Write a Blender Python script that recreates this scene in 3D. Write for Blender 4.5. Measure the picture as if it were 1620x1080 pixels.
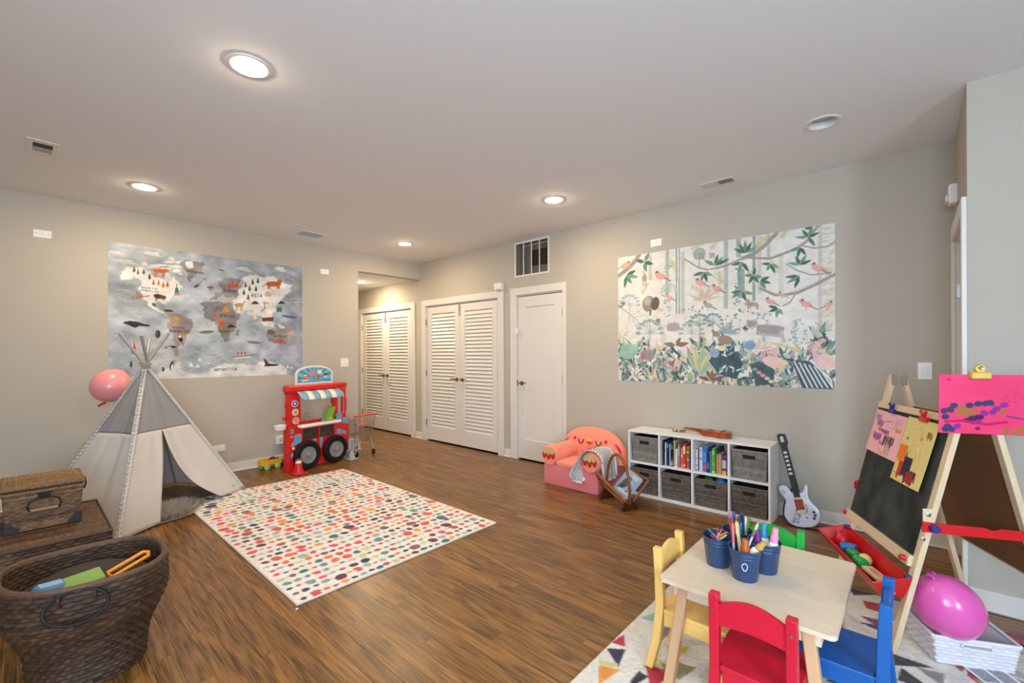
import bpy, bmesh, math, random
import numpy as np
from mathutils import Vector, Matrix, Euler

for o in list(bpy.data.objects):
    bpy.data.objects.remove(o, do_unlink=True)
scene = bpy.context.scene
COL = scene.collection
PI = math.pi
rnd = random.Random(7)

# ------------------------------------------------------------------ camera
CAM = Vector((-4.190, -5.693, 1.323))
cam_data = bpy.data.cameras.new('camera')
cam_data.sensor_fit = 'HORIZONTAL'
cam_data.sensor_width = 36.0
cam_data.lens = 15.593
cam_data.shift_x = 0.0002
cam_data.shift_y = 0.01136
cam_data.clip_start = 0.02
cam = bpy.data.objects.new('camera', cam_data)
COL.objects.link(cam)
YAW, PIT, ROL = math.radians(41.998), math.radians(0.048), math.radians(-0.191)
fw = Vector((math.cos(YAW) * math.cos(PIT), math.sin(YAW) * math.cos(PIT), math.sin(PIT)))
rt = fw.cross(Vector((0, 0, 1))).normalized()
up = rt.cross(fw)
r2 = math.cos(ROL) * rt + math.sin(ROL) * up
u2 = -math.sin(ROL) * rt + math.cos(ROL) * up
cam.matrix_world = Matrix(((r2.x, u2.x, -fw.x, CAM.x), (r2.y, u2.y, -fw.y, CAM.y), (r2.z, u2.z, -fw.z, CAM.z), (0, 0, 0, 1)))
scene.camera = cam

# ------------------------------------------------------------------ world, daylight, exposure
world = bpy.data.worlds.new('world')
scene.world = world
world.use_nodes = True
world.node_tree.nodes['Background'].inputs[0].default_value = (0.62, 0.78, 1.0, 1)
world.node_tree.nodes['Background'].inputs[1].default_value = 0.9
scene.view_settings.view_transform = 'Standard'
scene.view_settings.look = 'None'
scene.view_settings.gamma = 1
scene.view_settings.use_curve_mapping = False
scene.view_settings.exposure = 0.0
H = 2.731            # ceiling height
LAMP_E = 375.0
HALL_E = 820.0
DAY_W = {'back': 255.0, 'side': 140.0}   # daylight entering through each window behind the camera
YB = -8.4            # wall behind the camera
XD = -5.9            # wall on the left, out of frame
WIN_BACK = (-5.65, -4.30)     # window in the wall behind the camera (x range)
WIN_SIDE = (-6.75, -5.25)     # window in the side wall behind the camera (y range)
for kind, (w0, w1) in (('back', WIN_BACK), ('side', WIN_SIDE)):
    ld = bpy.data.lights.new('daylight', 'AREA')
    ld.shape = 'RECTANGLE'
    ld.energy = DAY_W[kind]
    ld.color = (0.62, 0.80, 1.0)
    lo = bpy.data.objects.new('window_daylight', ld)
    COL.objects.link(lo)
    if kind == 'back':
        ld.size, ld.size_y = w1 - w0, 1.35
        lo.location = ((w0 + w1) / 2, YB - 0.16, 1.6)
        lo.rotation_euler = (math.radians(90), 0, 0)
    else:
        ld.size, ld.size_y = 1.35, w1 - w0
        lo.location = (XD - 0.16, (w0 + w1) / 2, 1.6)
        lo.rotation_euler = (0, math.radians(-90), 0)

# ------------------------------------------------------------------ materials
def lin(c):
    c = c / 255.0
    return c / 12.92 if c <= 0.04045 else ((c + 0.055) / 1.055) ** 2.4
def rgb(t):
    if isinstance(t, str):
        t = tuple(int(t[i:i + 2], 16) for i in (0, 2, 4))
    return (lin(t[0]), lin(t[1]), lin(t[2]), 1.0)

MATS = {}
def mat(name, col=None, rough=0.5, metal=0.0, spec=0.5, var=0.0, vscale=8.0, bump=0.0, bscale=60.0, emit=None, estr=0.0,
        alpha=None, trans=0.0, coat=0.0, sss=0.0, stretch=None, sheen=0.0, attr=None):
    """Principled material; colour may vary a little with a noise, relief comes from a fine noise bump."""
    if name in MATS:
        return MATS[name]
    m = bpy.data.materials.new(name)
    m.use_nodes = True
    nt = m.node_tree
    b = nt.nodes['Principled BSDF']
    if col is not None:
        b.inputs['Base Color'].default_value = rgb(col)
        m.diffuse_color = rgb(col)
    b.inputs['Roughness'].default_value = rough
    b.inputs['Metallic'].default_value = metal
    b.inputs['Specular IOR Level'].default_value = spec
    b.inputs['Coat Weight'].default_value = coat
    b.inputs['Transmission Weight'].default_value = trans
    b.inputs['Sheen Weight'].default_value = sheen
    if sss:
        b.inputs['Subsurface Weight'].default_value = sss
        b.inputs['Subsurface Radius'].default_value = (0.02, 0.012, 0.01)
    if alpha is not None:
        b.inputs['Alpha'].default_value = alpha
    if emit is not None:
        b.inputs['Emission Color'].default_value = rgb(emit)
        b.inputs['Emission Strength'].default_value = estr
    tc = nt.nodes.new('ShaderNodeTexCoord')
    src = tc.outputs['Object']
    if stretch:
        mp = nt.nodes.new('ShaderNodeMapping')
        mp.inputs['Scale'].default_value = stretch
        nt.links.new(src, mp.inputs[0])
        src = mp.outputs[0]
    base = None
    if attr:
        at = nt.nodes.new('ShaderNodeAttribute')
        at.attribute_name = attr
        base = at.outputs['Color']
        nt.links.new(base, b.inputs['Base Color'])
    if var:
        nz = nt.nodes.new('ShaderNodeTexNoise')
        nz.inputs['Scale'].default_value = vscale
        nz.inputs['Detail'].default_value = 5
        nt.links.new(src, nz.inputs['Vector'])
        mr = nt.nodes.new('ShaderNodeMapRange')
        mr.inputs['From Min'].default_value = 0.25
        mr.inputs['From Max'].default_value = 0.75
        mr.inputs['To Min'].default_value = 1 - var
        mr.inputs['To Max'].default_value = 1 + var
        nt.links.new(nz.outputs['Fac'], mr.inputs['Value'])
        mx = nt.nodes.new('ShaderNodeVectorMath')
        mx.operation = 'SCALE'
        if base is not None:
            nt.links.new(base, mx.inputs[0])
        else:
            mx.inputs[0].default_value = rgb(col)[:3]
        nt.links.new(mr.outputs[0], mx.inputs['Scale'])
        nt.links.new(mx.outputs[0], b.inputs['Base Color'])
    if bump:
        nb = nt.nodes.new('ShaderNodeTexNoise')
        nb.inputs['Scale'].default_value = bscale
        nb.inputs['Detail'].default_value = 3
        nt.links.new(src, nb.inputs['Vector'])
        bp = nt.nodes.new('ShaderNodeBump')
        bp.inputs['Strength'].default_value = bump
        bp.inputs['Distance'].default_value = 0.004
        nt.links.new(nb.outputs['Fac'], bp.inputs['Height'])
        nt.links.new(bp.outputs[0], b.inputs['Normal'])
    MATS[name] = m
    return m

# ------------------------------------------------------------------ mesh builder
I4 = Matrix.Identity(4)
def T(x=0, y=0, z=0, rx=0, ry=0, rz=0, s=1):
    return Matrix.LocRotScale(Vector((x, y, z)), Euler((rx, ry, rz)), Vector((s, s, s)) if not hasattr(s, '__len__') else Vector(s))

class MB:
    """Collects vertices and faces; build() links them as ONE mesh object."""
    def __init__(self):
        self.v = []
        self.f = []
        self.c = None
    def add(self, vs, fs, M=None):
        n = len(self.v)
        for p in vs:
            p = Vector(p)
            self.v.append(M @ p if M is not None else p)
        for f in fs:
            self.f.append(tuple(n + i for i in f))
        return self
    def box(self, x0, x1, y0, y1, z0, z1, b=0.0, M=None):
        if x0 > x1: x0, x1 = x1, x0
        if y0 > y1: y0, y1 = y1, y0
        if z0 > z1: z0, z1 = z1, z0
        b = min(b, (x1 - x0) * .45, (y1 - y0) * .45, (z1 - z0) * .45)
        if b <= 0:
            vs = [(x, y, z) for x in (x0, x1) for y in (y0, y1) for z in (z0, z1)]
            return self.add(vs, [(0, 1, 3, 2), (4, 6, 7, 5), (0, 4, 5, 1), (2, 3, 7, 6), (0, 2, 6, 4), (1, 5, 7, 3)], M)
        vs = []
        for sx in (0, 1):
            for sy in (0, 1):
                for sz in (0, 1):
                    X, Y, Z = (x0, x1)[sx], (y0, y1)[sy], (z0, z1)[sz]
                    xi, yi, zi = X + (b, -b)[sx], Y + (b, -b)[sy], Z + (b, -b)[sz]
                    vs += [(X, yi, zi), (xi, Y, zi), (xi, yi, Z)]
        k = lambda a, c, d, w: (a * 4 + c * 2 + d) * 3 + w
        fs = [(k(0,0,0,0), k(0,0,1,0), k(0,1,1,0), k(0,1,0,0)), (k(1,0,0,0), k(1,1,0,0), k(1,1,1,0), k(1,0,1,0)),
              (k(0,0,0,1), k(1,0,0,1), k(1,0,1,1), k(0,0,1,1)), (k(0,1,0,1), k(0,1,1,1), k(1,1,1,1), k(1,1,0,1)),
              (k(0,0,0,2), k(0,1,0,2), k(1,1,0,2), k(1,0,0,2)), (k(0,0,1,2), k(1,0,1,2), k(1,1,1,2), k(0,1,1,2))]
        for a in (0, 1):
            for c in (0, 1):
                fs.append((k(a,c,0,0), k(a,c,0,1), k(a,c,1,1), k(a,c,1,0)))
                fs.append((k(a,0,c,0), k(a,0,c,2), k(a,1,c,2), k(a,1,c,0)))
                fs.append((k(0,a,c,1), k(0,a,c,2), k(1,a,c,2), k(1,a,c,1)))
                for d in (0, 1):
                    fs.append((k(a,c,d,0), k(a,c,d,1), k(a,c,d,2)))
        return self.add(vs, fs, M)
    def bar(self, p, q, w, d=None, b=0.0, up=(0, 0, 1)):
        """rectangular bar from p to q, w across (side), d thick (along up)"""
        p, q = Vector(p), Vector(q)
        z = (q - p); L = z.length; z.normalize()
        u = Vector(up)
        if abs(z.dot(u)) > .97: u = Vector((0, 1, 0)) if abs(z.y) < .9 else Vector((1, 0, 0))
        x = u.cross(z).normalized(); y = z.cross(x)
        M = Matrix(((x.x, y.x, z.x, p.x), (x.y, y.y, z.y, p.y), (x.z, y.z, z.z, p.z), (0, 0, 0, 1)))
        d = d if d is not None else w
        return self.box(-w/2, w/2, -d/2, d/2, 0, L, b, M)
    def tube(self, pts, r, n=8, closed=False, cap=True, rs=None):
        pts = [Vector(p) for p in pts]
        m = len(pts)
        tang = []
        for i in range(m):
            a = pts[(i - 1) % m] if (closed or i > 0) else pts[i]
            c = pts[(i + 1) % m] if (closed or i < m - 1) else pts[i]
            t = c - a
            tang.append(t.normalized() if t.length > 1e-9 else Vector((0, 0, 1)))
        u = tang[0].orthogonal().normalized()
        vs, fs = [], []
        for i in range(m):
            u = (u - tang[i] * u.dot(tang[i]))
            u = u.normalized() if u.length > 1e-6 else tang[i].orthogonal().normalized()
            w = tang[i].cross(u)
            rr = rs[i] if rs else r
            for k in range(n):
                a = 2 * PI * k / n
                vs.append(pts[i] + (u * math.cos(a) + w * math.sin(a)) * rr)
        for i in range(m if closed else m - 1):
            j = (i + 1) % m
            for k in range(n):
                fs.append((i*n + k, i*n + (k+1) % n, j*n + (k+1) % n, j*n + k))
        if cap and not closed:
            fs.append(tuple(range(n - 1, -1, -1)))
            fs.append(tuple(range((m-1)*n, m*n)))
        return self.add(vs, fs)
    def cyl(self, p, q, r0, r1=None, n=16):
        r1 = r0 if r1 is None else r1
        return self.tube([p, q], 0, n, rs=[r0, r1])
    def lathe(self, prof, n=24, M=None, sx=1.0, sy=1.0, ripple=None, cap=True):
        vs, fs = [], []
        m = len(prof)
        for i, (r, z) in enumerate(prof):
            for k in range(n):
                a = 2 * PI * k / n
                rr = r * (1 + (ripple(a, i) if ripple else 0))
                vs.append((rr * math.cos(a) * sx, rr * math.sin(a) * sy, z))
        for i in range(m - 1):
            for k in range(n):
                fs.append((i*n + k, i*n + (k+1) % n, (i+1)*n + (k+1) % n, (i+1)*n + k))
        if cap and prof[0][0] > 1e-6: fs.append(tuple(range(n - 1, -1, -1)))
        if cap and prof[-1][0] > 1e-6: fs.append(tuple(range((m-1)*n, m*n)))
        return self.add(vs, fs, M)
    def ball(self, c, r, n=16, m=10, M=None):
        s = r if hasattr(r, '__len__') else (r, r, r)
        prof = [(math.sin(PI * i / m), -math.cos(PI * i / m)) for i in range(m + 1)]
        prof[0] = (1e-7, -1); prof[-1] = (1e-7, 1)
        MM = Matrix.LocRotScale(Vector(c), None, Vector(s))
        return self.lathe(prof, n, (M @ MM) if M is not None else MM)
    def prism(self, poly, h, M=None, z0=0.0):
        """polygon in local xy extruded z0..z0+h"""
        n = len(poly)
        vs = [(x, y, z0) for x, y in poly] + [(x, y, z0 + h) for x, y in poly]
        fs = [tuple(range(n - 1, -1, -1)), tuple(range(n, 2 * n))]
        fs += [(i, (i + 1) % n, n + (i + 1) % n, n + i) for i in range(n)]
        return self.add(vs, fs, M)
    def grid(self, fn, nu, nv, cu=False, cv=False):
        vs = [fn(i / (nu if cu else nu - 1), j / (nv if cv else nv - 1)) for i in range(nu) for j in range(nv)]
        fs = []
        for i in range(nu if cu else nu - 1):
            for j in range(nv if cv else nv - 1):
                a, b2 = i, (i + 1) % nu
                c, d = j, (j + 1) % nv
                fs.append((a*nv + c, b2*nv + c, b2*nv + d, a*nv + d))
        return self.add(vs, fs)
    def build(self, name, material, parent=None, smooth=True, angle=38, loc=None, recalc=True):
        me = bpy.data.meshes.new(name)
        me.from_pydata([tuple(p) for p in self.v], [], self.f)
        if recalc:
            bm = bmesh.new(); bm.from_mesh(me)
            bmesh.ops.recalc_face_normals(bm, faces=bm.faces)
            bm.to_mesh(me); bm.free()
        if smooth:
            me.polygons.foreach_set('use_smooth', [True] * len(me.polygons))
            me.set_sharp_from_angle(angle=math.radians(angle))
        me.materials.append(material)
        me.update()
        return link(name, me, parent, loc)

def link(name, me, parent=None, loc=None):
    o = bpy.data.objects.new(name, me)
    COL.objects.link(o)
    if loc is not None: o.location = loc
    if parent is not None: o.parent = parent
    return o

def tag(o, label=None, cat=None, group=None, kind=None):
    if label: o['label'] = label
    if cat: o['category'] = cat
    if group: o['group'] = group
    if kind: o['kind'] = kind
    return o
def thing(name, label, cat, loc=(0, 0, 0), rz=0.0, group=None, kind=None):
    o = bpy.data.objects.new(name, None)
    o.empty_display_size = 0.05
    COL.objects.link(o)
    o.location = loc
    o.rotation_euler = (0, 0, rz)
    return tag(o, label, cat, group, kind)
def copy_tree(o, parent=None):
    c = o.copy()
    COL.objects.link(c)
    if parent is not None:
        c.parent = parent
    for ch in [x for x in bpy.data.objects if x.parent == o]:
        copy_tree(ch, c)
    return c

# ------------------------------------------------------------------ flat print: a drawing kept as colours on a fine grid
class Canvas:
    def __init__(self, w, h, base):
        self.w, self.h = w, h
        self.a = np.empty((h, w, 3)); self.a[:] = np.array(self.c(base))
        self.X, self.Y = np.meshgrid(np.arange(w) + .5, np.arange(h) + .5)
        self.ux = w / 1000.0; self.uy = h / 1000.0     # drawing units: 0..1000 across and down
    @staticmethod
    def c(t):
        return tuple(int(t[i:i + 2], 16) / 255.0 for i in (0, 2, 4)) if isinstance(t, str) else tuple(x / 255.0 for x in t)
    def blend(self, sl, mask, col, op):
        m = (mask * op)[..., None]
        self.a[sl] = self.a[sl] * (1 - m) + np.array(self.c(col)) * m
    def win(self, x0, x1, y0, y1):
        return (slice(max(0, int(y0) - 1), min(self.h, int(y1) + 2)), slice(max(0, int(x0) - 1), min(self.w, int(x1) + 2)))
    def poly(self, pts, col, op=1.0):
        P = [(x * self.ux, y * self.uy) for x, y in pts]
        xs = [p[0] for p in P]; ys = [p[1] for p in P]
        sl = self.win(min(xs), max(xs), min(ys), max(ys))
        X, Y = self.X[sl], self.Y[sl]
        if X.size == 0: return
        acc = np.zeros(X.shape)
        for ox, oy in ((-.25, -.25), (.25, -.25), (-.25, .25), (.25, .25)):
            ins = np.zeros(X.shape, bool)
            j = len(P) - 1
            for i in range(len(P)):
                xi, yi = P[i]; xj, yj = P[j]
                if yi != yj:
                    ins ^= ((yi > Y + oy) != (yj > Y + oy)) & (X + ox < (xj - xi) * (Y + oy - yi) / (yj - yi) + xi)
                j = i
            acc += ins
        self.blend(sl, acc / 4, col, op)
    def ell(self, cx, cy, rx, ry, col, ang=0.0, op=1.0):
        """rx, ry in drawing units across; ang in degrees"""
        cx *= self.ux; cy *= self.uy; rx *= self.ux; ry *= self.ux
        R = max(rx, ry) + 1
        sl = self.win(cx - R, cx + R, cy - R, cy + R)
        X, Y = self.X[sl] - cx, self.Y[sl] - cy
        if X.size == 0: return
        a = math.radians(ang); ca, sa = math.cos(a), math.sin(a)
        q = np.sqrt(((X * ca + Y * sa) / rx) ** 2 + ((-X * sa + Y * ca) / ry) ** 2)
        self.blend(sl, np.clip((1 - q) * min(rx, ry) + .5, 0, 1), col, op)
    def line(self, pts, wd, col, op=1.0):
        P = [(x * self.ux, y * self.uy) for x, y in pts]
        wd = max(wd * self.ux, .7) / 2
        xs = [p[0] for p in P]; ys = [p[1] for p in P]
        sl = self.win(min(xs) - wd - 1, max(xs) + wd + 1, min(ys) - wd - 1, max(ys) + wd + 1)
        X, Y = self.X[sl], self.Y[sl]
        if X.size == 0: return
        best = np.full(X.shape, 1e9)
        for (x0, y0), (x1, y1) in zip(P[:-1], P[1:]):
            dx, dy = x1 - x0, y1 - y0
            L = dx * dx + dy * dy + 1e-9
            t = np.clip(((X - x0) * dx + (Y - y0) * dy) / L, 0, 1)
            best = np.minimum(best, np.hypot(X - x0 - t * dx, Y - y0 - t * dy))
        self.blend(sl, np.clip(wd - best + .5, 0, 1), col, op)
    def text(self, x, y, s, wd, txt, col, ang=0.0, sx=1.0):
        """stroke lettering; x, y top left, s letter height in drawing units"""
        a = math.radians(ang); ca, sa = math.cos(a), math.sin(a)
        k = self.uy / self.ux
        px = 0.0
        for ch in txt:
            for st in FONT.get(ch, []):
                pts = []
                for gx, gy in st:
                    lx, ly = (px + gx * .62) * s * sx, gy * s
                    pts.append((x + (lx * ca - ly * sa), y + (lx * sa + ly * ca) / k))
                self.line(pts, wd, col)
            px += .92
    def noise(self, amp, cells, seed, tint=(1, 1, 1)):
        r = np.random.RandomState(seed)
        out = np.zeros((self.h, self.w))
        for o in range(4):
            n = cells * 2 ** o
            g = r.rand(n + 2, n + 2)
            xi = self.X / self.w * n; yi = self.Y / self.h * n
            x0 = xi.astype(int); y0 = yi.astype(int); fx = xi - x0; fy = yi - y0
            fx = fx * fx * (3 - 2 * fx); fy = fy * fy * (3 - 2 * fy)
            out += ((g[y0, x0] * (1 - fx) + g[y0, x0 + 1] * fx) * (1 - fy) + (g[y0 + 1, x0] * (1 - fx) + g[y0 + 1, x0 + 1] * fx) * fy - .5) / 2 ** o
        self.a = np.clip(self.a + out[..., None] * amp * np.array(tint), 0, 1)
        return out
    def draw(self, shapes):
        for s in shapes:
            k = s[0]
            if k == 'P': self.poly(s[2], s[1], *s[3:])
            elif k == 'E': self.ell(s[2], s[3], s[4], s[5], s[1], *s[6:])
            elif k == 'L': self.line(s[3], s[2], s[1])
            elif k == 'T': self.text(s[2], s[3], s[4], s[5], s[6], s[1], *s[7:])

FONT = {'A': [[(0, 1), (.5, 0), (1, 1)], [(.2, .62), (.8, .62)]], 'B': [[(0, 0), (0, 1), (.8, .9), (.9, .7), (.7, .5), (0, .48)], [(0, 0), (.7, .05), (.8, .25), (.6, .45)]],
        'C': [[(1, .15), (.6, 0), (.15, .2), (0, .5), (.15, .8), (.6, 1), (1, .85)]], 'D': [[(0, 0), (0, 1), (.6, .95), (1, .5), (.6, .05), (0, 0)]],
        'E': [[(1, 0), (0, 0), (0, 1), (1, 1)], [(0, .5), (.75, .5)]], 'F': [[(1, 0), (0, 0), (0, 1)], [(0, .48), (.75, .48)]],
        'G': [[(1, .15), (.6, 0), (.15, .2), (0, .5), (.15, .8), (.6, 1), (1, .85), (1, .55), (.6, .55)]], 'H': [[(0, 0), (0, 1)], [(1, 0), (1, 1)], [(0, .5), (1, .5)]],
        'I': [[(.5, 0), (.5, 1)]], 'L': [[(0, 0), (0, 1), (.9, 1)]], 'M': [[(0, 1), (0, 0), (.5, .6), (1, 0), (1, 1)]], 'N': [[(0, 1), (0, 0), (1, 1), (1, 0)]],
        'O': [[(.5, 0), (.1, .2), (0, .5), (.1, .8), (.5, 1), (.9, .8), (1, .5), (.9, .2), (.5, 0)]], 'P': [[(0, 1), (0, 0), (.8, .05), (.95, .28), (.8, .5), (0, .52)]],
        'R': [[(0, 1), (0, 0), (.8, .05), (.95, .28), (.8, .5), (0, .52)], [(.5, .52), (1, 1)]], 'S': [[(.95, .12), (.5, 0), (.05, .2), (.2, .45), (.8, .55), (.95, .8), (.5, 1), (.05, .88)]],
        'T': [[(0, 0), (1, 0)], [(.5, 0), (.5, 1)]], 'U': [[(0, 0), (0, .75), (.5, 1), (1, .75), (1, 0)]], 'Y': [[(0, 0), (.5, .5), (1, 0)], [(.5, .5), (.5, 1)]], ' ': []}

def print_mesh(name, cv, w, h, thick, material, parent=None, bend=None, relief=None):
    """sheet in local xz (x right, z up, 0..w, 0..h) whose front looks along -y; colours of the drawing on its front"""
    nx, ny = cv.w, cv.h
    u = (np.arange(nx) / (nx - 1))[None, :].repeat(ny, 0)
    v = 1 - (np.arange(ny) / (ny - 1))[:, None].repeat(nx, 1)
    y = bend(u, v) if bend else np.zeros_like(u)
    front = np.stack([u * w, y - thick / 2 - (relief if relief is not None else 0), v * h], -1).reshape(-1, 3)
    back = np.stack([u * w, y + thick / 2, v * h], -1).reshape(-1, 3)
    idx = np.arange(nx * ny).reshape(ny, nx)
    q = np.stack([idx[:-1, :-1], idx[1:, :-1], idx[1:, 1:], idx[:-1, 1:]], -1).reshape(-1, 4)
    faces = [q]
    # the back is a coarse copy of the border ring when flat, else a full copy
    N = nx * ny
    ring = np.concatenate([idx[0, :-1], idx[:-1, -1], idx[-1, :0:-1], idx[:0:-1, 0]])
    if bend:
        verts = np.concatenate([front, back]); faces.append(q[:, ::-1] + N)
        nxt = np.roll(ring, -1)
        faces.append(np.stack([ring, nxt, nxt + N, ring + N], -1))
        cols = np.concatenate([cv.a.reshape(-1, 3)] * 2)
        poly_back = None
    else:
        bk = back[ring]
        verts = np.concatenate([front, bk])
        rr = np.arange(len(ring)) + N; nn = np.roll(rr, -1); nxt = np.roll(ring, -1)
        faces.append(np.stack([ring, nxt, nn, rr], -1))
        cols = np.concatenate([cv.a.reshape(-1, 3), np.full((len(ring), 3), .85)])
        poly_back = rr[::-1]
    F = np.concatenate(faces)
    me = bpy.data.meshes.new(name)
    nl = F.size + (len(poly_back) if poly_back is not None else 0)
    npol = len(F) + (1 if poly_back is not None else 0)
    me.vertices.add(len(verts)); me.vertices.foreach_set('co', verts.astype(np.float32).ravel())
    loops = F.ravel() if poly_back is None else np.concatenate([F.ravel(), poly_back])
    me.loops.add(nl); me.loops.foreach_set('vertex_index', loops.astype(np.int32))
    st = np.arange(len(F)) * 4
    if poly_back is not None: st = np.append(st, len(F) * 4)
    me.polygons.add(npol); me.polygons.foreach_set('loop_start', st.astype(np.int32))
    me.update(calc_edges=True)
    c = np.clip(cols, 0, 1)
    c = np.where(c <= .04045, c / 12.92, ((c + .055) / 1.055) ** 2.4)
    at = me.color_attributes.new('Col', 'FLOAT_COLOR', 'POINT')
    at.data.foreach_set('color', np.concatenate([c, np.ones((len(c), 1))], 1).astype(np.float32).ravel())
    me.materials.append(material)
    me.validate()
    return link(name, me, parent)

def np_mesh(name, verts, quads, material, parent=None, cols=None, smooth=True):
    me = bpy.data.meshes.new(name)
    me.vertices.add(len(verts)); me.vertices.foreach_set('co', np.asarray(verts, np.float32).ravel())
    q = np.asarray(quads, np.int32)
    me.loops.add(q.size); me.loops.foreach_set('vertex_index', q.ravel())
    me.polygons.add(len(q)); me.polygons.foreach_set('loop_start', (np.arange(len(q)) * q.shape[1]).astype(np.int32))
    if smooth: me.polygons.foreach_set('use_smooth', np.ones(len(q), bool))
    me.update(calc_edges=True)
    if cols is not None:
        c = np.where(cols <= .04045, cols / 12.92, ((cols + .055) / 1.055) ** 2.4)
        at = me.color_attributes.new('Col', 'FLOAT_COLOR', 'POINT')
        at.data.foreach_set('color', np.concatenate([c, np.ones((len(c), 1))], 1).astype(np.float32).ravel())
    me.materials.append(material)
    me.validate()
    return link(name, me, parent)
def weave(name, fn, stakes, rows, amp, material, parent, c0, c1, closed=True, seed=1, twill=0.5, flip=False):
    """woven surface: fn(u, v) -> points (numpy); every strand is raised geometry passing over and under the stakes"""
    ru, rv = 4, 3
    nu, nv = stakes * ru + (0 if closed else 1), rows * rv + 1
    U, V = np.meshgrid(np.arange(nu) / (stakes * ru), np.arange(nv) / (rows * rv), indexing='ij')
    e = 1e-3
    P0 = fn(U, V)
    du = fn(U + e, V) - fn(U - e, V); dv = fn(U, V + e) - fn(U, V - e)
    nrm = np.cross(du, dv); nrm /= np.linalg.norm(nrm, axis=-1, keepdims=True) + 1e-12
    if flip: nrm = -nrm
    row = np.floor(V * rows - 1e-6).clip(0, rows - 1)
    fr = V * rows - row
    d = np.abs(np.sin(PI * fr)) ** .6 * (.55 + .45 * np.sin(2 * PI * (U * stakes * .5 + row * twill)))
    d[:, ::rv] -= .25
    P0 = P0 + nrm * (d * amp)[..., None]
    r = np.random.RandomState(seed)
    tone = r.rand(rows + 1)[row.astype(int)] * .5 + r.rand(stakes + 1, rows + 1)[(U * stakes).astype(int).clip(0, stakes), row.astype(int)] * .5
    A, B2 = np.array(Canvas.c(c0)), np.array(Canvas.c(c1))
    cols = (A + (B2 - A) * tone[..., None]).reshape(-1, 3)
    idx = np.arange(nu * nv).reshape(nu, nv)
    if closed: idx = np.concatenate([idx, idx[:1]])
    q = np.stack([idx[:-1, :-1], idx[1:, :-1], idx[1:, 1:], idx[:-1, 1:]], -1).reshape(-1, 4)
    if flip: q = q[:, ::-1]
    return np_mesh(name, P0.reshape(-1, 3), q, material, parent, cols)

M_WALL = mat('wall_paint', (190, 182, 169), .85, spec=.25, bump=.06, bscale=220)
M_CEIL = mat('ceiling_paint', (238, 237, 237), .9, spec=.2, bump=.05, bscale=200)
M_TRIM = mat('white_trim_paint', (226, 221, 214), .38, spec=.4)
M_PLASTIC_W = mat('white_plastic', (240, 238, 233), .35)
M_DARK = mat('dark_gap', (22, 20, 19), .8)
M_BRASS = mat('aged_brass', (150, 118, 72), .3, metal=1.0)
M_STEEL = mat('steel', (190, 190, 192), .28, metal=1.0)
M_HINGE = mat('hinge_metal', (112, 106, 98), .4, metal=.9)
M_PRINT = mat('printed_sheet', None, .65, spec=.25, attr='Col')
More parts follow.
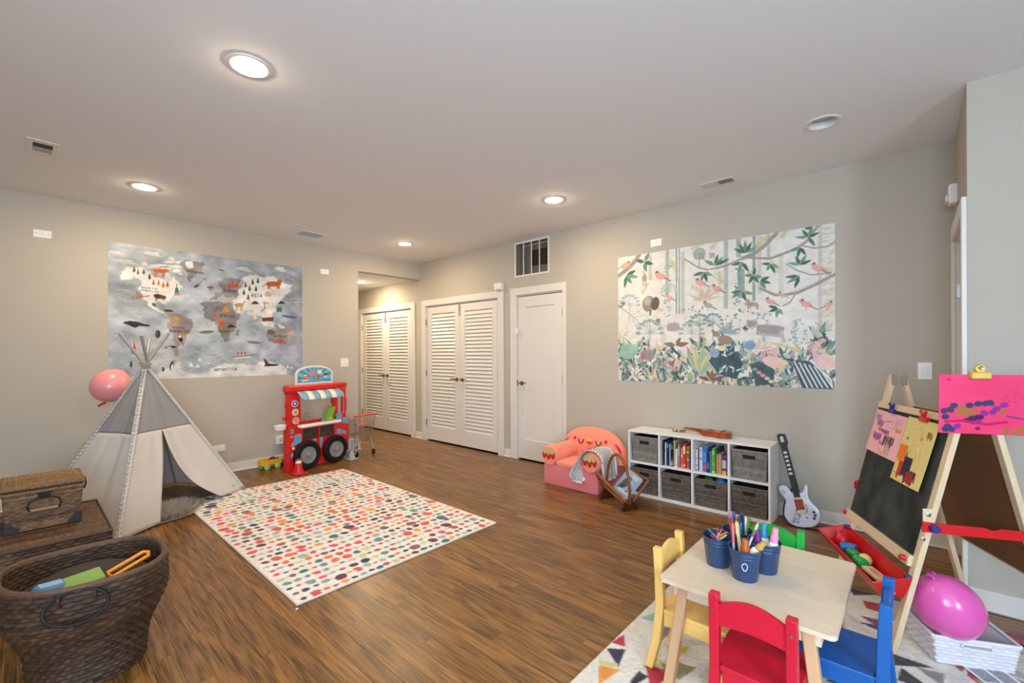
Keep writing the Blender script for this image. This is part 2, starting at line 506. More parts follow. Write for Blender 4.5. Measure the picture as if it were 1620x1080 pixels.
# ================================================================== THE ROOM
def wood_floor_mat():
    m = bpy.data.materials.new('stained_oak_floor'); m.use_nodes = True
    nt = m.node_tree; N = nt.nodes.new; Lk = nt.links.new
    b = nt.nodes['Principled BSDF']
    tc = N('ShaderNodeTexCoord'); oi = N('ShaderNodeObjectInfo'); ge = N('ShaderNodeNewGeometry')
    ad = N('ShaderNodeMath'); ad.operation = 'ADD'
    Lk(oi.outputs['Random'], ad.inputs[0]); Lk(ge.outputs['Random Per Island'], ad.inputs[1])
    fr = N('ShaderNodeMath'); fr.operation = 'FRACT'; Lk(ad.outputs[0], fr.inputs[0])
    mu = N('ShaderNodeMath'); mu.operation = 'MULTIPLY'; mu.inputs[1].default_value = 57.0; Lk(fr.outputs[0], mu.inputs[0])
    cb = N('ShaderNodeCombineXYZ'); Lk(mu.outputs[0], cb.inputs[0]); Lk(mu.outputs[0], cb.inputs[1]); Lk(mu.outputs[0], cb.inputs[2])
    va = N('ShaderNodeVectorMath'); Lk(tc.outputs['Object'], va.inputs[0]); Lk(cb.outputs[0], va.inputs[1])
    # long soft figure, bent into cathedrals
    mp = N('ShaderNodeMapping'); mp.inputs['Scale'].default_value = (9, .75, 1); Lk(va.outputs[0], mp.inputs[0])
    n1 = N('ShaderNodeTexNoise'); n1.inputs['Scale'].default_value = 1.0; n1.inputs['Detail'].default_value = 2; Lk(mp.outputs[0], n1.inputs['Vector'])
    sc = N('ShaderNodeMath'); sc.operation = 'MULTIPLY'; sc.inputs[1].default_value = 6.5; Lk(n1.outputs['Fac'], sc.inputs[0])
    fr2 = N('ShaderNodeMath'); fr2.operation = 'PINGPONG'; fr2.inputs[1].default_value = .5; Lk(sc.outputs[0], fr2.inputs[0])
    # pores
    mp2 = N('ShaderNodeMapping'); mp2.inputs['Scale'].default_value = (210, 6, 1); Lk(va.outputs[0], mp2.inputs[0])
    n2 = N('ShaderNodeTexNoise'); n2.inputs['Scale'].default_value = 1.0; n2.inputs['Detail'].default_value = 4; Lk(mp2.outputs[0], n2.inputs['Vector'])
    g = N('ShaderNodeMath'); g.operation = 'MULTIPLY_ADD'; g.inputs[1].default_value = .62; Lk(fr2.outputs[0], g.inputs[0])
    pr = N('ShaderNodeMapRange'); pr.inputs['From Min'].default_value = .34; pr.inputs['From Max'].default_value = .62; Lk(n2.outputs['Fac'], pr.inputs['Value'])
    g2 = N('ShaderNodeMath'); g2.operation = 'MULTIPLY'; g2.inputs[1].default_value = .42; Lk(pr.outputs[0], g2.inputs[0]); Lk(g2.outputs[0], g.inputs[2])
    cr = N('ShaderNodeValToRGB')
    cr.color_ramp.elements[0].position = .12; cr.color_ramp.elements[0].color = rgb((82, 52, 22))
    cr.color_ramp.elements[1].position = .62; cr.color_ramp.elements[1].color = rgb((154, 107, 55))
    Lk(g.outputs[0], cr.inputs[0])
    mr = N('ShaderNodeMapRange'); mr.inputs['To Min'].default_value = .80; mr.inputs['To Max'].default_value = 1.14; Lk(fr.outputs[0], mr.inputs['Value'])
    hs = N('ShaderNodeHueSaturation'); Lk(mr.outputs[0], hs.inputs['Value']); Lk(cr.outputs[0], hs.inputs['Color'])
    Lk(hs.outputs[0], b.inputs['Base Color'])
    b.inputs['Roughness'].default_value = .30
    b.inputs['Specular IOR Level'].default_value = .5
    ro = N('ShaderNodeMapRange'); ro.inputs['To Min'].default_value = .24; ro.inputs['To Max'].default_value = .40; Lk(n2.outputs['Fac'], ro.inputs['Value']); Lk(ro.outputs[0], b.inputs['Roughness'])
    bu = N('ShaderNodeBump'); bu.inputs['Strength'].default_value = .12; bu.inputs['Distance'].default_value = .002
    Lk(g.outputs[0], bu.inputs['Height']); Lk(bu.outputs[0], b.inputs['Normal'])
    return m
M_FLOOR = wood_floor_mat()

def in_view(p):
    d = Vector(p) - CAM
    z = d.dot(fw)
    if z < .3: return 0.0
    x = 701.7 * d.dot(r2) / z; y = -701.7 * d.dot(u2) / z
    return 1.0 / z if abs(x) < 900 and -640 < y < 580 else 0.0

# floor: dark bed, oak boards lying on it, each board its own piece
fb = MB()
fb.box(XD, 0.12, YB, 0.0, -.06, -.018)
fb.box(-1.7, 0.12, 0.0, 2.5, -.06, -.018)
floor = tag(fb.build('floor', M_DARK, smooth=False), 'brown stained oak strip floor of the playroom', 'floor', kind='structure')
PW = .083
boards = []
row = 0
x = 0.0
while x > XD:
    x0 = max(XD, x - PW)
    y1 = 2.5 if x > -1.66 else 0.0
    y = YB - rnd.random() * 1.2
    while y < y1:
        L = rnd.choice((.55, .8, 1.0, 1.3, 1.6, 1.9, 2.2)) * (.9 + .2 * rnd.random())
        a, b_ = max(y, YB), min(y + L, y1)
        if b_ - a > .02: boards.append((x0, x, a, b_))
        y += L
    x -= PW
def show(bd):
    return max(in_view((.5 * (bd[0] + bd[1]), bd[2] + t * (bd[3] - bd[2]), 0)) for t in (0, .25, .5, .75, 1)) * (bd[3] - bd[2])
boards.sort(key=show, reverse=True)
for i, (a, b_, c, d) in enumerate(boards[:300]):
    MB().box(-(b_ - a) / 2 + .0002, (b_ - a) / 2 - .0002, -(d - c) / 2 + .0002, (d - c) / 2 - .0002, -.018, 0, .0006).build('floor_board', M_FLOOR, floor, smooth=False, loc=((a + b_) / 2, (c + d) / 2, 0), recalc=False)
rest = MB()
for a, b_, c, d in boards[300:]:
    rest.box(a + .0002, b_ - .0002, c + .0002, d - .0002, -.018, 0, .0006)
tag(rest.build('floor_boards_beyond', M_FLOOR, floor, smooth=False, recalc=False), kind='stuff')

# walls
wl = MB()
wl.box(XD - .12, -1.045, 0, .12, 0, H)
wl.box(-1.045, 0, 0, .12, 2.475, H)          # soffit over the passage
tag(wl.build('wall_left', M_WALL, smooth=False), 'greige painted wall that carries the animal world map', 'wall', kind='structure')
wr = MB()
for y0, y1, z0, z1 in [(2.5, 1.75, 0, H), (1.75, .224, 2.05, H), (.224, -.15, 0, H), (-.15, -1.69, 2.05, H), (-1.69, -1.995, 0, H),
                       (-1.995, -2.007, 0, 2.29), (-1.995, -2.505, 2.70, H), (-2.007, -2.505, 2.05, 2.29), (-2.505, -2.72, 2.05, H), (-2.72, -2.772, 0, H)]:
    wr.box(0, .12, y1, y0, z0, z1)
wr.box(-.02, .12, -6.03, -2.772, 0, H)
wr.box(.30, .36, -6.03, 2.6, -.06, H)            # unseen closet shell, added to stop light leaking in under the doors
wr.box(.12, .30, 2.5, 2.6, -.06, H); wr.box(.12, .30, -6.03, -5.95, -.06, H); wr.box(.12, .30, -5.95, 2.5, H - .05, H); wr.box(.12, .30, -5.95, 2.5, -.06, -.02)
tag(wr.build('wall_right', M_WALL, smooth=False), 'long greige wall with the white doors and the jungle mural', 'wall', kind='structure')
w2 = MB()
w2.box(-.085, -.02, -6.03, -5.913, 0, H); w2.box(-.866, -.80, -6.03, -5.913, 0, H); w2.box(-.80, -.085, -6.03, -5.913, 2.05, H)
tag(w2.build('wall_return', M_WALL, smooth=False), 'short return wall with a door beside the easel', 'wall', kind='structure')
tag(MB().box(-.866, -.746, YB, -6.03, 0, H).build('wall_near', M_WALL, smooth=False), 'grey painted wall at the right edge behind the easel', 'wall', kind='structure')
wd = MB().box(-.746, .36, -6.75, -6.7, 0, H).box(.30, .36, -6.7, -6.03, 0, H).box(-.746, .36, -6.7, -6.03, -.06, -.02).box(-.746, .36, -6.7, -6.03, H - .05, H)
tag(wd.build('wall_closet', M_WALL, smooth=False), 'closet walls behind the return wall door', 'wall', kind='structure')
def holed_wall(name, rng, lo_, hi_, place, label):
    m = MB()
    for a0, a1, z0, z1 in ((lo_, rng[0], 0, H), (rng[1], hi_, 0, H), (rng[0], rng[1], 0, .92), (rng[0], rng[1], 2.28, H)): place(m, a0, a1, z0, z1)
    tag(m.build(name, M_WALL, smooth=False), label, 'wall', kind='structure')
holed_wall('wall_side', WIN_SIDE, YB, 0, lambda m, a, b_, z0, z1: m.box(XD - .12, XD, a, b_, z0, z1), 'plain greige wall left of the camera')
holed_wall('wall_behind', WIN_BACK, XD, -.746, lambda m, a, b_, z0, z1: m.box(a, b_, YB - .12, YB, z0, z1), 'greige wall with a window behind the camera')
M_PANE = mat('window_glass', (220, 235, 240), .05, alpha=.06)
for i, (loc, rz, hw, lb) in enumerate((((sum(WIN_BACK) / 2, YB, .92), 0, (WIN_BACK[1] - WIN_BACK[0]) / 2, 'white window in the wall behind the camera'), ((XD, sum(WIN_SIDE) / 2, .92), -PI / 2, (WIN_SIDE[1] - WIN_SIDE[0]) / 2, 'white window in the side wall left of the camera'))):
    w = thing('window_%d' % (i + 1), lb, 'window', loc, rz, kind='structure')
    f = MB()
    for s in (-1, 1): f.box(s * hw, s * (hw - .05), -.1, .02, 0, 1.36, .004)
    f.box(-hw, hw, -.1, .02, 0, .05, .004); f.box(-hw, hw, -.1, .02, 1.31, 1.36, .004); f.box(-.02, .02, -.08, -.02, .05, 1.31)
    f.build('window_frame', M_TRIM, w)
    for s in (-1, 1): MB().box(s * .02, s * (hw - .05), -.055, -.05, .05, 1.31).build('pane', M_PANE, w, smooth=False)
# passage beyond the soffit
tag(MB().box(-1.7, .12, 2.5, 2.6, 0, 2.6).build('wall_passage_end', M_WALL, smooth=False), 'end wall of the lit passage', 'wall', kind='structure')
tag(MB().box(-1.82, -1.7, .12, 2.6, 0, 2.6).build('wall_passage_side', M_WALL, smooth=False), 'side wall of the lit passage', 'wall', kind='structure')

# ceiling with round cut-outs for the recessed lamps
LAMPS = [(-3.435, -3.293, True), (-3.484, -.917, True), (-.907, -3.262, True), (-.886, -.884, True), (-.893, -5.293, False)]
def with_holes(x0, x1, y0, y1, z0, z1, holes, r):
    c = MB().box(x0, x1, y0, y1, z0, z1).build('tmp_slab', M_CEIL, smooth=False)
    cut = MB()
    for hx, hy in holes: cut.cyl((hx, hy, z0 - .1), (hx, hy, z1 + .1), r, n=40)
    k = cut.build('tmp_cut', M_CEIL, smooth=False)
    md = c.modifiers.new('b', 'BOOLEAN'); md.operation = 'DIFFERENCE'; md.object = k; md.solver = 'EXACT'
    dg = bpy.context.evaluated_depsgraph_get()
    me = bpy.data.meshes.new_from_object(c.evaluated_get(dg))
    for o in (c, k): bpy.data.objects.remove(o, do_unlink=True)
    return me
ce = link('ceiling', with_holes(XD - .12, .12, YB - .12, .12, H, H + .16, [(a, b_) for a, b_, _ in LAMPS], .0755))
tag(ce, 'smooth off-white ceiling of the playroom', 'ceiling', kind='structure')
HALL_L = (-.52, .85)
ch = link('ceiling_passage', with_holes(-1.82, .0, .12, 2.5, 2.475, 2.60, [HALL_L], .0605))
tag(ch, 'lower cream ceiling over the passage', 'ceiling', kind='structure')

# recessed lamps
M_LENS = mat('lamp_lens', (255, 240, 215), .4, emit=(255, 229, 188), estr=LAMP_E)
M_LENS_H = mat('passage_lamp_lens', (255, 240, 215), .4, emit=(255, 232, 194), estr=HALL_E)
M_LENS_OFF = mat('lamp_bulb_off', (196, 186, 160), .35)
M_TRIMRING = mat('lamp_trim_ring', (232, 226, 216), .45)
M_BAFFLE = mat('lamp_baffle', (225, 230, 236), .3)
def recessed(x, y, z, r, lit, label, lens):
    t = thing('recessed_light', label, 'ceiling light', (x, y, z), group='recessed ceiling lights')
    MB().lathe([(r * 1.0, .004), (r * 1.0, -.001), (r * 1.06, -.006), (r * 1.27, -.004), (r * 1.30, 0.0), (r * 1.25, .0)], 40, cap=False).build('trim_ring', M_TRIMRING, t)
    MB().lathe([(r * .995, 0), (r * .93, .03), (r * .8, .1), (1e-4, .1)], 40, cap=False).build('baffle', M_BAFFLE, t)
    d = .0 if lit else .045
    MB().lathe([(r * (.985 if lit else .80), d + .002), (r * .9 if lit else r * .7, d - .006), (r * .6, d - .013), (r * .3, d - .016), (1e-5, d - .017)], 36, cap=False).build('lens', lens, t)
    return t
labs = ['large lit recessed light nearest the camera on the ceiling', 'lit recessed light above the teepee, left of the map', 'lit recessed light in front of the wall grille',
        'lit recessed light near the passage corner', 'unlit recessed light on the ceiling above the jungle mural']
for (x, y, lit), lb in zip(LAMPS, labs):
    recessed(x, y, H, .075, lit, lb, M_LENS if lit else M_LENS_OFF)
recessed(HALL_L[0], HALL_L[1], 2.475, .06, True, 'small bright recessed light in the passage ceiling', M_LENS_H)

# baseboards with a shoe strip
def baseboard(name, runs, label):
    """runs: (p, q, normal) along the floor"""
    m = MB()
    for (px, py), (qx, qy), (nx, ny) in runs:
        for (a, t, z0, z1, bv) in ((0, .014, 0, .102, .003), (.014, .014, 0, .018, .006)):
            x0, x1 = sorted((px + nx * a, qx + nx * (a + t))) if nx else sorted((px, qx))
            y0, y1 = sorted((py + ny * a, qy + ny * (a + t))) if ny else sorted((py, qy))
            m.box(x0, x1, y0, y1, z0, z1, bv)
    return tag(m.build(name, M_TRIM, smooth=False), label, 'baseboard', kind='structure')
baseboard('baseboard_left', [((XD, 0), (-1.045, 0), (0, -1)), ((-1.045, -.028), (-1.045, .12), (1, 0))], 'white baseboard below the world map wall')
baseboard('baseboard_right', [((-.02, -5.913), (-.02, -2.772), (-1, 0)), ((0, -1.905), (0, -1.797), (-1, 0)), ((0, -.05), (0, .11), (-1, 0)), ((0, 1.84), (0, 2.5), (-1, 0))], 'white baseboard along the wall of doors')
baseboard('baseboard_near', [((-.866, YB), (-.866, -5.899), (-1, 0))], 'white baseboard below the grey wall behind the easel')
baseboard('baseboard_side', [((XD, YB), (XD, 0), (1, 0))], 'white baseboard of the side wall')

# ------------------------------------------------------------------ doors
def lever(parent, y, z, dirn, x=-.02):
    """lever handle on a leaf that looks along -x; dirn +1/-1 = lever points along +y/-y"""
    m = MB()
    m.lathe([(.028, 0), (.028, .006), (.022, .011), (.012, .014), (.011, .045), (1e-4, .047)], 20, T(x, y, z, 0, -PI / 2, 0))
    pts = [(x - .042, y, z), (x - .046, y + dirn * .02, z + .004), (x - .046, y + dirn * .05, z + .010), (x - .043, y + dirn * .08, z + .004), (x - .04, y + dirn * .105, z + .008)]
    m.tube(pts, .007, 8, rs=[.010, .009, .008, .007, .004])
    m.build('handle', M_BRASS, parent)
def hinges(parent, y, zs, x=-.012):
    for z in zs:
        MB().cyl((x, y, z - .045), (x, y, z + .045), .007, n=10).build('hinge', M_HINGE, parent)
def casing(parent, y0, y1, ztop, w0, w1, depth=.12):
    """y0 > y1 the opening; flat casing boards around it and jamb inside"""
    m = MB()
    m.box(-.022, 0, y0, y0 + w0, 0, ztop + .09, .003)
    m.box(-.022, 0, y1 - w1, y1, 0, ztop + .09, .003)
    m.box(-.0225, 0, y1, y0, ztop, ztop + .09, .003)
    m.build('casing', M_TRIM, parent, smooth=False)
    j = MB()
    j.box(0, depth, y0 - .001, y0 - .014, 0, ztop); j.box(0, depth, y1 + .014, y1 + .001, 0, ztop); j.box(0, depth, y1 + .014, y0 - .014, ztop - .014, ztop - .001)
    j.build('jamb', M_TRIM, parent, smooth=False)
SLAT_N, SLAT_P = 33, .0512
slat_me = {}
def louver_door(name, y0, y1, label):
    d = thing(name, label, 'door', (0, 0, 0), kind='structure')
    zt = 2.05
    casing(d, y0, y1, zt, .092, .098)
    ym = (y0 + y1) / 2
    xf, xb = .004, .040
    for k, (a, b_) in enumerate(((y0 - .018, ym + .0025), (ym - .0025, y1 + .018))):
        z0, z1 = .022, zt - .022
        s0, s1 = a - .105, b_ + .105
        l0, l1 = .235, .235 + SLAT_N * SLAT_P
        m = MB()
        m.box(xf, xb, s0, a, z0, z1, .002); m.box(xf, xb, b_, s1, z0, z1, .002)
        m.box(xf, xb, s1, s0, z0, l0, .002); m.box(xf, xb, s1, s0, l1, z1, .002)
        m.box(xb - .004, xb - .002, s1, s0, l0, l1)
        leaf = m.build('door_leaf', M_TRIM, d, smooth=False)
        key = round(s0 - s1, 4)
        if key not in slat_me:
            o = MB().box(-.005, .005, -key / 2, key / 2, -.036, .036, .003, T(0, 0, 0, 0, math.radians(24), 0)).build('slat', M_TRIM, leaf, smooth=False)
            slat_me[key] = o.data
            bpy.data.objects.remove(o)
        for i in range(SLAT_N):
            link('slat', slat_me[key], leaf, (.0225, (s0 + s1) / 2, l0 + (i + .5) * SLAT_P))
        hinges(leaf, (a + .010) if k == 0 else (b_ - .010), (.28, 1.03, 1.80), x=-.004)
        ly = (b_ + .055) if k == 0 else (a - .055)
        lever(leaf, ly, .955, 1 if k == 0 else -1, x=.004)
        MB().box(.0005, .004, (b_ + .004) if k == 0 else (a - .022), (b_ + .022) if k == 0 else (a - .004), z1 - .17, z1 - .004, .001).build('flush_bolt', M_STEEL, leaf, smooth=False)
    return d
louver_door('door_1', 1.75, .224, 'cream louvered double closet door in the lit passage')
louver_door('door_2', -.15, -1.69, 'white louvered double closet door beside the plain panel door')
d3 = thing('door_3', 'white single-panel door between louvered closet and jungle mural', 'door', kind='structure')
casing(d3, -2.007, -2.72, 2.05, .098, .051)
a, b_, z0, z1 = -2.025, -2.702, .02, 2.028
m = MB()
m.box(.004, .042, a - .115, a, z0, z1, .002); m.box(.004, .042, b_, b_ + .115, z0, z1, .002)
m.box(.004, .042, b_ + .115, a - .115, z0, .26, .002); m.box(.004, .042, b_ + .115, a - .115, z1 - .13, z1, .002)
m.box(.014, .036, b_ + .115, a - .115, .26, z1 - .13)
leaf = m.build('door_leaf', M_TRIM, d3, smooth=False)
hinges(leaf, b_ - .010, (.28, 1.03, 1.80), x=-.004)
lever(leaf, a - .06, .955, -1, x=.004)
MB().box(-.002, .004, a + .001, a + .014, .92, .99, .001).build('latch_plate', M_BRASS, leaf, smooth=False)
# door in the return wall beside the easel, seen edge on
d4 = thing('door_4', 'white cased door in the return wall behind the easel', 'door', kind='structure')
m = MB()
m.box(-.866, -.80, -5.913, -5.891, 0, 2.14, .003); m.box(-.085, -.022, -5.913, -5.891, 0, 2.14, .003); m.box(-.80, -.085, -5.913, -5.8905, 2.05, 2.14, .003)
m.build('casing', M_TRIM, d4, smooth=False)
m = MB()
m.box(-.80, -.788, -6.03, -5.913, 0, 2.05); m.box(-.097, -.085, -6.03, -5.913, 0, 2.05); m.box(-.788, -.097, -6.03, -5.913, 2.038, 2.05)
m.build('jamb', M_TRIM, d4, smooth=False)
leaf = MB().box(-.786, -.099, -5.985, -5.948, .02, 2.034, .002).build('door_leaf', M_TRIM, d4, smooth=False)
for z in (.28, 1.03, 1.72):
    MB().box(-.112, -.0985, -5.9475, -5.914, z - .045, z + .045, .001).cyl((-.099, -5.938, z - .045), (-.099, -5.938, z + .045), .006, n=10).build('hinge', M_STEEL, leaf)
# ================================================================== FITTINGS ON WALLS AND CEILING
def vent_ceiling(name, x0, x1, y0, y1, style, label):
    t = thing(name, label, 'vent', ((x0 + x1) / 2, (y0 + y1) / 2, H))
    hx, hy = (x1 - x0) / 2, (y1 - y0) / 2
    mcol = M_CEIL if style == 'flat' else M_TRIMRING
    f = MB(); b = .022
    ix, iy = hx - b, hy - b
    if style == 'slot': ix, iy = hx * .62, hy * .62
    f.box(-hx, -ix, -hy, hy, -.006, 0, .002); f.box(ix, hx, -hy, hy, -.006, 0, .002)
    f.box(-ix, ix, -hy, -iy, -.006, 0, .002); f.box(-ix, ix, iy, hy, -.006, 0, .002)
    f.build('frame', mcol, t, smooth=False)
    MB().box(-ix, ix, -iy, iy, -.0012, -.0002).build('opening', mat('duct_shadow', (70, 62, 56), .8) if style != 'flat' else mat('vent_back', (176, 168, 156), .8), t, smooth=False)
    if style == 'slot':
        MB().box(-ix, ix, 0, iy, -.005, -.0014, .001).build('damper', mat('vent_damper', (176, 172, 170), .5), t, smooth=False)
    elif style == 'double':
        MB().box(-ix, ix, -.006, .006, -.006, -.0014).build('divider', mcol, t, smooth=False)
        n = 9
        for s in (-1, 1):
            for i in range(n):
                yy = s * (.010 + (iy - .012) * (i + .5) / n)
                MB().box(-ix, ix, -.0012, .0012, -.006, .006, 0, T(0, yy, -.006, s * .7, 0, 0)).build('slat', mcol, t, smooth=False)
    else:
        n = 8
        for i in range(n):
            yy = -iy + 2 * iy * (i + .5) / n
            MB().box(-ix, ix, -.006, .006, -.0012, .0012, 0, T(0, yy, -.005, .5, 0, 0)).build('slat', mcol, t, smooth=False)
    return t
vent_ceiling('ceiling_vent', -4.157, -4.006, -1.462, -1.162, 'slot', 'small square ceiling register with a dark slot at the left')
vent_ceiling('ceiling_vent', -.386, -.249, -4.645, -4.368, 'double', 'white two-part ceiling register above the jungle mural')
vent_ceiling('ceiling_vent', -2.047, -1.745, -.575, -.325, 'flat', 'flat painted ceiling vent above the right end of the map')

# return-air grille high on the door wall
g = thing('return_grille', 'white return-air grille with vertical bars high on the wall', 'grille', (0, -2.25, 2.273))
f = MB(); hy, gh = .275, .44
for s in (-1, 1): f.box(-.008, 0, s * hy, s * (hy - .024), 0, gh, .002)
f.box(-.008, 0, -hy + .024, hy - .024, 0, .026, .002); f.box(-.008, 0, -hy + .024, hy - .024, gh - .026, gh, .002)
f.build('frame', M_TRIM, g, smooth=False)
for i in range(3):
    yy = -hy + .024 + (2 * hy - .048) * (i + 1) / 4
    MB().box(-.006, .002, yy - .006, yy + .006, .026, gh - .026, .001).build('bar', M_TRIM, g, smooth=False)
dk = MB(); D = .20
dk.box(D, D + .01, -.255, .255, .018, .43)
dk.box(.001, D, -.255, -.25, .018, .43); dk.box(.001, D, .25, .255, .018, .43); dk.box(.001, D, -.25, .25, .018, .023); dk.box(.001, D, -.25, .25, .425, .43)
dk.build('duct', mat('duct_lining', (132, 122, 114), .7), g, smooth=False)
MB().box(D - .03, D - .005, -.245, .15, .17, .36, .003).build('filter', mat('duct_filter', (58, 42, 32), .8, var=.2, vscale=30), g, smooth=False)

def wall_plate(name, label, cat, loc, rz, w, h, style, group=None):
    """plate whose back lies on a wall; local x right, z up, front -y"""
    t = thing(name, label, cat, loc, rz, group)
    MB().box(-w / 2, w / 2, -.007, 0, -h / 2, h / 2, .0025).build('plate', M_PLASTIC_W, t, smooth=False)
    M_SCR = mat('plate_screw', (150, 146, 140), .4, metal=.6)
    if style == 'blank':
        for sx in (-.042, .042):
            MB().lathe([(.0035, 0), (.0035, .0015), (1e-4, .002)], 10, T(sx * w / .115, -.007, 0, PI / 2)).build('screw', M_SCR, t)
        MB().lathe([(.0035, 0), (.0035, .001), (1e-4, .001)], 10, T(0, -.007, 0, PI / 2)).build('cable_hole', M_DARK, t)
    elif style == 'outlet':
        for sx in (-.0195, .0195):
            r = MB().box(sx - .0165, sx + .0165, -.0085, -.0065, -.0145, .0145, .0008).build('receptacle', M_PLASTIC_W, t, smooth=False)
            for dz in (-.006, .006):
                MB().box(sx - .005, sx + .004, -.0089, -.008, dz - .001, dz + .001).build('slot', M_DARK, r, smooth=False)
        for sx in (-.05, .05): MB().lathe([(.003, 0), (.003, .0012), (1e-4, .0015)], 8, T(sx, -.007, 0, PI / 2)).build('screw', M_SCR, t)
    elif style.startswith('switch'):
        n = int(style[-1])
        for i in range(n):
            sx = (i - (n - 1) / 2) * .046
            MB().box(sx - .0165, sx + .0165, -.0095, -.0065, -.033, .033, .001, T(0, 0, 0, .04)).build('rocker', M_PLASTIC_W, t, smooth=False)
            for dz in (-.05, .05): MB().lathe([(.0025, 0), (.0025, .0012), (1e-4, .0015)], 8, T(sx, -.007, dz, PI / 2)).build('screw', M_SCR, t)
    return t
wall_plate('blank_plate', 'white blank wall plate high at the left of the map', 'wall plate', (-4.052, 0, 2.39), 0, .115, .07, 'blank')
wall_plate('blank_plate', 'white blank wall plate between the map and the passage', 'wall plate', (-1.52, 0, 2.398), 0, .115, .066, 'blank')
wall_plate('blank_plate', 'white blank wall plate just above the jungle mural', 'wall plate', (-.02, -3.845, 2.40), -PI / 2, .115, .072, 'blank')
wall_plate('wall_outlet', 'white sideways outlet low beside the teepee', 'outlet', (-2.712, 0, .285), 0, .115, .07, 'outlet')
wall_plate('light_switch', 'double rocker switch plate between map and passage', 'light switch', (-1.25, 0, 1.207), 0, .112, .117, 'switch2')
wall_plate('light_switch', 'single rocker switch plate beside the easel top', 'light switch', (-.02, -5.763, 1.193), -PI / 2, .074, .118, 'switch1')
t = thing('cable_box', 'white boxed outlet low on the wall behind the toy truck', 'outlet', (-2.04, 0, .29))
MB().box(-.085, .085, -.04, 0, -.048, .048, .004).build('cover', M_PLASTIC_W, t, smooth=False)
MB().box(-.06, -.02, -.0425, -.039, -.02, .02, .002).build('receptacle', mat('plate_grey', (205, 202, 196), .5), t, smooth=False)
t = thing('door_sensor', 'white sensor box on the louvered closet casing corner', 'sensor', (-.0005, -1.725, 2.128))
MB().box(-.062, 0, -.062, .062, .014, .105, .006).build('housing', M_PLASTIC_W, t, smooth=False)
MB().box(-.064, -.060, -.045, .02, .03, .034).build('seam', mat('seam_grey', (170, 168, 162), .6), t, smooth=False)
t = thing('door_sensor', 'small white door contact on the plain door casing', 'sensor', (-.022, -2.018, 1.60))
MB().box(-.016, 0, -.012, .012, -.045, .045, .004).build('housing', M_PLASTIC_W, t, smooth=False)
MB().box(-.013, 0, -.030, -.015, -.03, .03, .003).build('magnet', M_PLASTIC_W, t, smooth=False)
t = thing('motion_sensor', 'white motion sensor high on the return wall', 'sensor', (-.30, -5.913, 2.30))
MB().box(-.05, .05, 0, .045, -.06, .06, .008).build('housing', M_PLASTIC_W, t, smooth=False)
MB().box(-.035, .035, .044, .058, -.045, .0, .006).build('window', mat('sensor_lens', (226, 226, 222), .25), t, smooth=False)
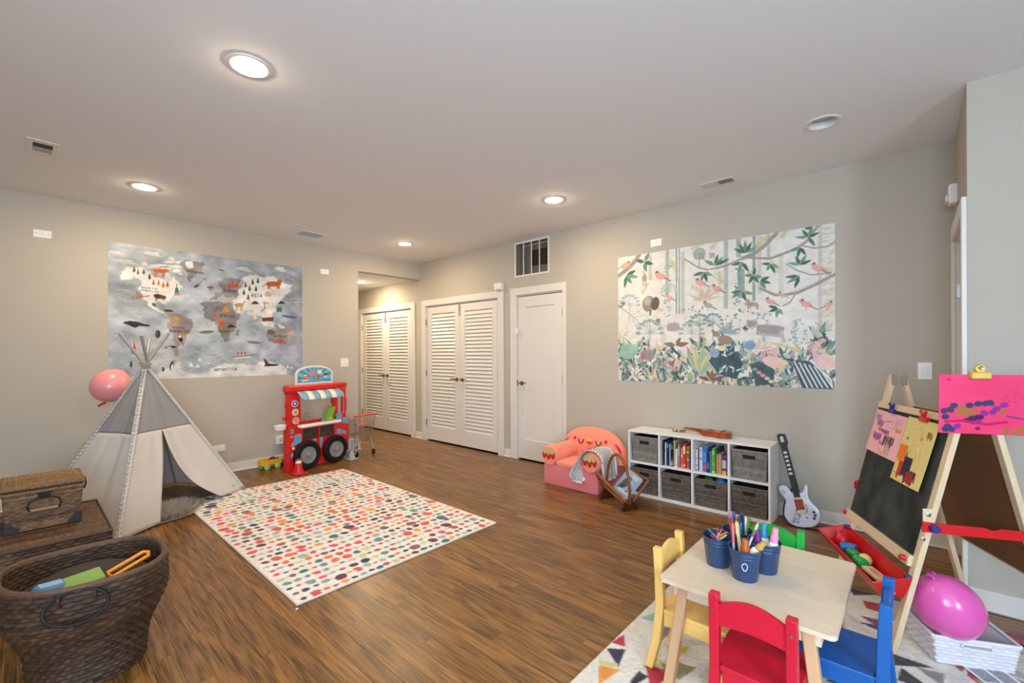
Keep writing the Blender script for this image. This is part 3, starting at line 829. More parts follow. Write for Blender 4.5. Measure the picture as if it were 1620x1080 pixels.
# drawing of the animal world map, units 0..1000 across and down the sheet
MAP_SHAPES = [
('E','d9d8d5',28,78,36.0,6.0,6), ('E','dcdbd8',21,70,14.4,8.4,0), ('E','dcdbd8',39,68,12.6,7.2,0), ('E','d9d8d5',184,54,45.0,6.0,6), ('E','dcdbd8',174,47,19.5,9.1,0), ('E','dcdbd8',198,43,17.1,7.8,0), 
('E','d9d8d5',69,134,54.0,6.0,6), ('E','dcdbd8',58,127,21.6,8.4,0), ('E','dcdbd8',85,123,18.9,7.2,0), ('E','d9d8d5',269,72,19.5,6.5,6), ('E','dcdbd8',265,62,7.8,9.1,0), ('E','dcdbd8',275,62,6.8,7.8,0), 
('E','d9d8d5',638,83,44.0,8.0,6), ('E','dcdbd8',629,74,17.6,11.2,0), ('E','dcdbd8',651,72,16.4,10.2,0), ('E','d9d8d5',857,43,40.5,9.0,6), ('E','dcdbd8',848,33,17.1,13.3,0), ('E','dcdbd8',869,31,15.0,11.4,0), 
('E','d9d8d5',151,135,16.2,6.5,6), ('E','dcdbd8',148,126,6.5,9.1,0), ('E','dcdbd8',156,127,5.7,7.8,0), ('E','e2dfda',215,129,45.5,6.5,-8), ('E','e2dfda',262,94,29.2,5.9,-8), ('E','e2dfda',282,126,29.2,7.8,-8), 
('E','e2dfda',242,151,32.5,5.2,-8), ('E','e2dfda',295,157,21.0,11.2,-8), ('E','e2dfda',189,147,26.0,4.6,-8), ('E','e2dfda',309,87,21.0,7.0,-8), ('E','e2dfda',312,177,9.8,7.0,-8), 
('P','e2dfda',[(60,198),(78,170),(108,172),(151,158),(176,191),(195,221),(228,231),(241,257),(261,231),(281,205),(312,256),(322,278),(294,316),(284,340),(267,365),(260,399),(240,402),(247,423),(230,420),(217,405),(194,413),(188,441),(214,471),(236,480),(250,512),(240,502),(213,485),(181,458),(163,433),(153,402),(138,350),(135,296),(127,244),(102,227),(71,259),(54,267),(51,234)]), 
('P','c5cacb',[(241,179),(261,186),(274,229),(251,255),(235,225)]), ('P','8d8685',[(323,78),(351,60),(416,61),(438,83),(415,146),(379,182),(361,237),(343,217),(340,160),(323,129),(306,104)]), 
('P','e2dfda',[(334,76),(369,62),(376,119),(351,129),(337,109)]), 
('P','9c8d8a',[(250,501),(280,481),(307,490),(342,515),(376,559),(362,617),(341,653),(334,711),(313,734),(299,768),(305,814),(292,825),(275,780),(272,690),(279,645),(259,612),(246,568)]), 
('P','8d8685',[(451,352),(474,337),(474,301),(497,298),(520,270),(497,238),(529,179),(568,159),(625,162),(637,228),(608,294),(599,332),(567,324),(551,351),(528,318),(497,334),(489,359),(455,369)]), 
('P','8d8685',[(444,258),(463,243),(470,278),(452,293)]), ('P','8d8685',[(415,195),(437,189),(434,207),(419,206)]), 
('P','8b8382',[(421,403),(451,376),(497,364),(535,383),(567,373),(583,433),(599,468),(619,466),(598,530),(574,581),(586,617),(557,691),(526,711),(510,657),(495,586),(480,539),(450,523),(425,496),(414,450)]), 
('P','8b8382',[(598,604),(612,597),(606,653),(593,651)]), 
('P','e2dfda',[(625,168),(658,137),(709,115),(752,133),(815,109),(870,138),(936,174),(926,223),(879,283),(850,326),(831,407),(804,449),(813,513),(794,566),(768,529),(742,467),(707,471),(698,509),(681,460),(656,425),(631,453),(599,450),(579,409),(575,348),(599,332),(612,294),(637,240)]), 
('P','e2dfda',[(733,519),(768,529),(822,525),(812,565),(759,562)]), ('P','e2dfda',[(840,531),(886,560),(877,588),(844,563)]), 
('P','a59a98',[(776,619),(803,579),(840,583),(867,575),(914,639),(904,706),(867,734),(830,695),(785,696)]), ('P','a59a98',[(919,665),(963,657),(957,718),(923,752)]), 
('P','dddbd8',[(172,956),(224,941),(291,881),(309,870),(319,939),(375,970),(463,920),(572,887),(654,907),(748,877),(829,898),(875,919),(893,986),(1005,997),(1005,1045),(-2,1031),(-2,969),(86,963)]), 
('L','d5d8d8',1.8,[(70,476),(88,467),(106,474),(125,466)]), ('L','d5d8d8',1.8,[(97,499),(116,491),(134,498),(153,490)]), ('L','d5d8d8',1.8,[(94,526),(112,518),(131,525),(149,517)]), 
('L','d5d8d8',2.1,[(391,697),(412,689),(435,698),(457,690)]), ('L','d5d8d8',2.2,[(420,690),(442,682),(464,691),(487,683)]), ('L','d5d8d8',3.0,[(916,304),(945,292),(974,300),(1004,288)]), 
('L','d5d8d8',3.0,[(945,328),(974,316),(1004,323),(1034,311)]), ('L','d5d8d8',2.8,[(875,833),(904,825),(932,836),(962,828)]), ('L','d5d8d8',2.0,[(192,852),(212,846),(231,855),(251,848)]), 
('L','d5d8d8',2.7,[(788,75),(815,62),(843,67),(871,54)]), ('L','d5d8d8',2.4,[(638,788),(663,781),(688,790),(714,783)]), ('L','d5d8d8',1.6,[(36,344),(53,335),(71,340),(89,331)]), 
('L','d5d8d8',1.8,[(65,424),(83,415),(101,421),(119,413)]), ('L','d5d8d8',2.1,[(349,457),(370,448),(392,455),(414,446)]), ('L','d5d8d8',2.2,[(385,349),(407,339),(429,345),(451,335)]), 
('L','d5d8d8',2.6,[(664,550),(689,540),(715,549),(741,539)]), ('L','5f6670',1.8,[(22,658),(31,658)]), ('L','5f6670',1.8,[(44,674),(52,675)]), ('L','5f6670',1.8,[(66,691),(74,692)]), ('L','5f6670',1.6,[(32,658),(40,659)]), 
('L','5f6670',1.8,[(53,675),(62,676)]), ('L','5f6670',1.8,[(75,692),(84,693)]), ('L','5f6670',1.8,[(41,659),(49,660)]), ('L','5f6670',1.8,[(63,676),(71,676)]), ('L','5f6670',1.6,[(29,695),(37,696)]), 
('L','5f6670',2.1,[(376,767),(386,768)]), ('L','5f6670',2.2,[(402,787),(413,788)]), ('L','5f6670',2.2,[(429,806),(440,808)]), ('L','5f6670',2.2,[(387,768),(397,769)]), ('L','5f6670',2.2,[(414,788),(424,789)]), 
('L','5f6670',2.2,[(441,808),(452,809)]), ('L','5f6670',2.1,[(399,769),(409,770)]), ('L','5f6670',2.2,[(426,789),(436,790)]), ('L','5f6670',2.1,[(384,809),(394,810)]), ('L','5f6670',2.2,[(456,813),(467,815)]), 
('L','5f6670',2.2,[(484,834),(495,835)]), ('L','5f6670',2.4,[(512,854),(523,856)]), ('L','5f6670',2.2,[(468,815),(479,816)]), ('L','5f6670',2.4,[(496,835),(507,836)]), ('L','5f6670',2.2,[(525,856),(536,857)]), 
('L','5f6670',2.4,[(480,816),(491,817)]), ('L','5f6670',2.2,[(509,836),(519,837)]), ('L','5f6670',2.2,[(464,856),(475,857)]), ('L','5f6670',2.8,[(880,84),(893,83)]), ('L','5f6670',2.8,[(915,100),(928,99)]), 
('L','5f6670',3.0,[(950,116),(964,115)]), ('L','5f6670',2.8,[(895,82),(908,81)]), ('L','5f6670',2.8,[(930,99),(943,97)]), ('L','5f6670',2.8,[(966,115),(980,114)]), ('L','5f6670',2.8,[(910,81),(923,80)]), 
('L','5f6670',3.0,[(945,97),(959,96)]), ('L','5f6670',2.8,[(890,130),(903,129)]), ('P','3f4d40',[(107,154),(113,196),(100,199)]), ('L','5b4a3c',1.8,[(107,195),(107,206)]), ('P','7a6a4a',[(123,169),(129,211),(116,214)]), 
('L','5b4a3c',1.8,[(123,210),(123,221)]), ('P','4c5d52',[(147,162),(154,204),(140,207)]), ('L','5b4a3c',1.8,[(147,204),(147,214)]), ('P','33453c',[(172,195),(179,238),(165,240)]), ('L','5b4a3c',2.0,[(172,237),(172,248)]), 
('P','d3492a',[(189,236),(196,279),(182,281)]), ('L','5b4a3c',2.0,[(189,278),(189,289)]), ('P','c98a3c',[(212,232),(219,275),(204,277)]), ('L','5b4a3c',2.0,[(211,274),(211,285)]), 
('P','cf5a33',[(232,247),(239,291),(225,293)]), ('L','5b4a3c',2.0,[(232,290),(232,301)]), ('P','a8452f',[(252,240),(259,283),(244,285)]), ('L','5b4a3c',2.1,[(251,282),(251,293)]), 
('P','5a6a5c',[(648,180),(657,229),(638,231)]), ('L','5b4a3c',2.4,[(648,228),(647,240)]), ('P','3f5a48',[(671,207),(680,256),(662,259)]), ('L','5b4a3c',2.6,[(671,255),(671,268)]), 
('P','3c4a3c',[(689,148),(698,197),(680,200)]), ('L','5b4a3c',2.6,[(689,196),(689,208)]), ('P','37584a',[(720,132),(729,181),(710,185)]), ('L','5b4a3c',2.6,[(720,180),(720,193)]), 
('P','46604f',[(708,204),(718,253),(699,256)]), ('L','5b4a3c',2.6,[(708,252),(708,265)]), ('P','4d5d50',[(639,244),(648,292),(630,295)]), ('L','5b4a3c',2.4,[(639,291),(639,304)]), 
('P','55654f',[(664,284),(673,333),(654,335)]), ('L','5b4a3c',2.4,[(664,332),(664,344)]), ('E','c8623a',218,172,31.5,11.9,-4), ('E','c8623a',248,161,13.0,5.9,20), ('L','b9552f',3.9,[(197,187),(195,223)]), 
('L','b9552f',3.9,[(205,186),(203,221)]), ('L','b9552f',4.2,[(231,181),(229,217)]), ('L','b9552f',4.2,[(239,179),(237,215)]), ('E','4a3a2c',211,367,22.1,13.0,10), ('E','5d4a38',230,370,15.4,10.5,0), 
('L','43342a',3.2,[(198,383),(198,400)]), ('L','43342a',3.2,[(204,382),(204,400)]), ('L','43342a',3.5,[(230,379),(230,396)]), ('L','43342a',3.2,[(238,378),(238,395)]), ('L','c0432f',4.2,[(101,392),(163,371),(172,367)]), 
('L','c0432f',2.6,[(118,337),(119,393)]), ('L','c0432f',2.4,[(129,330),(129,390)]), ('L','c0432f',1.8,[(102,387),(119,347),(141,376)]), ('P','2d7a58',[(288,289),(300,287),(303,326),(284,329)]), 
('L','2d7a58',3.9,[(295,288),(293,265)]), ('P','b5907a',[(282,329),(308,325),(311,345),(281,349)]), ('E','c99455',288,529,18.2,10.4,0), ('L','c99455',5.9,[(272,527),(256,495),(253,484)]), 
('L','b98548',3.9,[(273,538),(272,569)]), ('L','b98548',3.9,[(280,538),(279,568)]), ('L','b98548',3.9,[(297,536),(296,567)]), ('L','b98548',4.2,[(303,536),(303,566)]), ('E','3b5142',256,472,22.4,6.3,0), 
('E','3f6b58',191,432,11.7,7.8,40), ('E','222024',310,683,9.8,20.8,-20), ('E','e5e2dd',308,668,7.7,8.4,0), ('L','c9882f',6.3,[(314,660),(337,653)]), ('L','b83a33',4.2,[(320,722),(325,739)]), 
('P','2d3340',[(61,572),(88,561),(124,567),(149,581),(174,587),(168,598),(130,596),(109,611),(82,591),(64,582)]), ('E','5c5247',207,654,11.7,23.4,0), ('E','3d362f',213,648,5.2,16.2,0), 
('P','d0522f',[(104,702),(114,771),(90,777)]), ('P','e8e4dc',[(104,702),(100,776),(90,777)]), ('P','5aa0b5',[(90,780),(114,777),(111,805),(91,805)]), ('E','76868f',447,406,31.5,18.8,8), ('E','76868f',421,403,12.0,12.0,0), 
('L','6c7c85',6.8,[(430,425),(430,444)]), ('L','6c7c85',6.8,[(440,424),(440,443)]), ('L','6c7c85',6.8,[(462,422),(462,441)]), ('L','6c7c85',6.8,[(472,421),(472,440)]), ('E','c29a5c',611,390,25.5,12.8,-8), 
('L','c29a5c',7.2,[(632,378),(644,354)]), ('L','b58c50',4.0,[(595,401),(592,442)]), ('L','b58c50',4.0,[(603,400),(600,441)]), ('L','b58c50',4.0,[(622,398),(619,439)]), ('L','b58c50',4.2,[(628,397),(626,438)]), 
('P','d8923f',[(539,401),(562,451),(518,455)]), ('E','c8632f',515,548,16.5,12.8,30), ('L','c8632f',8.8,[(503,537),(482,481),(475,470)]), ('L','c0582a',4.5,[(505,555),(503,588)]), ('L','c0582a',4.5,[(513,554),(511,587)]), 
('L','c0582a',4.8,[(525,554),(523,586)]), ('L','c0582a',4.8,[(530,553),(529,586)]), ('P','2f2c2c',[(542,585),(566,557),(602,581)]), ('E','5d7a4a',530,617,32.0,8.8,0), ('E','c56a30',815,180,46.8,18.0,-5), 
('E','c56a30',853,148,16.2,14.2,0), ('L','b55c28',5.4,[(770,181),(748,210)]), ('L','b55c28',7.6,[(779,199),(781,223)]), ('L','b55c28',8.1,[(789,197),(792,222)]), ('L','b55c28',8.5,[(837,190),(840,214)]), 
('L','b55c28',8.1,[(847,188),(849,213)]), ('L','4a3326',2.7,[(779,167),(781,195)]), ('L','4a3326',2.7,[(789,165),(792,193)]), ('L','4a3326',2.7,[(800,163),(803,191)]), ('L','4a3326',2.7,[(811,161),(814,190)]), 
('L','4a3326',2.7,[(822,160),(825,188)]), ('L','4a3326',2.7,[(833,158),(836,186)]), ('L','4a3326',2.8,[(844,156),(847,184)]), 
('P','b5532f',[(548,242),(560,210),(572,232),(576,164),(584,230),(604,190),(608,242),(548,252)]), ('P','cfc6b8',[(528,336),(569,330),(568,376),(527,381)]), ('L','8f8476',2.4,[(535,341),(535,377)]), 
('L','8f8476',2.4,[(545,340),(545,376)]), ('L','8f8476',2.4,[(554,338),(554,375)]), ('L','8f8476',2.4,[(564,337),(564,374)]), ('P','c9b29c',[(760,273),(780,244),(803,267),(800,293),(762,298)]), 
('P','443f3e',[(678,375),(703,334),(729,369)]), ('P','e5e2df',[(695,348),(703,334),(713,346)]), ('L','a97b3f',6.8,[(742,429),(764,395),(755,351),(782,360)]), ('P','d8d5d0',[(660,440),(699,436),(698,471),(660,475)]), 
('E','c9c5c0',680,433,13.6,11.0,0), ('P','6f3f2a',[(742,487),(813,477),(813,513),(746,518)]), ('P','3b7a68',[(836,387),(864,377),(868,423),(831,426)]), ('P','2f2c2c',[(836,354),(864,324),(888,348)]), 
('E','53647f',915,465,50.0,9.0,5), ('P','a8685a',[(812,696),(858,661),(895,706),(812,709)]), ('E','75605a',799,612,25.2,16.2,10), ('E','d6a89a',924,612,20.9,15.2,0), ('E','c9806a',915,592,9.5,13.3,0), 
('E','6e7178',439,627,37.5,9.8,-6), ('L','6e7178',3.8,[(405,632),(387,622)]), ('E','77808a',697,706,40.8,9.4,6), ('L','77808a',5.4,[(731,717),(751,698)]), ('L','77808a',4.2,[(736,721),(744,743)]), 
('P','e4e0da',[(576,823),(690,811),(679,836),(588,844)]), ('P','3f3a3a',[(576,826),(690,813),(688,821),(579,833)]), ('P','b5473a',[(601,808),(610,806),(612,788),(602,791)]), 
('P','b5473a',[(619,808),(629,806),(631,788),(621,791)]), ('P','b5473a',[(638,808),(648,806),(650,788),(640,791)]), ('P','4a352c',[(750,843),(766,858),(783,891),(852,903),(829,915),(757,916),(761,890)]), 
('E','2a2a2e',270,898,9.8,24.7,8), ('E','e6e3de',272,906,5.6,19.6,8), ('L','2a2a2e',3.5,[(271,861),(286,859)]), ('E','4f4c4c',231,922,6.5,13.0,0), ('E','31343a',93,878,5.2,16.2,0), ('E','3a3d44',265,752,26.0,7.8,-8), 
('E','dddad6',258,755,12.6,4.2,0), ('E','3f4450',389,261,15.0,6.8,-40), ('L','3f4450',2.1,[(397,248),(415,216)]), ('E','55584f',515,111,16.0,3.2,15), ('E','6b5f55',459,262,18.8,6.8,0), 
('P','e9e7e4',[(361,871),(376,906),(348,905)]), ('P','e9e7e4',[(393,883),(406,913),(382,912)]), ('P','e9e7e4',[(404,834),(415,860),(395,860)]), ('P','e9e7e4',[(448,870),(455,884),(443,884)]), 
('P','e9e7e4',[(901,909),(913,933),(891,933)]), ('P','e9e7e4',[(924,919),(935,941),(915,940)]), ('T','4a4443',138,303,8.5,2.1,'NORTH',2,1.84), ('T','4a4443',135,323,7.8,1.9,'AMERICA',3,1.61), 
('T','4a4443',340,141,9.8,2.1,'GREENLAND',3,1.09), ('T','4a4443',273,592,9.8,2.1,'SOUTH',2,1.3), ('T','4a4443',260,618,10.5,2.2,'AMERICA',1,1.38), ('T','4a4443',533,264,16.8,2.9,'EUROPE',2,0.83), 
('T','4a4443',682,281,21.2,3.4,'ASIA',0,0.87), ('T','4a4443',505,474,17.6,3.0,'AFRICA',1,0.89), ('T','4a4443',477,925,15.8,2.7,'ANTARCTICA',-1,0.85), ('T','4a4443',814,639,9.9,2.3,'AUSTRALIA',0,0.97), 
]
MAP_LAND = 45      # sky, land and ice come first, then the small pictures
# drawing of the jungle mural, units 0..1000 across and down the sheet
JUNGLE_BACK = [
('P','a9b5ab',[(277,-4),(296,-3),(296,332),(276,330)]), ('P','7d9188',[(331,3),(338,1),(337,486),(329,486)]), ('P','8a9b92',[(346,4),(353,2),(352,488),(344,487)]), ('P','b5c0b7',[(359,34),(377,34),(376,490),(357,488)]), 
('P','a3b0a7',[(565,-1),(584,1),(583,476),(563,473)]), ('P','94a9a0',[(620,2),(640,3),(640,131),(620,127)]), ('P','7e9a94',[(627,208),(655,210),(655,410),(626,406)]), 
('P','7d968e',[(690,-3),(702,-3),(701,433),(688,431)]), ('P','d0c9bd',[(709,-9),(727,-7),(726,392),(708,389)]), ('P','b5c2b4',[(749,-9),(761,-9),(762,157),(749,155)]), 
('P','d5d3c6',[(794,143),(813,144),(813,393),(793,390)]), ('P','c9c0b6',[(941,-9),(956,-8),(954,627),(939,626)]), ('P','bfc5bb',[(184,20),(201,20),(201,216),(184,213)]), 
('P','d9d6cb',[(248,529),(275,527),(276,732),(248,731)]), ('P','e0ddd2',[(25,483),(65,483),(67,593),(26,591)]), ('L','9a8a86',22.0,[(2,149),(58,106),(107,49),(131,2)]), 
('L','9a8a86',7.6,[(376,87),(441,160),(488,187),(565,179),(652,136)]), ('L','9a8a86',16.8,[(645,141),(694,121),(741,76),(788,7)]), ('L','9a8a86',12.0,[(534,184),(594,167),(652,136)]), 
('L','9a8a86',11.2,[(666,139),(761,166),(819,143),(863,121),(900,88),(924,38),(942,2)]), ('L','9a8a86',6.5,[(881,110),(929,137),(976,138),(999,113)]), 
('L','9a8a86',12.1,[(999,309),(934,359),(868,401),(824,408),(779,405),(720,352)]), ('L','9a8a86',6.0,[(862,400),(837,460),(811,478)]), ('L','9a8a86',5.2,[(825,214),(868,264),(917,299),(986,297)]), 
('L','b3a59c',4.8,[(488,199),(534,266),(571,284)]), ('L','8f8a80',5.0,[(11,401),(66,460),(104,504)]), ('L','6d605f',1.4,[(662,121),(668,141)]), ('L','6d605f',1.4,[(669,114),(675,133)]), 
('L','6d605f',1.4,[(676,107),(682,126)]), ('L','6d605f',1.4,[(683,100),(689,119)]), ('L','6d605f',1.4,[(690,93),(696,112)]), ('L','6d605f',1.4,[(697,86),(703,105)]), ('L','6d605f',1.4,[(704,79),(710,98)]), 
('L','6d605f',1.4,[(711,72),(716,91)]), ('L','6d605f',1.3,[(718,65),(723,84)]), ('L','6d605f',1.3,[(725,58),(730,77)]), ('L','6d605f',1.4,[(731,51),(737,70)]), ('L','6d605f',1.3,[(738,44),(743,63)]), 
('L','6d605f',1.3,[(745,38),(750,56)]), ('L','6d605f',1.3,[(752,31),(757,50)]), ('L','6d605f',1.3,[(758,24),(763,43)]), ('L','6d605f',1.3,[(765,17),(770,36)]), ('L','6d605f',1.3,[(771,11),(777,29)]), 
('L','6d605f',1.3,[(778,4),(783,22)]), ('L','6d605f',1.1,[(996,305),(1000,322)]), ('L','6d605f',1.1,[(987,311),(991,327)]), ('L','6d605f',1.2,[(977,316),(982,333)]), ('L','6d605f',1.2,[(968,321),(973,338)]), 
('L','6d605f',1.1,[(959,326),(963,343)]), ('L','6d605f',1.2,[(949,331),(954,348)]), ('L','6d605f',1.1,[(940,336),(944,353)]), ('L','6d605f',1.2,[(930,342),(935,359)]), ('L','6d605f',1.1,[(921,347),(925,364)]), 
('L','6d605f',1.2,[(911,352),(916,369)]), ('L','6d605f',1.2,[(901,358),(906,375)]), ('L','6d605f',1.3,[(891,363),(896,380)]), ('L','6d605f',1.2,[(882,368),(886,386)]), ('L','6d605f',1.2,[(872,374),(877,391)]), 
('L','6d605f',1.2,[(862,379),(867,397)]), ('L','6d605f',1.2,[(852,385),(857,402)]), ('L','6d605f',1.2,[(842,390),(846,408)]), ('L','6d605f',1.3,[(831,396),(836,414)]), ('L','6d605f',2.1,[(2,135),(10,158)]), 
('L','6d605f',2.0,[(9,127),(17,150)]), ('L','6d605f',2.0,[(16,119),(24,142)]), ('L','6d605f',2.0,[(23,111),(31,134)]), ('L','6d605f',2.0,[(29,103),(37,126)]), ('L','6d605f',2.0,[(36,95),(44,118)]), 
('L','6d605f',2.0,[(43,87),(51,110)]), ('L','6d605f',1.9,[(50,80),(57,102)]), ('L','6d605f',2.0,[(56,72),(64,95)]), ('L','6d605f',2.0,[(63,64),(71,87)]), ('L','6d605f',1.9,[(70,56),(77,79)]), 
('L','6d605f',2.0,[(76,49),(84,72)]), ('L','6d605f',1.9,[(83,41),(90,64)]), ('L','6d605f',2.0,[(89,34),(97,56)]), ('L','6d605f',1.9,[(96,26),(104,49)]), ('L','6d605f',2.0,[(102,18),(110,41)]), 
('L','6d605f',1.9,[(109,11),(116,34)]), ('L','6d605f',1.9,[(115,3),(123,26)]), ('F','2f5a4a',159,67,200,53,11.4), ('F','3f7358',159,67,80,58,11.4,'9bb8a2'), ('F','27483f',159,67,20,55,11.4), 
('F','4d8065',159,67,-60,59,11.4,'9bb8a2'), ('F','2f5a4a',53,152,100,74,11.4), ('F','3f7358',53,152,60,62,11.4,'9bb8a2'), ('F','27483f',53,152,-20,61,11.4), ('F','4d8065',53,152,15,78,11.4,'9bb8a2'), 
('F','2f5a4a',523,165,-75,59,9.0), ('F','3f7358',523,165,-45,59,9.0,'9bb8a2'), ('F','27483f',523,165,-20,73,9.0), ('F','4d8065',523,165,215,63,9.0,'9bb8a2'), ('F','2f5a4a',473,202,170,58,9.0), 
('F','3f7358',473,202,110,52,9.0,'9bb8a2'), ('F','27483f',473,202,75,55,9.0), ('F','4d8065',473,202,30,47,9.0,'9bb8a2'), ('F','2f5a4a',659,107,-120,58,8.4), ('F','3f7358',659,107,-90,62,8.4,'9bb8a2'), 
('F','27483f',659,107,-60,56,8.4), ('F','4d8065',659,107,-25,60,8.4,'9bb8a2'), ('F','2f5a4a',659,107,210,59,8.4), ('F','2f5a4a',645,166,170,49,8.4), ('F','3f7358',645,166,110,60,8.4,'9bb8a2'), 
('F','27483f',645,166,60,58,8.4), ('F','2f5a4a',764,201,190,40,7.8), ('F','3f7358',764,201,120,36,7.8,'9bb8a2'), ('F','27483f',764,201,70,47,7.8), ('F','4d8065',764,201,35,42,7.8,'9bb8a2'), 
('F','2f5a4a',875,229,-110,48,7.2), ('F','3f7358',875,229,-60,50,7.2,'9bb8a2'), ('F','27483f',875,229,-20,48,7.2), ('F','4d8065',875,229,200,51,7.2,'9bb8a2'), ('F','2f5a4a',906,64,-120,44,7.2), 
('F','3f7358',906,64,-70,49,7.2,'9bb8a2'), ('F','27483f',906,64,-20,44,7.2), ('F','4d8065',906,64,190,51,7.2,'9bb8a2'), ('F','2f5a4a',906,64,60,50,7.2), ('F','2f5a4a',874,297,180,57,7.8), 
('F','3f7358',874,297,150,58,7.8,'9bb8a2'), ('F','27483f',874,297,110,59,7.8), ('F','2f5a4a',875,119,100,48,7.2), ('F','3f7358',875,119,160,41,7.2,'9bb8a2'), ('F','27483f',875,119,60,44,7.2), 
('F','2f5a4a',693,265,-80,39,8.4), ('F','3f7358',693,265,190,42,8.4,'9bb8a2'), ('F','27483f',693,265,120,41,8.4), ('F','4d8065',693,265,20,40,8.4,'9bb8a2'), ('F','2f5a4a',693,265,60,43,8.4), 
('F','2f5a4a',644,363,180,50,8.4), ('F','3f7358',644,363,150,55,8.4,'9bb8a2'), ('F','27483f',644,363,70,52,8.4), ('F','4d8065',644,363,20,55,8.4,'9bb8a2'), ('F','2f5a4a',792,492,-160,43,7.8), 
('F','3f7358',792,492,100,45,7.8,'9bb8a2'), ('F','27483f',792,492,160,41,7.8), ('F','4d8065',792,492,60,35,7.8,'9bb8a2'), ('F','2f5a4a',792,492,200,43,7.8), ('F','2f5a4a',720,303,20,48,8.4), 
('F','3f7358',720,303,60,47,8.4,'9bb8a2'), ('F','27483f',720,303,-20,43,8.4), ('F','2f5a4a',909,18,-130,29,7.2), ('F','3f7358',909,18,-60,25,7.2,'9bb8a2'), ('F','27483f',909,18,-90,30,7.2), 
('E','e0a579',48,70,26.4,15.6,-20), ('E','e0a579',67,55,10.8,9.6,0), ('P','3a3433',[(77,54),(63,38),(58,52)]), ('L','7b6a66',6.0,[(30,77),(-1,90)]), ('L','5b4b48',2.0,[(48,90),(46,109)]), 
('E','e59a8c',250,193,29.7,17.6,20), ('E','e59a8c',229,166,12.2,10.8,0), ('P','3a3433',[(218,160),(234,148),(240,166)]), ('L','7b6a66',6.8,[(270,208),(303,236)]), ('L','5b4b48',1.8,[(250,216),(248,238)]), 
('E','e59a8c',456,277,24.6,14.6,20), ('E','e59a8c',439,254,10.1,9.0,0), ('P','3a3433',[(430,249),(443,238),(448,254)]), ('L','7b6a66',5.2,[(473,289),(500,314)]), ('L','5b4b48',1.6,[(456,297),(455,317)]), 
('E','e59a8c',534,330,23.1,13.6,20), ('E','e59a8c',517,308,9.4,8.4,0), ('P','3a3433',[(508,303),(521,292),(525,308)]), ('L','7b6a66',5.2,[(549,342),(575,365)]), ('L','5b4b48',1.5,[(534,350),(532,369)]), 
('E','e59a8c',763,446,18.6,11.0,20), ('E','e59a8c',749,427,7.6,6.8,0), ('P','3a3433',[(742,423),(753,413),(756,427)]), ('L','7b6a66',4.2,[(775,456),(796,475)]), ('L','5b4b48',1.3,[(763,463),(761,480)]), 
('E','e59a8c',808,409,14.3,8.5,20), ('E','e59a8c',798,394,5.9,5.2,0), ('P','3a3433',[(793,391),(801,384),(803,394)]), ('L','7b6a66',3.0,[(818,416),(834,431)]), ('L','5b4b48',1.3,[(808,421),(807,434)]), 
('E','e59a8c',898,478,21.1,12.5,20), ('E','e59a8c',882,456,9.4,8.3,0), ('P','3a3433',[(875,452),(886,440),(890,455)]), ('L','7b6a66',4.8,[(912,490),(936,512)]), ('L','5b4b48',1.2,[(898,498),(896,518)]), 
('E','e59a8c',974,492,15.7,9.3,-20), ('E','e59a8c',986,478,6.4,5.7,0), ('P','3a3433',[(992,476),(983,464),(980,476)]), ('L','7b6a66',3.6,[(963,499),(944,512)]), ('L','5b4b48',1.1,[(974,508),(973,523)]), 
('E','e59a8c',940,263,22.4,13.3,20), ('E','e59a8c',924,239,9.2,8.2,0), ('P','3a3433',[(916,233),(929,222),(933,238)]), ('L','7b6a66',5.1,[(955,276),(979,301)]), ('L','5b4b48',1.2,[(940,283),(939,304)]), 
('E','e59a8c',298,364,18.7,11.0,20), ('E','e59a8c',284,347,7.6,6.8,0), ('P','c77a6c',[(277,343),(288,335),(291,347)]), ('L','7b6a66',4.2,[(311,373),(332,391)]), ('L','5b4b48',1.7,[(298,379),(296,394)]), 
('E','9a9488',491,440,21.5,12.7,20), ('E','9a9488',475,419,8.8,7.8,0), ('P','3a3433',[(466,415),(479,404),(483,419)]), ('L','7b6a66',4.9,[(506,451),(531,472)]), ('L','5b4b48',1.5,[(491,458),(489,476)]), 
('E','4a545c',21,386,22.0,13.0,-20), ('E','4a545c',37,372,9.0,8.0,0), ('P','3a3433',[(45,370),(33,358),(29,369)]), ('L','7b6a66',5.0,[(6,392),(-20,406)]), ('L','5b4b48',2.0,[(21,402),(19,418)]), 
('E','a58a72',159,190,14.4,19.8,0), ('L','a58a72',5.7,[(152,208),(152,245)]), ('L','a58a72',5.7,[(166,211),(166,247)]), ('L','8f775f',2.7,[(159,164),(150,130)]), ('L','8f775f',2.7,[(161,164),(175,132)]), 
('E','8a7a66',181,394,34.2,43.2,10), ('E','4a4038',219,398,23.4,36.0,10), ('L','6b5c4c',11.4,[(194,447),(191,479)]), ('E','b3ab98',176,374,17.1,23.8,0), ('E','8fa9a4',449,66,30.4,30.4,0), 
('P','9a8d86',[(446,59),(473,60),(475,113),(448,104)]), ('L','8fa9a4',6.4,[(449,102),(449,174)]), ('P','a89a96',[(497,71),(524,73),(523,112),(498,107)]), ('E','b08a6c',685,453,29.4,10.5,8), 
('E','b08a6c',668,429,9.8,8.4,0), ('L','6d5547',3.5,[(671,463),(670,483)]), ('L','6d5547',3.2,[(680,464),(678,483)]), ('L','6d5547',3.2,[(706,466),(704,486)]), ('L','6d5547',3.5,[(712,467),(711,487)]), 
('E','b8b0ae',759,625,55.2,23.4,5), ('E','b0a8a6',685,581,26.0,16.9,-25), ('P','4a4446',[(646,618),(653,593),(674,619),(656,626)]), ('L','5a5254',3.2,[(712,591),(705,657)]), ('L','5a5254',3.5,[(719,593),(712,658)]), 
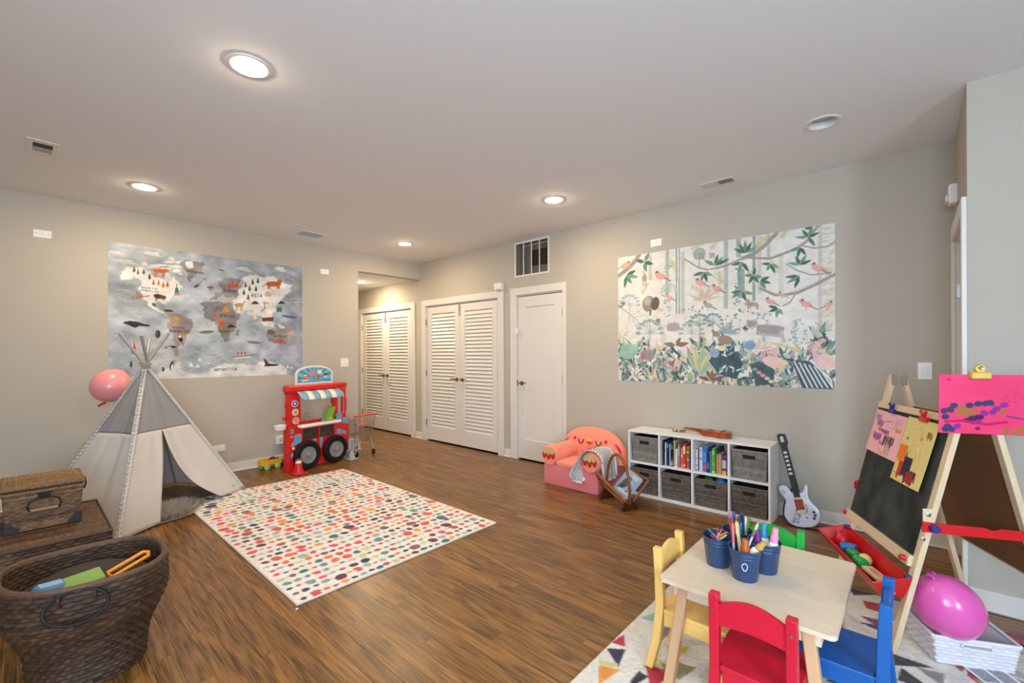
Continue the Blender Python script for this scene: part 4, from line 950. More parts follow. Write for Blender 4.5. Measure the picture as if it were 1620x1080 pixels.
('L','5a5254',3.2,[(727,594),(720,660)]), ('L','5a5254',3.2,[(734,596),(727,661)]), ('L','5a5254',3.5,[(741,598),(734,663)]), ('L','5a5254',3.2,[(749,599),(742,664)]), ('L','5a5254',3.2,[(756,601),(749,666)]), 
('L','5a5254',3.2,[(763,602),(756,667)]), ('L','5a5254',3.5,[(770,604),(764,669)]), ('L','5a5254',3.2,[(778,606),(771,670)]), ('L','5a5254',3.2,[(785,607),(778,672)]), ('L','5a5254',3.2,[(792,609),(785,673)]), 
('L','5a5254',3.2,[(799,610),(792,674)]), ('L','5a5254',3.2,[(806,612),(799,676)]), ('L','5a5254',3.2,[(813,613),(806,677)]), ('L','5a5254',2.8,[(667,557),(674,608)]), ('L','5a5254',2.8,[(675,561),(680,609)]), 
('L','5a5254',2.6,[(683,565),(686,609)]), ('L','5a5254',2.8,[(690,569),(693,610)]), ('L','5a5254',2.6,[(698,573),(699,610)]), ('L','5a5254',2.8,[(705,577),(705,610)]), ('L','b8b0ae',14.3,[(804,639),(813,703)]), 
('L','b8b0ae',14.3,[(732,656),(735,700)]), ('P','6a6264',[(209,545),(230,512),(246,516),(244,566),(218,562)]), ('E','b9b3ae',316,584,35.7,22.1,0), ('L','6a6264',3.4,[(288,551),(286,613)]), 
('L','6a6264',3.4,[(298,551),(296,614)]), ('L','6a6264',3.4,[(307,552),(305,614)]), ('L','6a6264',3.4,[(317,553),(315,615)]), ('L','6a6264',3.4,[(326,554),(324,615)]), ('L','6a6264',3.4,[(335,554),(333,616)]), 
('L','6a6264',3.4,[(345,555),(343,617)]), ('L','9fb0ae',4.8,[(409,791),(410,578)]), ('L','9fb0ae',2.4,[(410,639),(355,633)]), ('E','9fb0ae',355,633,13.3,8.2,0), ('L','9fb0ae',2.4,[(410,639),(360,600)]), 
('E','9fb0ae',360,600,13.3,8.2,0), ('L','9fb0ae',2.4,[(410,639),(373,573)]), ('E','9fb0ae',373,573,12.5,7.7,0), ('L','9fb0ae',2.4,[(410,639),(390,556)]), ('E','9fb0ae',390,556,13.3,8.2,0), 
('L','9fb0ae',2.4,[(410,639),(411,552)]), ('E','9fb0ae',411,552,12.5,7.7,0), ('L','9fb0ae',2.4,[(410,639),(431,559)]), ('E','9fb0ae',431,559,12.5,7.7,0), ('L','9fb0ae',2.4,[(410,639),(447,579)]), 
('E','9fb0ae',447,579,12.5,7.7,0), ('L','9fb0ae',2.4,[(410,639),(459,606)]), ('E','9fb0ae',459,606,12.5,7.7,0), ('L','9fb0ae',2.4,[(410,639),(463,639)]), ('E','9fb0ae',463,639,12.5,7.7,0), 
('L','a9bcbc',5.0,[(70,527),(71,328)]), ('L','a9bcbc',2.8,[(71,394),(16,385)]), ('E','a9bcbc',16,385,13.0,8.0,0), ('L','a9bcbc',2.8,[(71,394),(21,356)]), ('E','a9bcbc',21,356,13.0,8.0,0), 
('L','a9bcbc',2.8,[(71,394),(33,332)]), ('E','a9bcbc',33,332,13.0,8.0,0), ('L','a9bcbc',2.8,[(71,394),(51,318)]), ('E','a9bcbc',51,318,13.0,8.0,0), ('L','a9bcbc',2.8,[(71,394),(71,314)]), ('E','a9bcbc',71,314,13.0,8.0,0), 
('L','a9bcbc',2.8,[(71,394),(91,323)]), ('E','a9bcbc',91,323,13.0,8.0,0), ('L','a9bcbc',2.8,[(71,394),(108,342)]), ('E','a9bcbc',108,342,13.0,8.0,0), ('L','a9bcbc',2.8,[(71,394),(120,368)]), 
('E','a9bcbc',120,368,12.4,7.6,0), ('L','a9bcbc',2.8,[(71,394),(124,398)]), ('E','a9bcbc',124,398,12.4,7.6,0), ('L','a9bcbc',3.6,[(293,412),(294,257)]), ('L','a9bcbc',2.6,[(294,319),(255,312)]), 
('E','a9bcbc',255,312,9.4,5.8,0), ('L','a9bcbc',2.6,[(294,319),(258,290)]), ('E','a9bcbc',258,290,9.4,5.8,0), ('L','a9bcbc',2.6,[(294,319),(267,272)]), ('E','a9bcbc',267,272,9.4,5.8,0), 
('L','a9bcbc',2.6,[(294,319),(280,262)]), ('E','a9bcbc',280,262,8.8,5.4,0), ('L','a9bcbc',2.6,[(294,319),(294,259)]), ('E','a9bcbc',294,259,8.8,5.4,0), ('L','a9bcbc',2.6,[(294,319),(308,266)]), 
('E','a9bcbc',308,266,9.4,5.8,0), ('L','a9bcbc',2.6,[(294,319),(320,280)]), ('E','a9bcbc',320,280,8.8,5.4,0), ('L','a9bcbc',2.6,[(294,319),(329,300)]), ('E','a9bcbc',329,300,8.8,5.4,0), 
('L','a9bcbc',2.6,[(294,319),(332,323)]), ('E','a9bcbc',332,323,8.8,5.4,0), ('L','8fa6ab',5.9,[(188,806),(189,562)]), ('L','8fa6ab',2.7,[(189,627),(122,620)]), ('E','8fa6ab',122,620,16.1,9.9,0), 
('L','8fa6ab',2.7,[(189,627),(128,582)]), ('E','8fa6ab',128,582,16.1,9.9,0), ('L','8fa6ab',2.7,[(189,627),(143,551)]), ('E','8fa6ab',143,551,16.1,9.9,0), ('L','8fa6ab',2.7,[(189,627),(164,532)]), 
('E','8fa6ab',164,532,16.1,9.9,0), ('L','8fa6ab',2.7,[(189,627),(189,526)]), ('E','8fa6ab',189,526,16.1,9.9,0), ('L','8fa6ab',2.7,[(189,627),(214,536)]), ('E','8fa6ab',214,536,15.2,9.4,0), 
('L','8fa6ab',2.7,[(189,627),(234,558)]), ('E','8fa6ab',234,558,15.2,9.4,0), ('L','8fa6ab',2.7,[(189,627),(248,590)]), ('E','8fa6ab',248,590,15.2,9.4,0), ('L','8fa6ab',2.7,[(189,627),(254,627)]), 
('E','8fa6ab',254,627,14.4,8.8,0), ('L','6f8a86',4.4,[(450,716),(451,521)]), ('L','6f8a86',2.4,[(451,581),(402,575)]), ('E','6f8a86',402,575,11.4,7.0,0), ('L','6f8a86',2.4,[(451,581),(406,545)]), 
('E','6f8a86',406,545,12.2,7.5,0), ('L','6f8a86',2.4,[(451,581),(417,521)]), ('E','6f8a86',417,521,11.4,7.0,0), ('L','6f8a86',2.4,[(451,581),(433,506)]), ('E','6f8a86',433,506,11.4,7.0,0), 
('L','6f8a86',2.4,[(451,581),(451,502)]), ('E','6f8a86',451,502,11.4,7.0,0), ('L','6f8a86',2.4,[(451,581),(469,510)]), ('E','6f8a86',469,510,11.4,7.0,0), ('L','6f8a86',2.4,[(451,581),(484,527)]), 
('E','6f8a86',484,527,11.4,7.0,0), ('L','6f8a86',2.4,[(451,581),(494,552)]), ('E','6f8a86',494,552,11.4,7.0,0), ('L','6f8a86',2.4,[(451,581),(498,582)]), ('E','6f8a86',498,582,11.4,7.0,0), 
('L','6f8a8a',3.8,[(513,691),(514,515)]), ('L','6f8a8a',2.4,[(513,574),(471,568)]), ('E','6f8a8a',471,568,9.8,6.0,0), ('L','6f8a8a',2.4,[(513,574),(474,542)]), ('E','6f8a8a',474,542,10.4,6.4,0), 
('L','6f8a8a',2.4,[(513,574),(484,520)]), ('E','6f8a8a',484,520,10.4,6.4,0), ('L','6f8a8a',2.4,[(513,574),(498,507)]), ('E','6f8a8a',498,507,9.8,6.0,0), ('L','6f8a8a',2.4,[(513,574),(514,503)]), 
('E','6f8a8a',514,503,9.8,6.0,0), ('L','6f8a8a',2.4,[(513,574),(529,510)]), ('E','6f8a8a',529,510,10.4,6.4,0), ('L','6f8a8a',2.4,[(513,574),(543,526)]), ('E','6f8a8a',543,526,9.8,6.0,0), 
('L','6f8a8a',2.4,[(513,574),(552,548)]), ('E','6f8a8a',552,548,9.8,6.0,0), ('L','6f8a8a',2.4,[(513,574),(555,575)]), ('E','6f8a8a',555,575,9.8,6.0,0), ('F','d9b9a3',471,404,-169,59,7.2), 
('F','cfae98',471,404,-155,82,7.2), ('F','d9b9a3',471,404,-124,52,7.2), ('F','cfae98',471,404,-106,64,7.2), ('F','d9b9a3',471,404,-94,60,7.2), ('F','cfae98',471,404,-67,83,7.2), ('F','d9b9a3',471,404,-55,73,7.2), 
('F','cfae98',471,404,-35,77,7.2), ('F','d9b9a3',471,404,-12,83,7.2), ('F','d3b9a5',718,755,-164,55,5.9), ('F','e0cdbb',718,755,-144,49,5.9), ('F','d3b9a5',718,755,-135,58,5.9), ('F','e0cdbb',718,755,-116,45,5.9), 
('F','d3b9a5',718,755,-91,59,5.9), ('F','e0cdbb',718,755,-74,40,5.9), ('F','d3b9a5',718,755,-46,49,5.9), ('F','e0cdbb',718,755,-24,68,5.9), ('F','d3b9a5',718,755,-11,54,5.9), ('F','b9ab9d',962,648,-170,51,5.0), 
('F','c9bcae',962,648,-149,48,5.0), ('F','b9ab9d',962,648,-129,59,5.0), ('F','c9bcae',962,648,-110,45,5.0), ('F','b9ab9d',962,648,-87,40,5.0), ('F','c9bcae',962,648,-72,60,5.0), ('F','b9ab9d',962,648,-50,48,5.0), 
('F','c9bcae',962,648,-36,44,5.0), ('F','b9ab9d',962,648,-9,34,5.0), ('F','d9c0b0',470,761,-169,69,6.8), ('F','e3cfc2',470,761,-155,69,6.8), ('F','d9c0b0',470,761,-130,70,6.8), ('F','e3cfc2',470,761,-112,72,6.8), 
('F','d9c0b0',470,761,-87,46,6.8), ('F','e3cfc2',470,761,-75,70,6.8), ('F','d9c0b0',470,761,-44,54,6.8), ('F','e3cfc2',470,761,-31,67,6.8), ('F','d9c0b0',470,761,-12,59,6.8), ('F','b3aaa0',967,791,-172,43,5.0), 
('F','c5bcb0',967,791,-149,41,5.0), ('F','b3aaa0',967,791,-131,54,5.0), ('F','c5bcb0',967,791,-116,49,5.0), ('F','b3aaa0',967,791,-87,42,5.0), ('F','c5bcb0',967,791,-73,55,5.0), ('F','b3aaa0',967,791,-53,38,5.0), 
('F','c5bcb0',967,791,-31,52,5.0), ('F','b3aaa0',967,791,-15,42,5.0), ('F','e6c9ba',251,795,-172,92,8.1), ('F','d9b8a8',251,795,-151,92,8.1), ('F','e6c9ba',251,795,-134,69,8.1), ('F','d9b8a8',251,795,-108,94,8.1), 
('F','e6c9ba',251,795,-91,64,8.1), ('F','d9b8a8',251,795,-75,78,8.1), ('F','e6c9ba',251,795,-54,90,8.1), ('F','d9b8a8',251,795,-26,62,8.1), ('F','e6c9ba',251,795,-13,90,8.1), ('F','8fa8ad',577,648,-168,75,6.8), 
('F','7f98a0',577,648,-152,50,6.8), ('F','8fa8ad',577,648,-132,75,6.8), ('F','7f98a0',577,648,-113,58,6.8), ('F','8fa8ad',577,648,-91,61,6.8), ('F','7f98a0',577,648,-71,80,6.8), ('F','8fa8ad',577,648,-54,45,6.8), 
('F','7f98a0',577,648,-25,78,6.8), ('F','8fa8ad',577,648,-4,61,6.8), 
]
JUNGLE_FRONT = [
('E','7fb5a0',59,766,52.2,42.8,0), ('E','8fc0aa',93,741,30.0,25.0,0), ('E','8a7f86',174,794,40.5,27.0,20), ('E','b0566a',150,807,13.3,17.1,0), ('F','9ab08c',453,928,-120,136,20.8,'5f7f66'), 
('F','c9c58a',453,928,-102,136,20.8,'5f7f66'), ('F','9ab08c',453,928,-84,136,20.8,'5f7f66'), ('F','c9c58a',453,928,-66,136,20.8,'5f7f66'), ('F','9ab08c',453,928,-48,136,20.8,'5f7f66'), 
('P','1f3a48',[(539,739),(606,729),(648,855),(619,957),(538,926),(493,832)]), ('F','8fb8b0',553,884,-43,31,4.2), ('F','8fb8b0',603,918,-84,31,4.2), ('F','dfe8e4',614,901,-24,31,4.2), ('F','dfe8e4',609,771,-33,34,4.5), 
('F','8fb8b0',581,795,-36,34,4.5), ('F','5f8fa0',587,765,-56,34,4.5), ('F','dfe8e4',580,802,-157,34,4.5), ('F','8fb8b0',571,915,-74,34,4.5), ('F','5f8fa0',543,921,-84,34,4.5), ('F','dfe8e4',566,795,-85,31,4.2), 
('F','dfe8e4',548,891,-31,34,4.5), ('F','dfe8e4',611,765,-72,31,4.2), ('F','5f8fa0',536,807,-122,34,4.5), ('F','8fb8b0',582,771,-115,34,4.5), ('F','dfe8e4',613,887,-154,34,4.5), ('F','dfe8e4',537,921,-40,34,4.5), 
('E','6f8fc0',677,726,22.4,22.4,0), ('E','e8d5a0',554,745,16.5,13.5,0), ('E','7f9ac8',520,774,22.5,25.5,0), ('P','27414c',[(676,854),(717,832),(777,886),(773,983),(703,993)]), ('E','5f9a96',697,887,10.4,7.8,0), 
('E','d9838a',714,907,10.4,7.8,0), ('E','d9838a',730,926,11.2,8.4,0), ('E','c9d5c8',747,945,10.4,7.8,0), ('E','c9d5c8',763,964,11.2,8.4,0), ('P','2a4250',[(841,821),(908,831),(995,952),(997,997),(883,999)]), 
('L','dfe8ec',6.5,[(853,832),(901,993)]), ('L','dfe8ec',6.0,[(872,840),(919,991)]), ('L','dfe8ec',6.0,[(890,848),(937,990)]), ('L','dfe8ec',6.0,[(908,856),(954,990)]), ('L','dfe8ec',6.0,[(926,864),(972,989)]), 
('L','dfe8ec',6.0,[(943,872),(989,988)]), ('L','e6edf0',8.4,[(917,831),(983,942),(994,992)]), ('E','8a7360',569,688,33.8,22.5,10), ('E','8a7360',528,647,18.0,13.5,30), ('E','8a7360',515,627,6.4,11.2,-30), 
('E','efc3bb',967,831,41.2,30.3,25), ('L','eab0aa',15.6,[(929,801),(923,759),(938,729),(953,709)]), ('E','e3a098',955,704,12.1,8.8,0), ('L','d98a8a',6.6,[(947,704),(897,719)]), ('L','5f6a70',5.0,[(984,902),(994,992)]), 
('E','ecc0b4',774,837,45.5,26.0,15), ('E','e3a098',774,761,11.7,9.1,0), ('L','d98a8a',6.5,[(766,761),(718,775)]), ('L','ecb5aa',13.0,[(784,810),(778,767)]), ('F','d9cf9a',823,736,-165,66,9.6,'a89a5f'), 
('F','d9cf9a',823,736,25,66,10.8,'a89a5f'), ('F','8f5a50',330,721,-10,68,13.6,'5a3a3a'), ('F','6f6a5a',330,721,190,68,13.6), ('F','7a4a42',330,721,-60,51,10.2), ('F','8f3f38',500,974,-80,60,12.0), 
('F','7a3a30',500,974,-20,82,9.0), ('F','7a3a30',500,974,200,60,9.0), ('E','efe6d8',532,739,10.5,7.5,0), 
]
# ================================================================== MURALS
def leaf_pts(x, y, ang, l, w, k):
    a = math.radians(ang); dx, dy = math.cos(a), math.sin(a)
    return [(x + dx * l * t - dy * w * s, y + (dy * l * t + dx * w * s) * k) for t, s in ((0, 0), (.35, 1), (.7, .7), (1, 0), (.7, -.7), (.35, -1))]
def leaf(cv, col, x, y, ang, l, w, vein=None):
    k = cv.ux / cv.uy
    p = leaf_pts(x, y, ang, l, w, k)
    cv.poly(p, col)
    if vein: cv.line([p[0], p[3]], 1.5, vein)
def rough(pts, amp, levels, seed):
    """coastline: midpoints pushed about"""
    r = random.Random(seed)
    for _ in range(levels):
        out = []
        for (x0, y0), (x1, y1) in zip(pts, pts[1:] + pts[:1]):
            d = math.hypot(x1 - x0, y1 - y0) * amp
            out += [(x0, y0), ((x0 + x1) / 2 + r.uniform(-d, d), (y0 + y1) / 2 + r.uniform(-d, d))]
        pts = out
    return pts
def draw_all(cv, shapes, coast=False):
    for i, s in enumerate(shapes):
        if coast and s[0] == 'P' and len(s[2]) > 5:
            q = rough(list(s[2]), .22, 3, i)
            c = Canvas.c(s[1])
            cv.line(q + q[:1], 5, 'd6d9da', .8)
            cv.poly(q, s[1])
            cv.line(q + q[:1], 1.6, tuple(255 * v * .72 for v in c), .5)
            continue
        if s[0] == 'F': leaf(cv, s[1], *s[2:])
        else: cv.draw([s])

# world map
cv = Canvas(470, 346, 'b3bac0')
n = cv.noise(.20, 4, 3, (1.0, .95, .85))
n2 = cv.noise(.10, 7, 11, (.9, .9, 1.0))
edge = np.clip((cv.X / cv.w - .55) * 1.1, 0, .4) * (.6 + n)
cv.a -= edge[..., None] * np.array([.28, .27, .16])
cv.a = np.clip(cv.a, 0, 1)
draw_all(cv, MAP_SHAPES[:MAP_LAND], True)
cv.noise(.16, 16, 31)
draw_all(cv, MAP_SHAPES[MAP_LAND:])
cv.noise(.05, 30, 5)
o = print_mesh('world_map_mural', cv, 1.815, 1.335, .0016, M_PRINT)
o.location = (-3.622, -.0009, 1.07)
tag(o, 'watercolour world map mural with animals, grey-blue sea and labelled continents', 'mural')

# jungle
cv = Canvas(460, 326, 'e6e3dc')
cv.noise(.04, 6, 8)
R = random.Random(3)
k = cv.ux / cv.uy
for i in range(430):
    x, y = R.uniform(0, 1000), R.uniform(0, 690)
    cv.line([(x, y), (x + R.uniform(8, 26), y + R.uniform(-3, 3))], R.choice((1.6, 2.4)), R.choice(('d6d4ca', 'cfd3c8', 'dcd8cd', 'c9cfc6', 'd8cfc2')))
for i in range(80): cv.ell(R.uniform(950, 996), R.uniform(20, 560), 11, 3, 'cfc8a8', -10)
draw_all(cv, JUNGLE_BACK[:15])
for bx, by, bw, bh, n, c in [(255, 60, 50, 440, 40, '97a59f'), (570, 500, 200, 130, 45, '8fa39e'), (835, 570, 60, 160, 30, '93aaa2'), (610, 180, 30, 350, 26, '5f8a8a'),
                             (5, 600, 60, 90, 14, 'a8b8ae'), (365, 430, 105, 110, 14, '7f9aa0'), (90, 440, 80, 130, 16, 'b9c0b4')]:
    for i in range(n): cv.ell(bx + R.random() * bw, by + R.random() * bh, R.uniform(4.5, 8), R.uniform(3, 5), c, R.uniform(-40, 40))
for x, y, a in [(320, 80, 60), (530, 60, -50), (790, 200, 70), (830, 60, -60), (725, 80, -30), (225, 440, 20), (170, 330, -60), (435, 40, -20), (965, 260, 40), (435, 310, 30), (570, 230, 80), (700, 250, 60)]:
    q = math.radians(a); pt = lambda i: (x + math.cos(q) * i * 11 - 26, y + (math.sin(q) * i * 11 - 14) * k)
    cv.line([pt(0), pt(5.5)], 2, 'a89a5f')
    for i in range(6):
        px, py = pt(i)
        leaf(cv, 'c3b877', px, py, a + 48, 19, 3.6); leaf(cv, 'cfc68c', px, py, a - 48, 18, 3.4)
draw_all(cv, JUNGLE_BACK[15:])
pal = ['2f4a4f', '3b6b62', '5f9a86', '8fb8a2', 'b9cfb9', '1f3540', '47627a', '7f9ac2', 'd9c58c', 'e3b8a8', 'c9838a', 'efe3d5', '557f6a', '98a86a', '2a4438', '6f6a72', 'a3b3b0', 'd9d5c4', '3f5a4a']
for i in range(1000):
    x = R.uniform(0, 1000); y = R.uniform(745 - 55 * math.sin(x * .0145) - 25 * math.sin(x * .041 + 1), 1040)
    if R.random() < .75: leaf(cv, R.choice(pal), x, y, R.uniform(-150, -30), R.uniform(26, 75), R.uniform(4, 11), R.choice((None, None, 'dfe5d8', '24383c')))
    else: cv.ell(x, y, R.uniform(6, 18), R.uniform(5, 12), R.choice(pal), R.uniform(0, 90))
draw_all(cv, JUNGLE_FRONT)
cv.a = cv.a * .78 + np.array(Canvas.c('e6e2da')) * .22      # thin watercolour ink
cv.noise(.05, 40, 9)
o = print_mesh('jungle_mural', cv, 1.832, 1.272, .0016, M_PRINT)
o.rotation_euler = (0, 0, -PI / 2)
o.location = (-.0209, -3.431, 1.04)
tag(o, 'pale jungle mural with birds, zebra, branches and dense undergrowth', 'mural')
# ================================================================== DOTTED RUG
DOTC = ['e0564c', 'e8743a', 'ee9a3c', 'd9574f', '5f8f90', '3f6f78', '343a52', '6b2d45', 'a9b2a0', 'b3b7b2', 'd9cf9c', 'e0506a', 'b9543a', '8a9a8f', '8a5a58', 'c9c3a0']
cv = Canvas(330, 530, 'ece7df')
rel = np.zeros((530, 330))
R = random.Random(11)
rows = 33
for r_ in range(rows):
    y = (r_ + .55) / rows * 1000
    cv.line([(12, y), (988, y + R.uniform(-2, 2))], 4, 'b9bda8')
    x = R.uniform(5, 30)
    while x < 985:
        big = R.random()
        mid = math.exp(-((x - 480) / 330) ** 2 - ((y - 420) / 320) ** 2)
        w = R.uniform(10, 17) + (R.uniform(3, 13) if big < .32 + .25 * mid else 0)
        if x + w > 988: break
        c = R.choice(DOTC if mid < .5 or R.random() < .4 else DOTC[:4] + DOTC[11:12] + DOTC[4:6])
        h = w * R.uniform(.66, .98)
        yy = y + R.uniform(-3, 3)
        for q in range(4):
            cv.ell(x + w + R.uniform(-.3, .3) * w, yy + R.uniform(-.25, .25) * h, w * R.uniform(.6, .85), h * R.uniform(.6, .85), c)
        if big < .12: cv.ell(x + w, yy + 10, w * .8, h * .6, c)
        x += 2 * w + R.uniform(3, 13)
cv.noise(.07, 90, 4)
lum = np.abs(cv.a - np.array(Canvas.c('ece7df'))).max(-1)
rel = np.clip(lum * 6, 0, 1) * .0022
M_RUG = mat('rug_pile', None, .95, spec=.1, attr='Col', bump=.35, bscale=420, sheen=.2)
o = print_mesh('dotted_rug', cv, 1.502, 2.424, .010, M_RUG, relief=rel)
o.rotation_euler = (-PI / 2, 0, 0)
o.location = (-3.212, -3.287, .0055)
tag(o, 'cream area rug with rows of red, orange, teal and plum dots', 'rug')
m = MB()
for a, b_ in (((0, 0), (1.502, 0)), ((1.502, 0), (1.502, 2.424)), ((1.502, 2.424), (0, 2.424)), ((0, 2.424), (0, 0))):
    m.tube([(a[0], 0, a[1]), (b_[0], 0, b_[1])], .0065, 8)
m.build('bound_edge', mat('rug_binding', (222, 210, 192), .9), o)
o = MB().add([(0, 0, 0), (.016, .003, .001), (.014, .011, .003), (.003, .012, .001), (.008, .006, .005)], [(0, 1, 4), (1, 2, 4), (2, 3, 4), (3, 0, 4), (3, 2, 1, 0)]).build('paper_scrap', mat('scrap_white', (238, 236, 232), .7), smooth=False, loc=(-3.235, -3.325, .0002))
tag(o, 'tiny white paper scrap on the floor by the rug corner', 'scrap')

# ================================================================== TEEPEE
M_CANVAS = mat('white_canvas', (232, 227, 222), .9, spec=.15, var=.03, vscale=5, bump=.25, bscale=350)
M_CANVAS_G = mat('grey_canvas', (172, 170, 172), .9, spec=.15, var=.04, vscale=5, bump=.25, bscale=350)
for m_ in (M_CANVAS, M_CANVAS_G):           # thin cloth lets some light through
    nt = m_.node_tree; b = nt.nodes['Principled BSDF']
    tr_ = nt.nodes.new('ShaderNodeBsdfTranslucent'); mx = nt.nodes.new('ShaderNodeMixShader'); mx.inputs[0].default_value = .3
    nt.links.new(b.inputs['Base Color'].links[0].from_socket, tr_.inputs['Color'])
    nt.links.new(b.outputs[0], mx.inputs[1]); nt.links.new(tr_.outputs[0], mx.inputs[2]); nt.links.new(mx.outputs[0], nt.nodes['Material Output'].inputs['Surface'])
M_POLE = mat('teepee_pole_metal', (168, 164, 160), .45, metal=.25)
AP = Vector((-3.455, -.735, 1.235))
FT = {'n': Vector((-3.735, -1.56, .012)), 'r': Vector((-2.715, -.815, .012)), 'l': Vector((-4.16, -.70, .012)), 'b': Vector((-3.12, -.10, .012))}
tp = thing('play_teepee', 'white play teepee with grey top and crossed poles below the map', 'teepee', (AP.x, AP.y, 0))
off = Vector((AP.x, AP.y, 0))
def pole_at(k, t, out=0.0):
    """t = 0 foot .. 1 crossing"""
    return FT[k].lerp(AP, t) - off
for k, ext, du in (('n', 1.185, (0, 0)), ('r', 1.215, (0, .01)), ('l', 1.225, (0, -.01)), ('b', 1.20, (.02, .0))):
    f = FT[k] - off; a = AP - off + Vector((du[0], du[1], 0))
    m = MB().cyl(f, f + (a - f) * ext, .0125, n=12)
    m.ball(f + (a - f) * ext, .0135, 10, 6)
    m.build('pole', M_POLE, tp)
def face_pt(a, b_, s, t, sag, seed):
    """s 0..1 from pole a to pole b, t 0 top .. 1 bottom"""
    tt = .985 - t * .985
    p, q = pole_at(a, tt), pole_at(b_, tt)
    x = p.lerp(q, s)
    edge = (q - p)
    nrm = edge.cross(Vector((0, 0, 1)))
    nrm = nrm.normalized() if nrm.length > 1e-6 else Vector((0, 0, 0))
    w = edge.length
    k = math.sin(PI * s)
    fold = (math.sin(s * 23 + seed + 2 * t) * .35 + math.sin(s * 41 + seed * 2) * .2 + math.sin(s * 9 - seed)) * .010 * k * (.25 + min(1, w))
    x = x - nrm * (sag * k * w * (.35 + .65 * math.sin(PI * t))) + nrm * fold
    return x
SPLIT = .44
def canvas_face(a, b_, sag, seed, s0=lambda t: 0.0, s1=lambda t: 1.0, t0=0.0, t1=1.0, mt=None, name='canvas_panel', ns=26, nt=26, lift=None):
    def fn(u, v):
        t = t0 + (t1 - t0) * v
        s = s0(t) + (s1(t) - s0(t)) * u
        p = face_pt(a, b_, s, t, sag, seed)
        if lift: p = p + lift(u, t)
        p.z = max(p.z, .004)
        return p
    o = MB().grid(fn, ns, nt).build(name, mt, tp, angle=80)
    o.modifiers.new('cloth', 'SOLIDIFY').thickness = .003
    return o
for a, b_, sg, sd in (('l', 'n', .035, 1.0), ('r', 'b', .02, 3.3), ('b', 'l', .02, 5.1)):
    canvas_face(a, b_, sg, sd, t1=SPLIT, t0=.03, mt=M_CANVAS_G, name='upper_panel')
    canvas_face(a, b_, sg, sd, t0=SPLIT, mt=M_CANVAS, name='lower_panel')
canvas_face('n', 'r', .03, 2.2, t0=.03, t1=SPLIT, mt=M_CANVAS_G, name='upper_panel')
mid = lambda t: .46 - .18 * max(0, (t - SPLIT) / (1 - SPLIT)) ** .8
def flap(t):
    q = max(0, (t - SPLIT) / (1 - SPLIT))
    return .465 + .10 * q + .17 * q ** 3
canvas_face('n', 'r', .03, 2.2, s1=mid, t0=SPLIT, mt=M_CANVAS, name='front_panel')
out = (FT['r'] - FT['n']).cross(Vector((0, 0, 1))).normalized()
canvas_face('n', 'r', .03, 2.2, s0=flap, t0=SPLIT, mt=M_CANVAS, name='door_flap',
            lift=lambda u, t: out * (.05 * (1 - u) * max(0, (t - SPLIT) / (1 - SPLIT)) ** 2) + Vector((0, 0, .03 * (1 - u) ** 2 * max(0, (t - .7) / .3))))
for k in 'nrl':                       # ruffled seam sleeves along the poles
    f, a = FT[k] - off, AP - off
    d = (a - f); side = d.cross(Vector((0, 0, 1))).normalized()
    outw = Vector((f.x, f.y, 0)).normalized()
    def fn(u, v, f=f, d=d, side=side, outw=outw):
        t = .02 + .95 * v
        z = v * 150
        r = .0185 + .0014 * math.sin(z * 2 + 1.3 * math.sin(z * .7))
        th = 2 * PI * u
        return f + d * t + side * (math.cos(th) * r * (1 + .10 * math.sin(z * 1.7))) + outw * (math.sin(th) * r * .8)
    MB().grid(fn, 10, 420, cu=True).build('seam_sleeve', M_CANVAS, tp, angle=80)
m = MB()
for q, (dx, dy) in enumerate(((0, 0), (.03, .02), (-.02, .03))):
    m.tube([(math.cos(a) * .035 + dx * .3, math.sin(a) * .035 + dy * .3, AP.z - .005 + q * .012 + .006 * math.sin(a * 2)) for a in [i * PI / 8 for i in range(16)]], .004, 6, closed=True)
m.build('tie_cord', mat('tie_cord', (190, 172, 140), .9), tp)
m = MB()                               # stitched crosses on the flap hem
for i in range(4):
    s = .74 + i * .06
    p = face_pt('n', 'r', s, .955, .03, 2.2) + out * -.012
    q = (FT['r'] - FT['n']).normalized()
    for e in (-1, 1):
        m.tube([p - q * .016 + Vector((0, 0, -.012 * e)) - out * -.026, p + q * .016 + Vector((0, 0, .012 * e)) - out * -.026], .0016, 5)
    m.build('stitch', mat('stitch_grey', (120, 118, 120), .9), tp); m = MB()

# sheepskin inside the teepee
sk = thing('sheepskin_rug', 'grey-beige shaggy sheepskin lying in the teepee doorway', 'rug', (-3.40, -1.07, .0), math.radians(36))
M_FUR = mat('grey_fur', (198, 188, 174), .95, spec=.1, var=.15, vscale=40)
def sk_r(a): return 1 + .08 * math.sin(3 * a + 1) + .05 * math.sin(7 * a)
MB().lathe([(1e-4, .02), (.6, .02), (.95, .012), (1, .001)], 40, None, .30, .22, lambda a, i: sk_r(a) - 1, cap=False).build('hide', M_FUR, sk)
R = random.Random(5)
vs, fs = [], []
for i in range(11000):
    a = R.uniform(0, 2 * PI); r = math.sqrt(R.random()) * 1.0
    x, y = .30 * r * sk_r(a) * math.cos(a), .22 * r * sk_r(a) * math.sin(a)
    L = R.uniform(.045, .085); da = a + R.uniform(-1.2, 1.2)
    lean = R.uniform(.15, .85) if r < .8 else R.uniform(.6, 1.15)
    tx, ty, tz = x + math.cos(da) * L * lean, y + math.sin(da) * L * lean, .012 + L * max(.15, 1.1 - lean) * .9
    w = .0036
    px, py = -math.sin(da) * w, math.cos(da) * w
    n = len(vs)
    vs += [(x - px, y - py, .012), (x + px, y + py, .012), (tx, ty, tz)]
    fs.append((n, n + 1, n + 2))
o = MB(); o.v = [Vector(v) for v in vs]; o.f = fs
tag(o.build('fur', M_FUR, sk, recalc=False), kind='stuff')

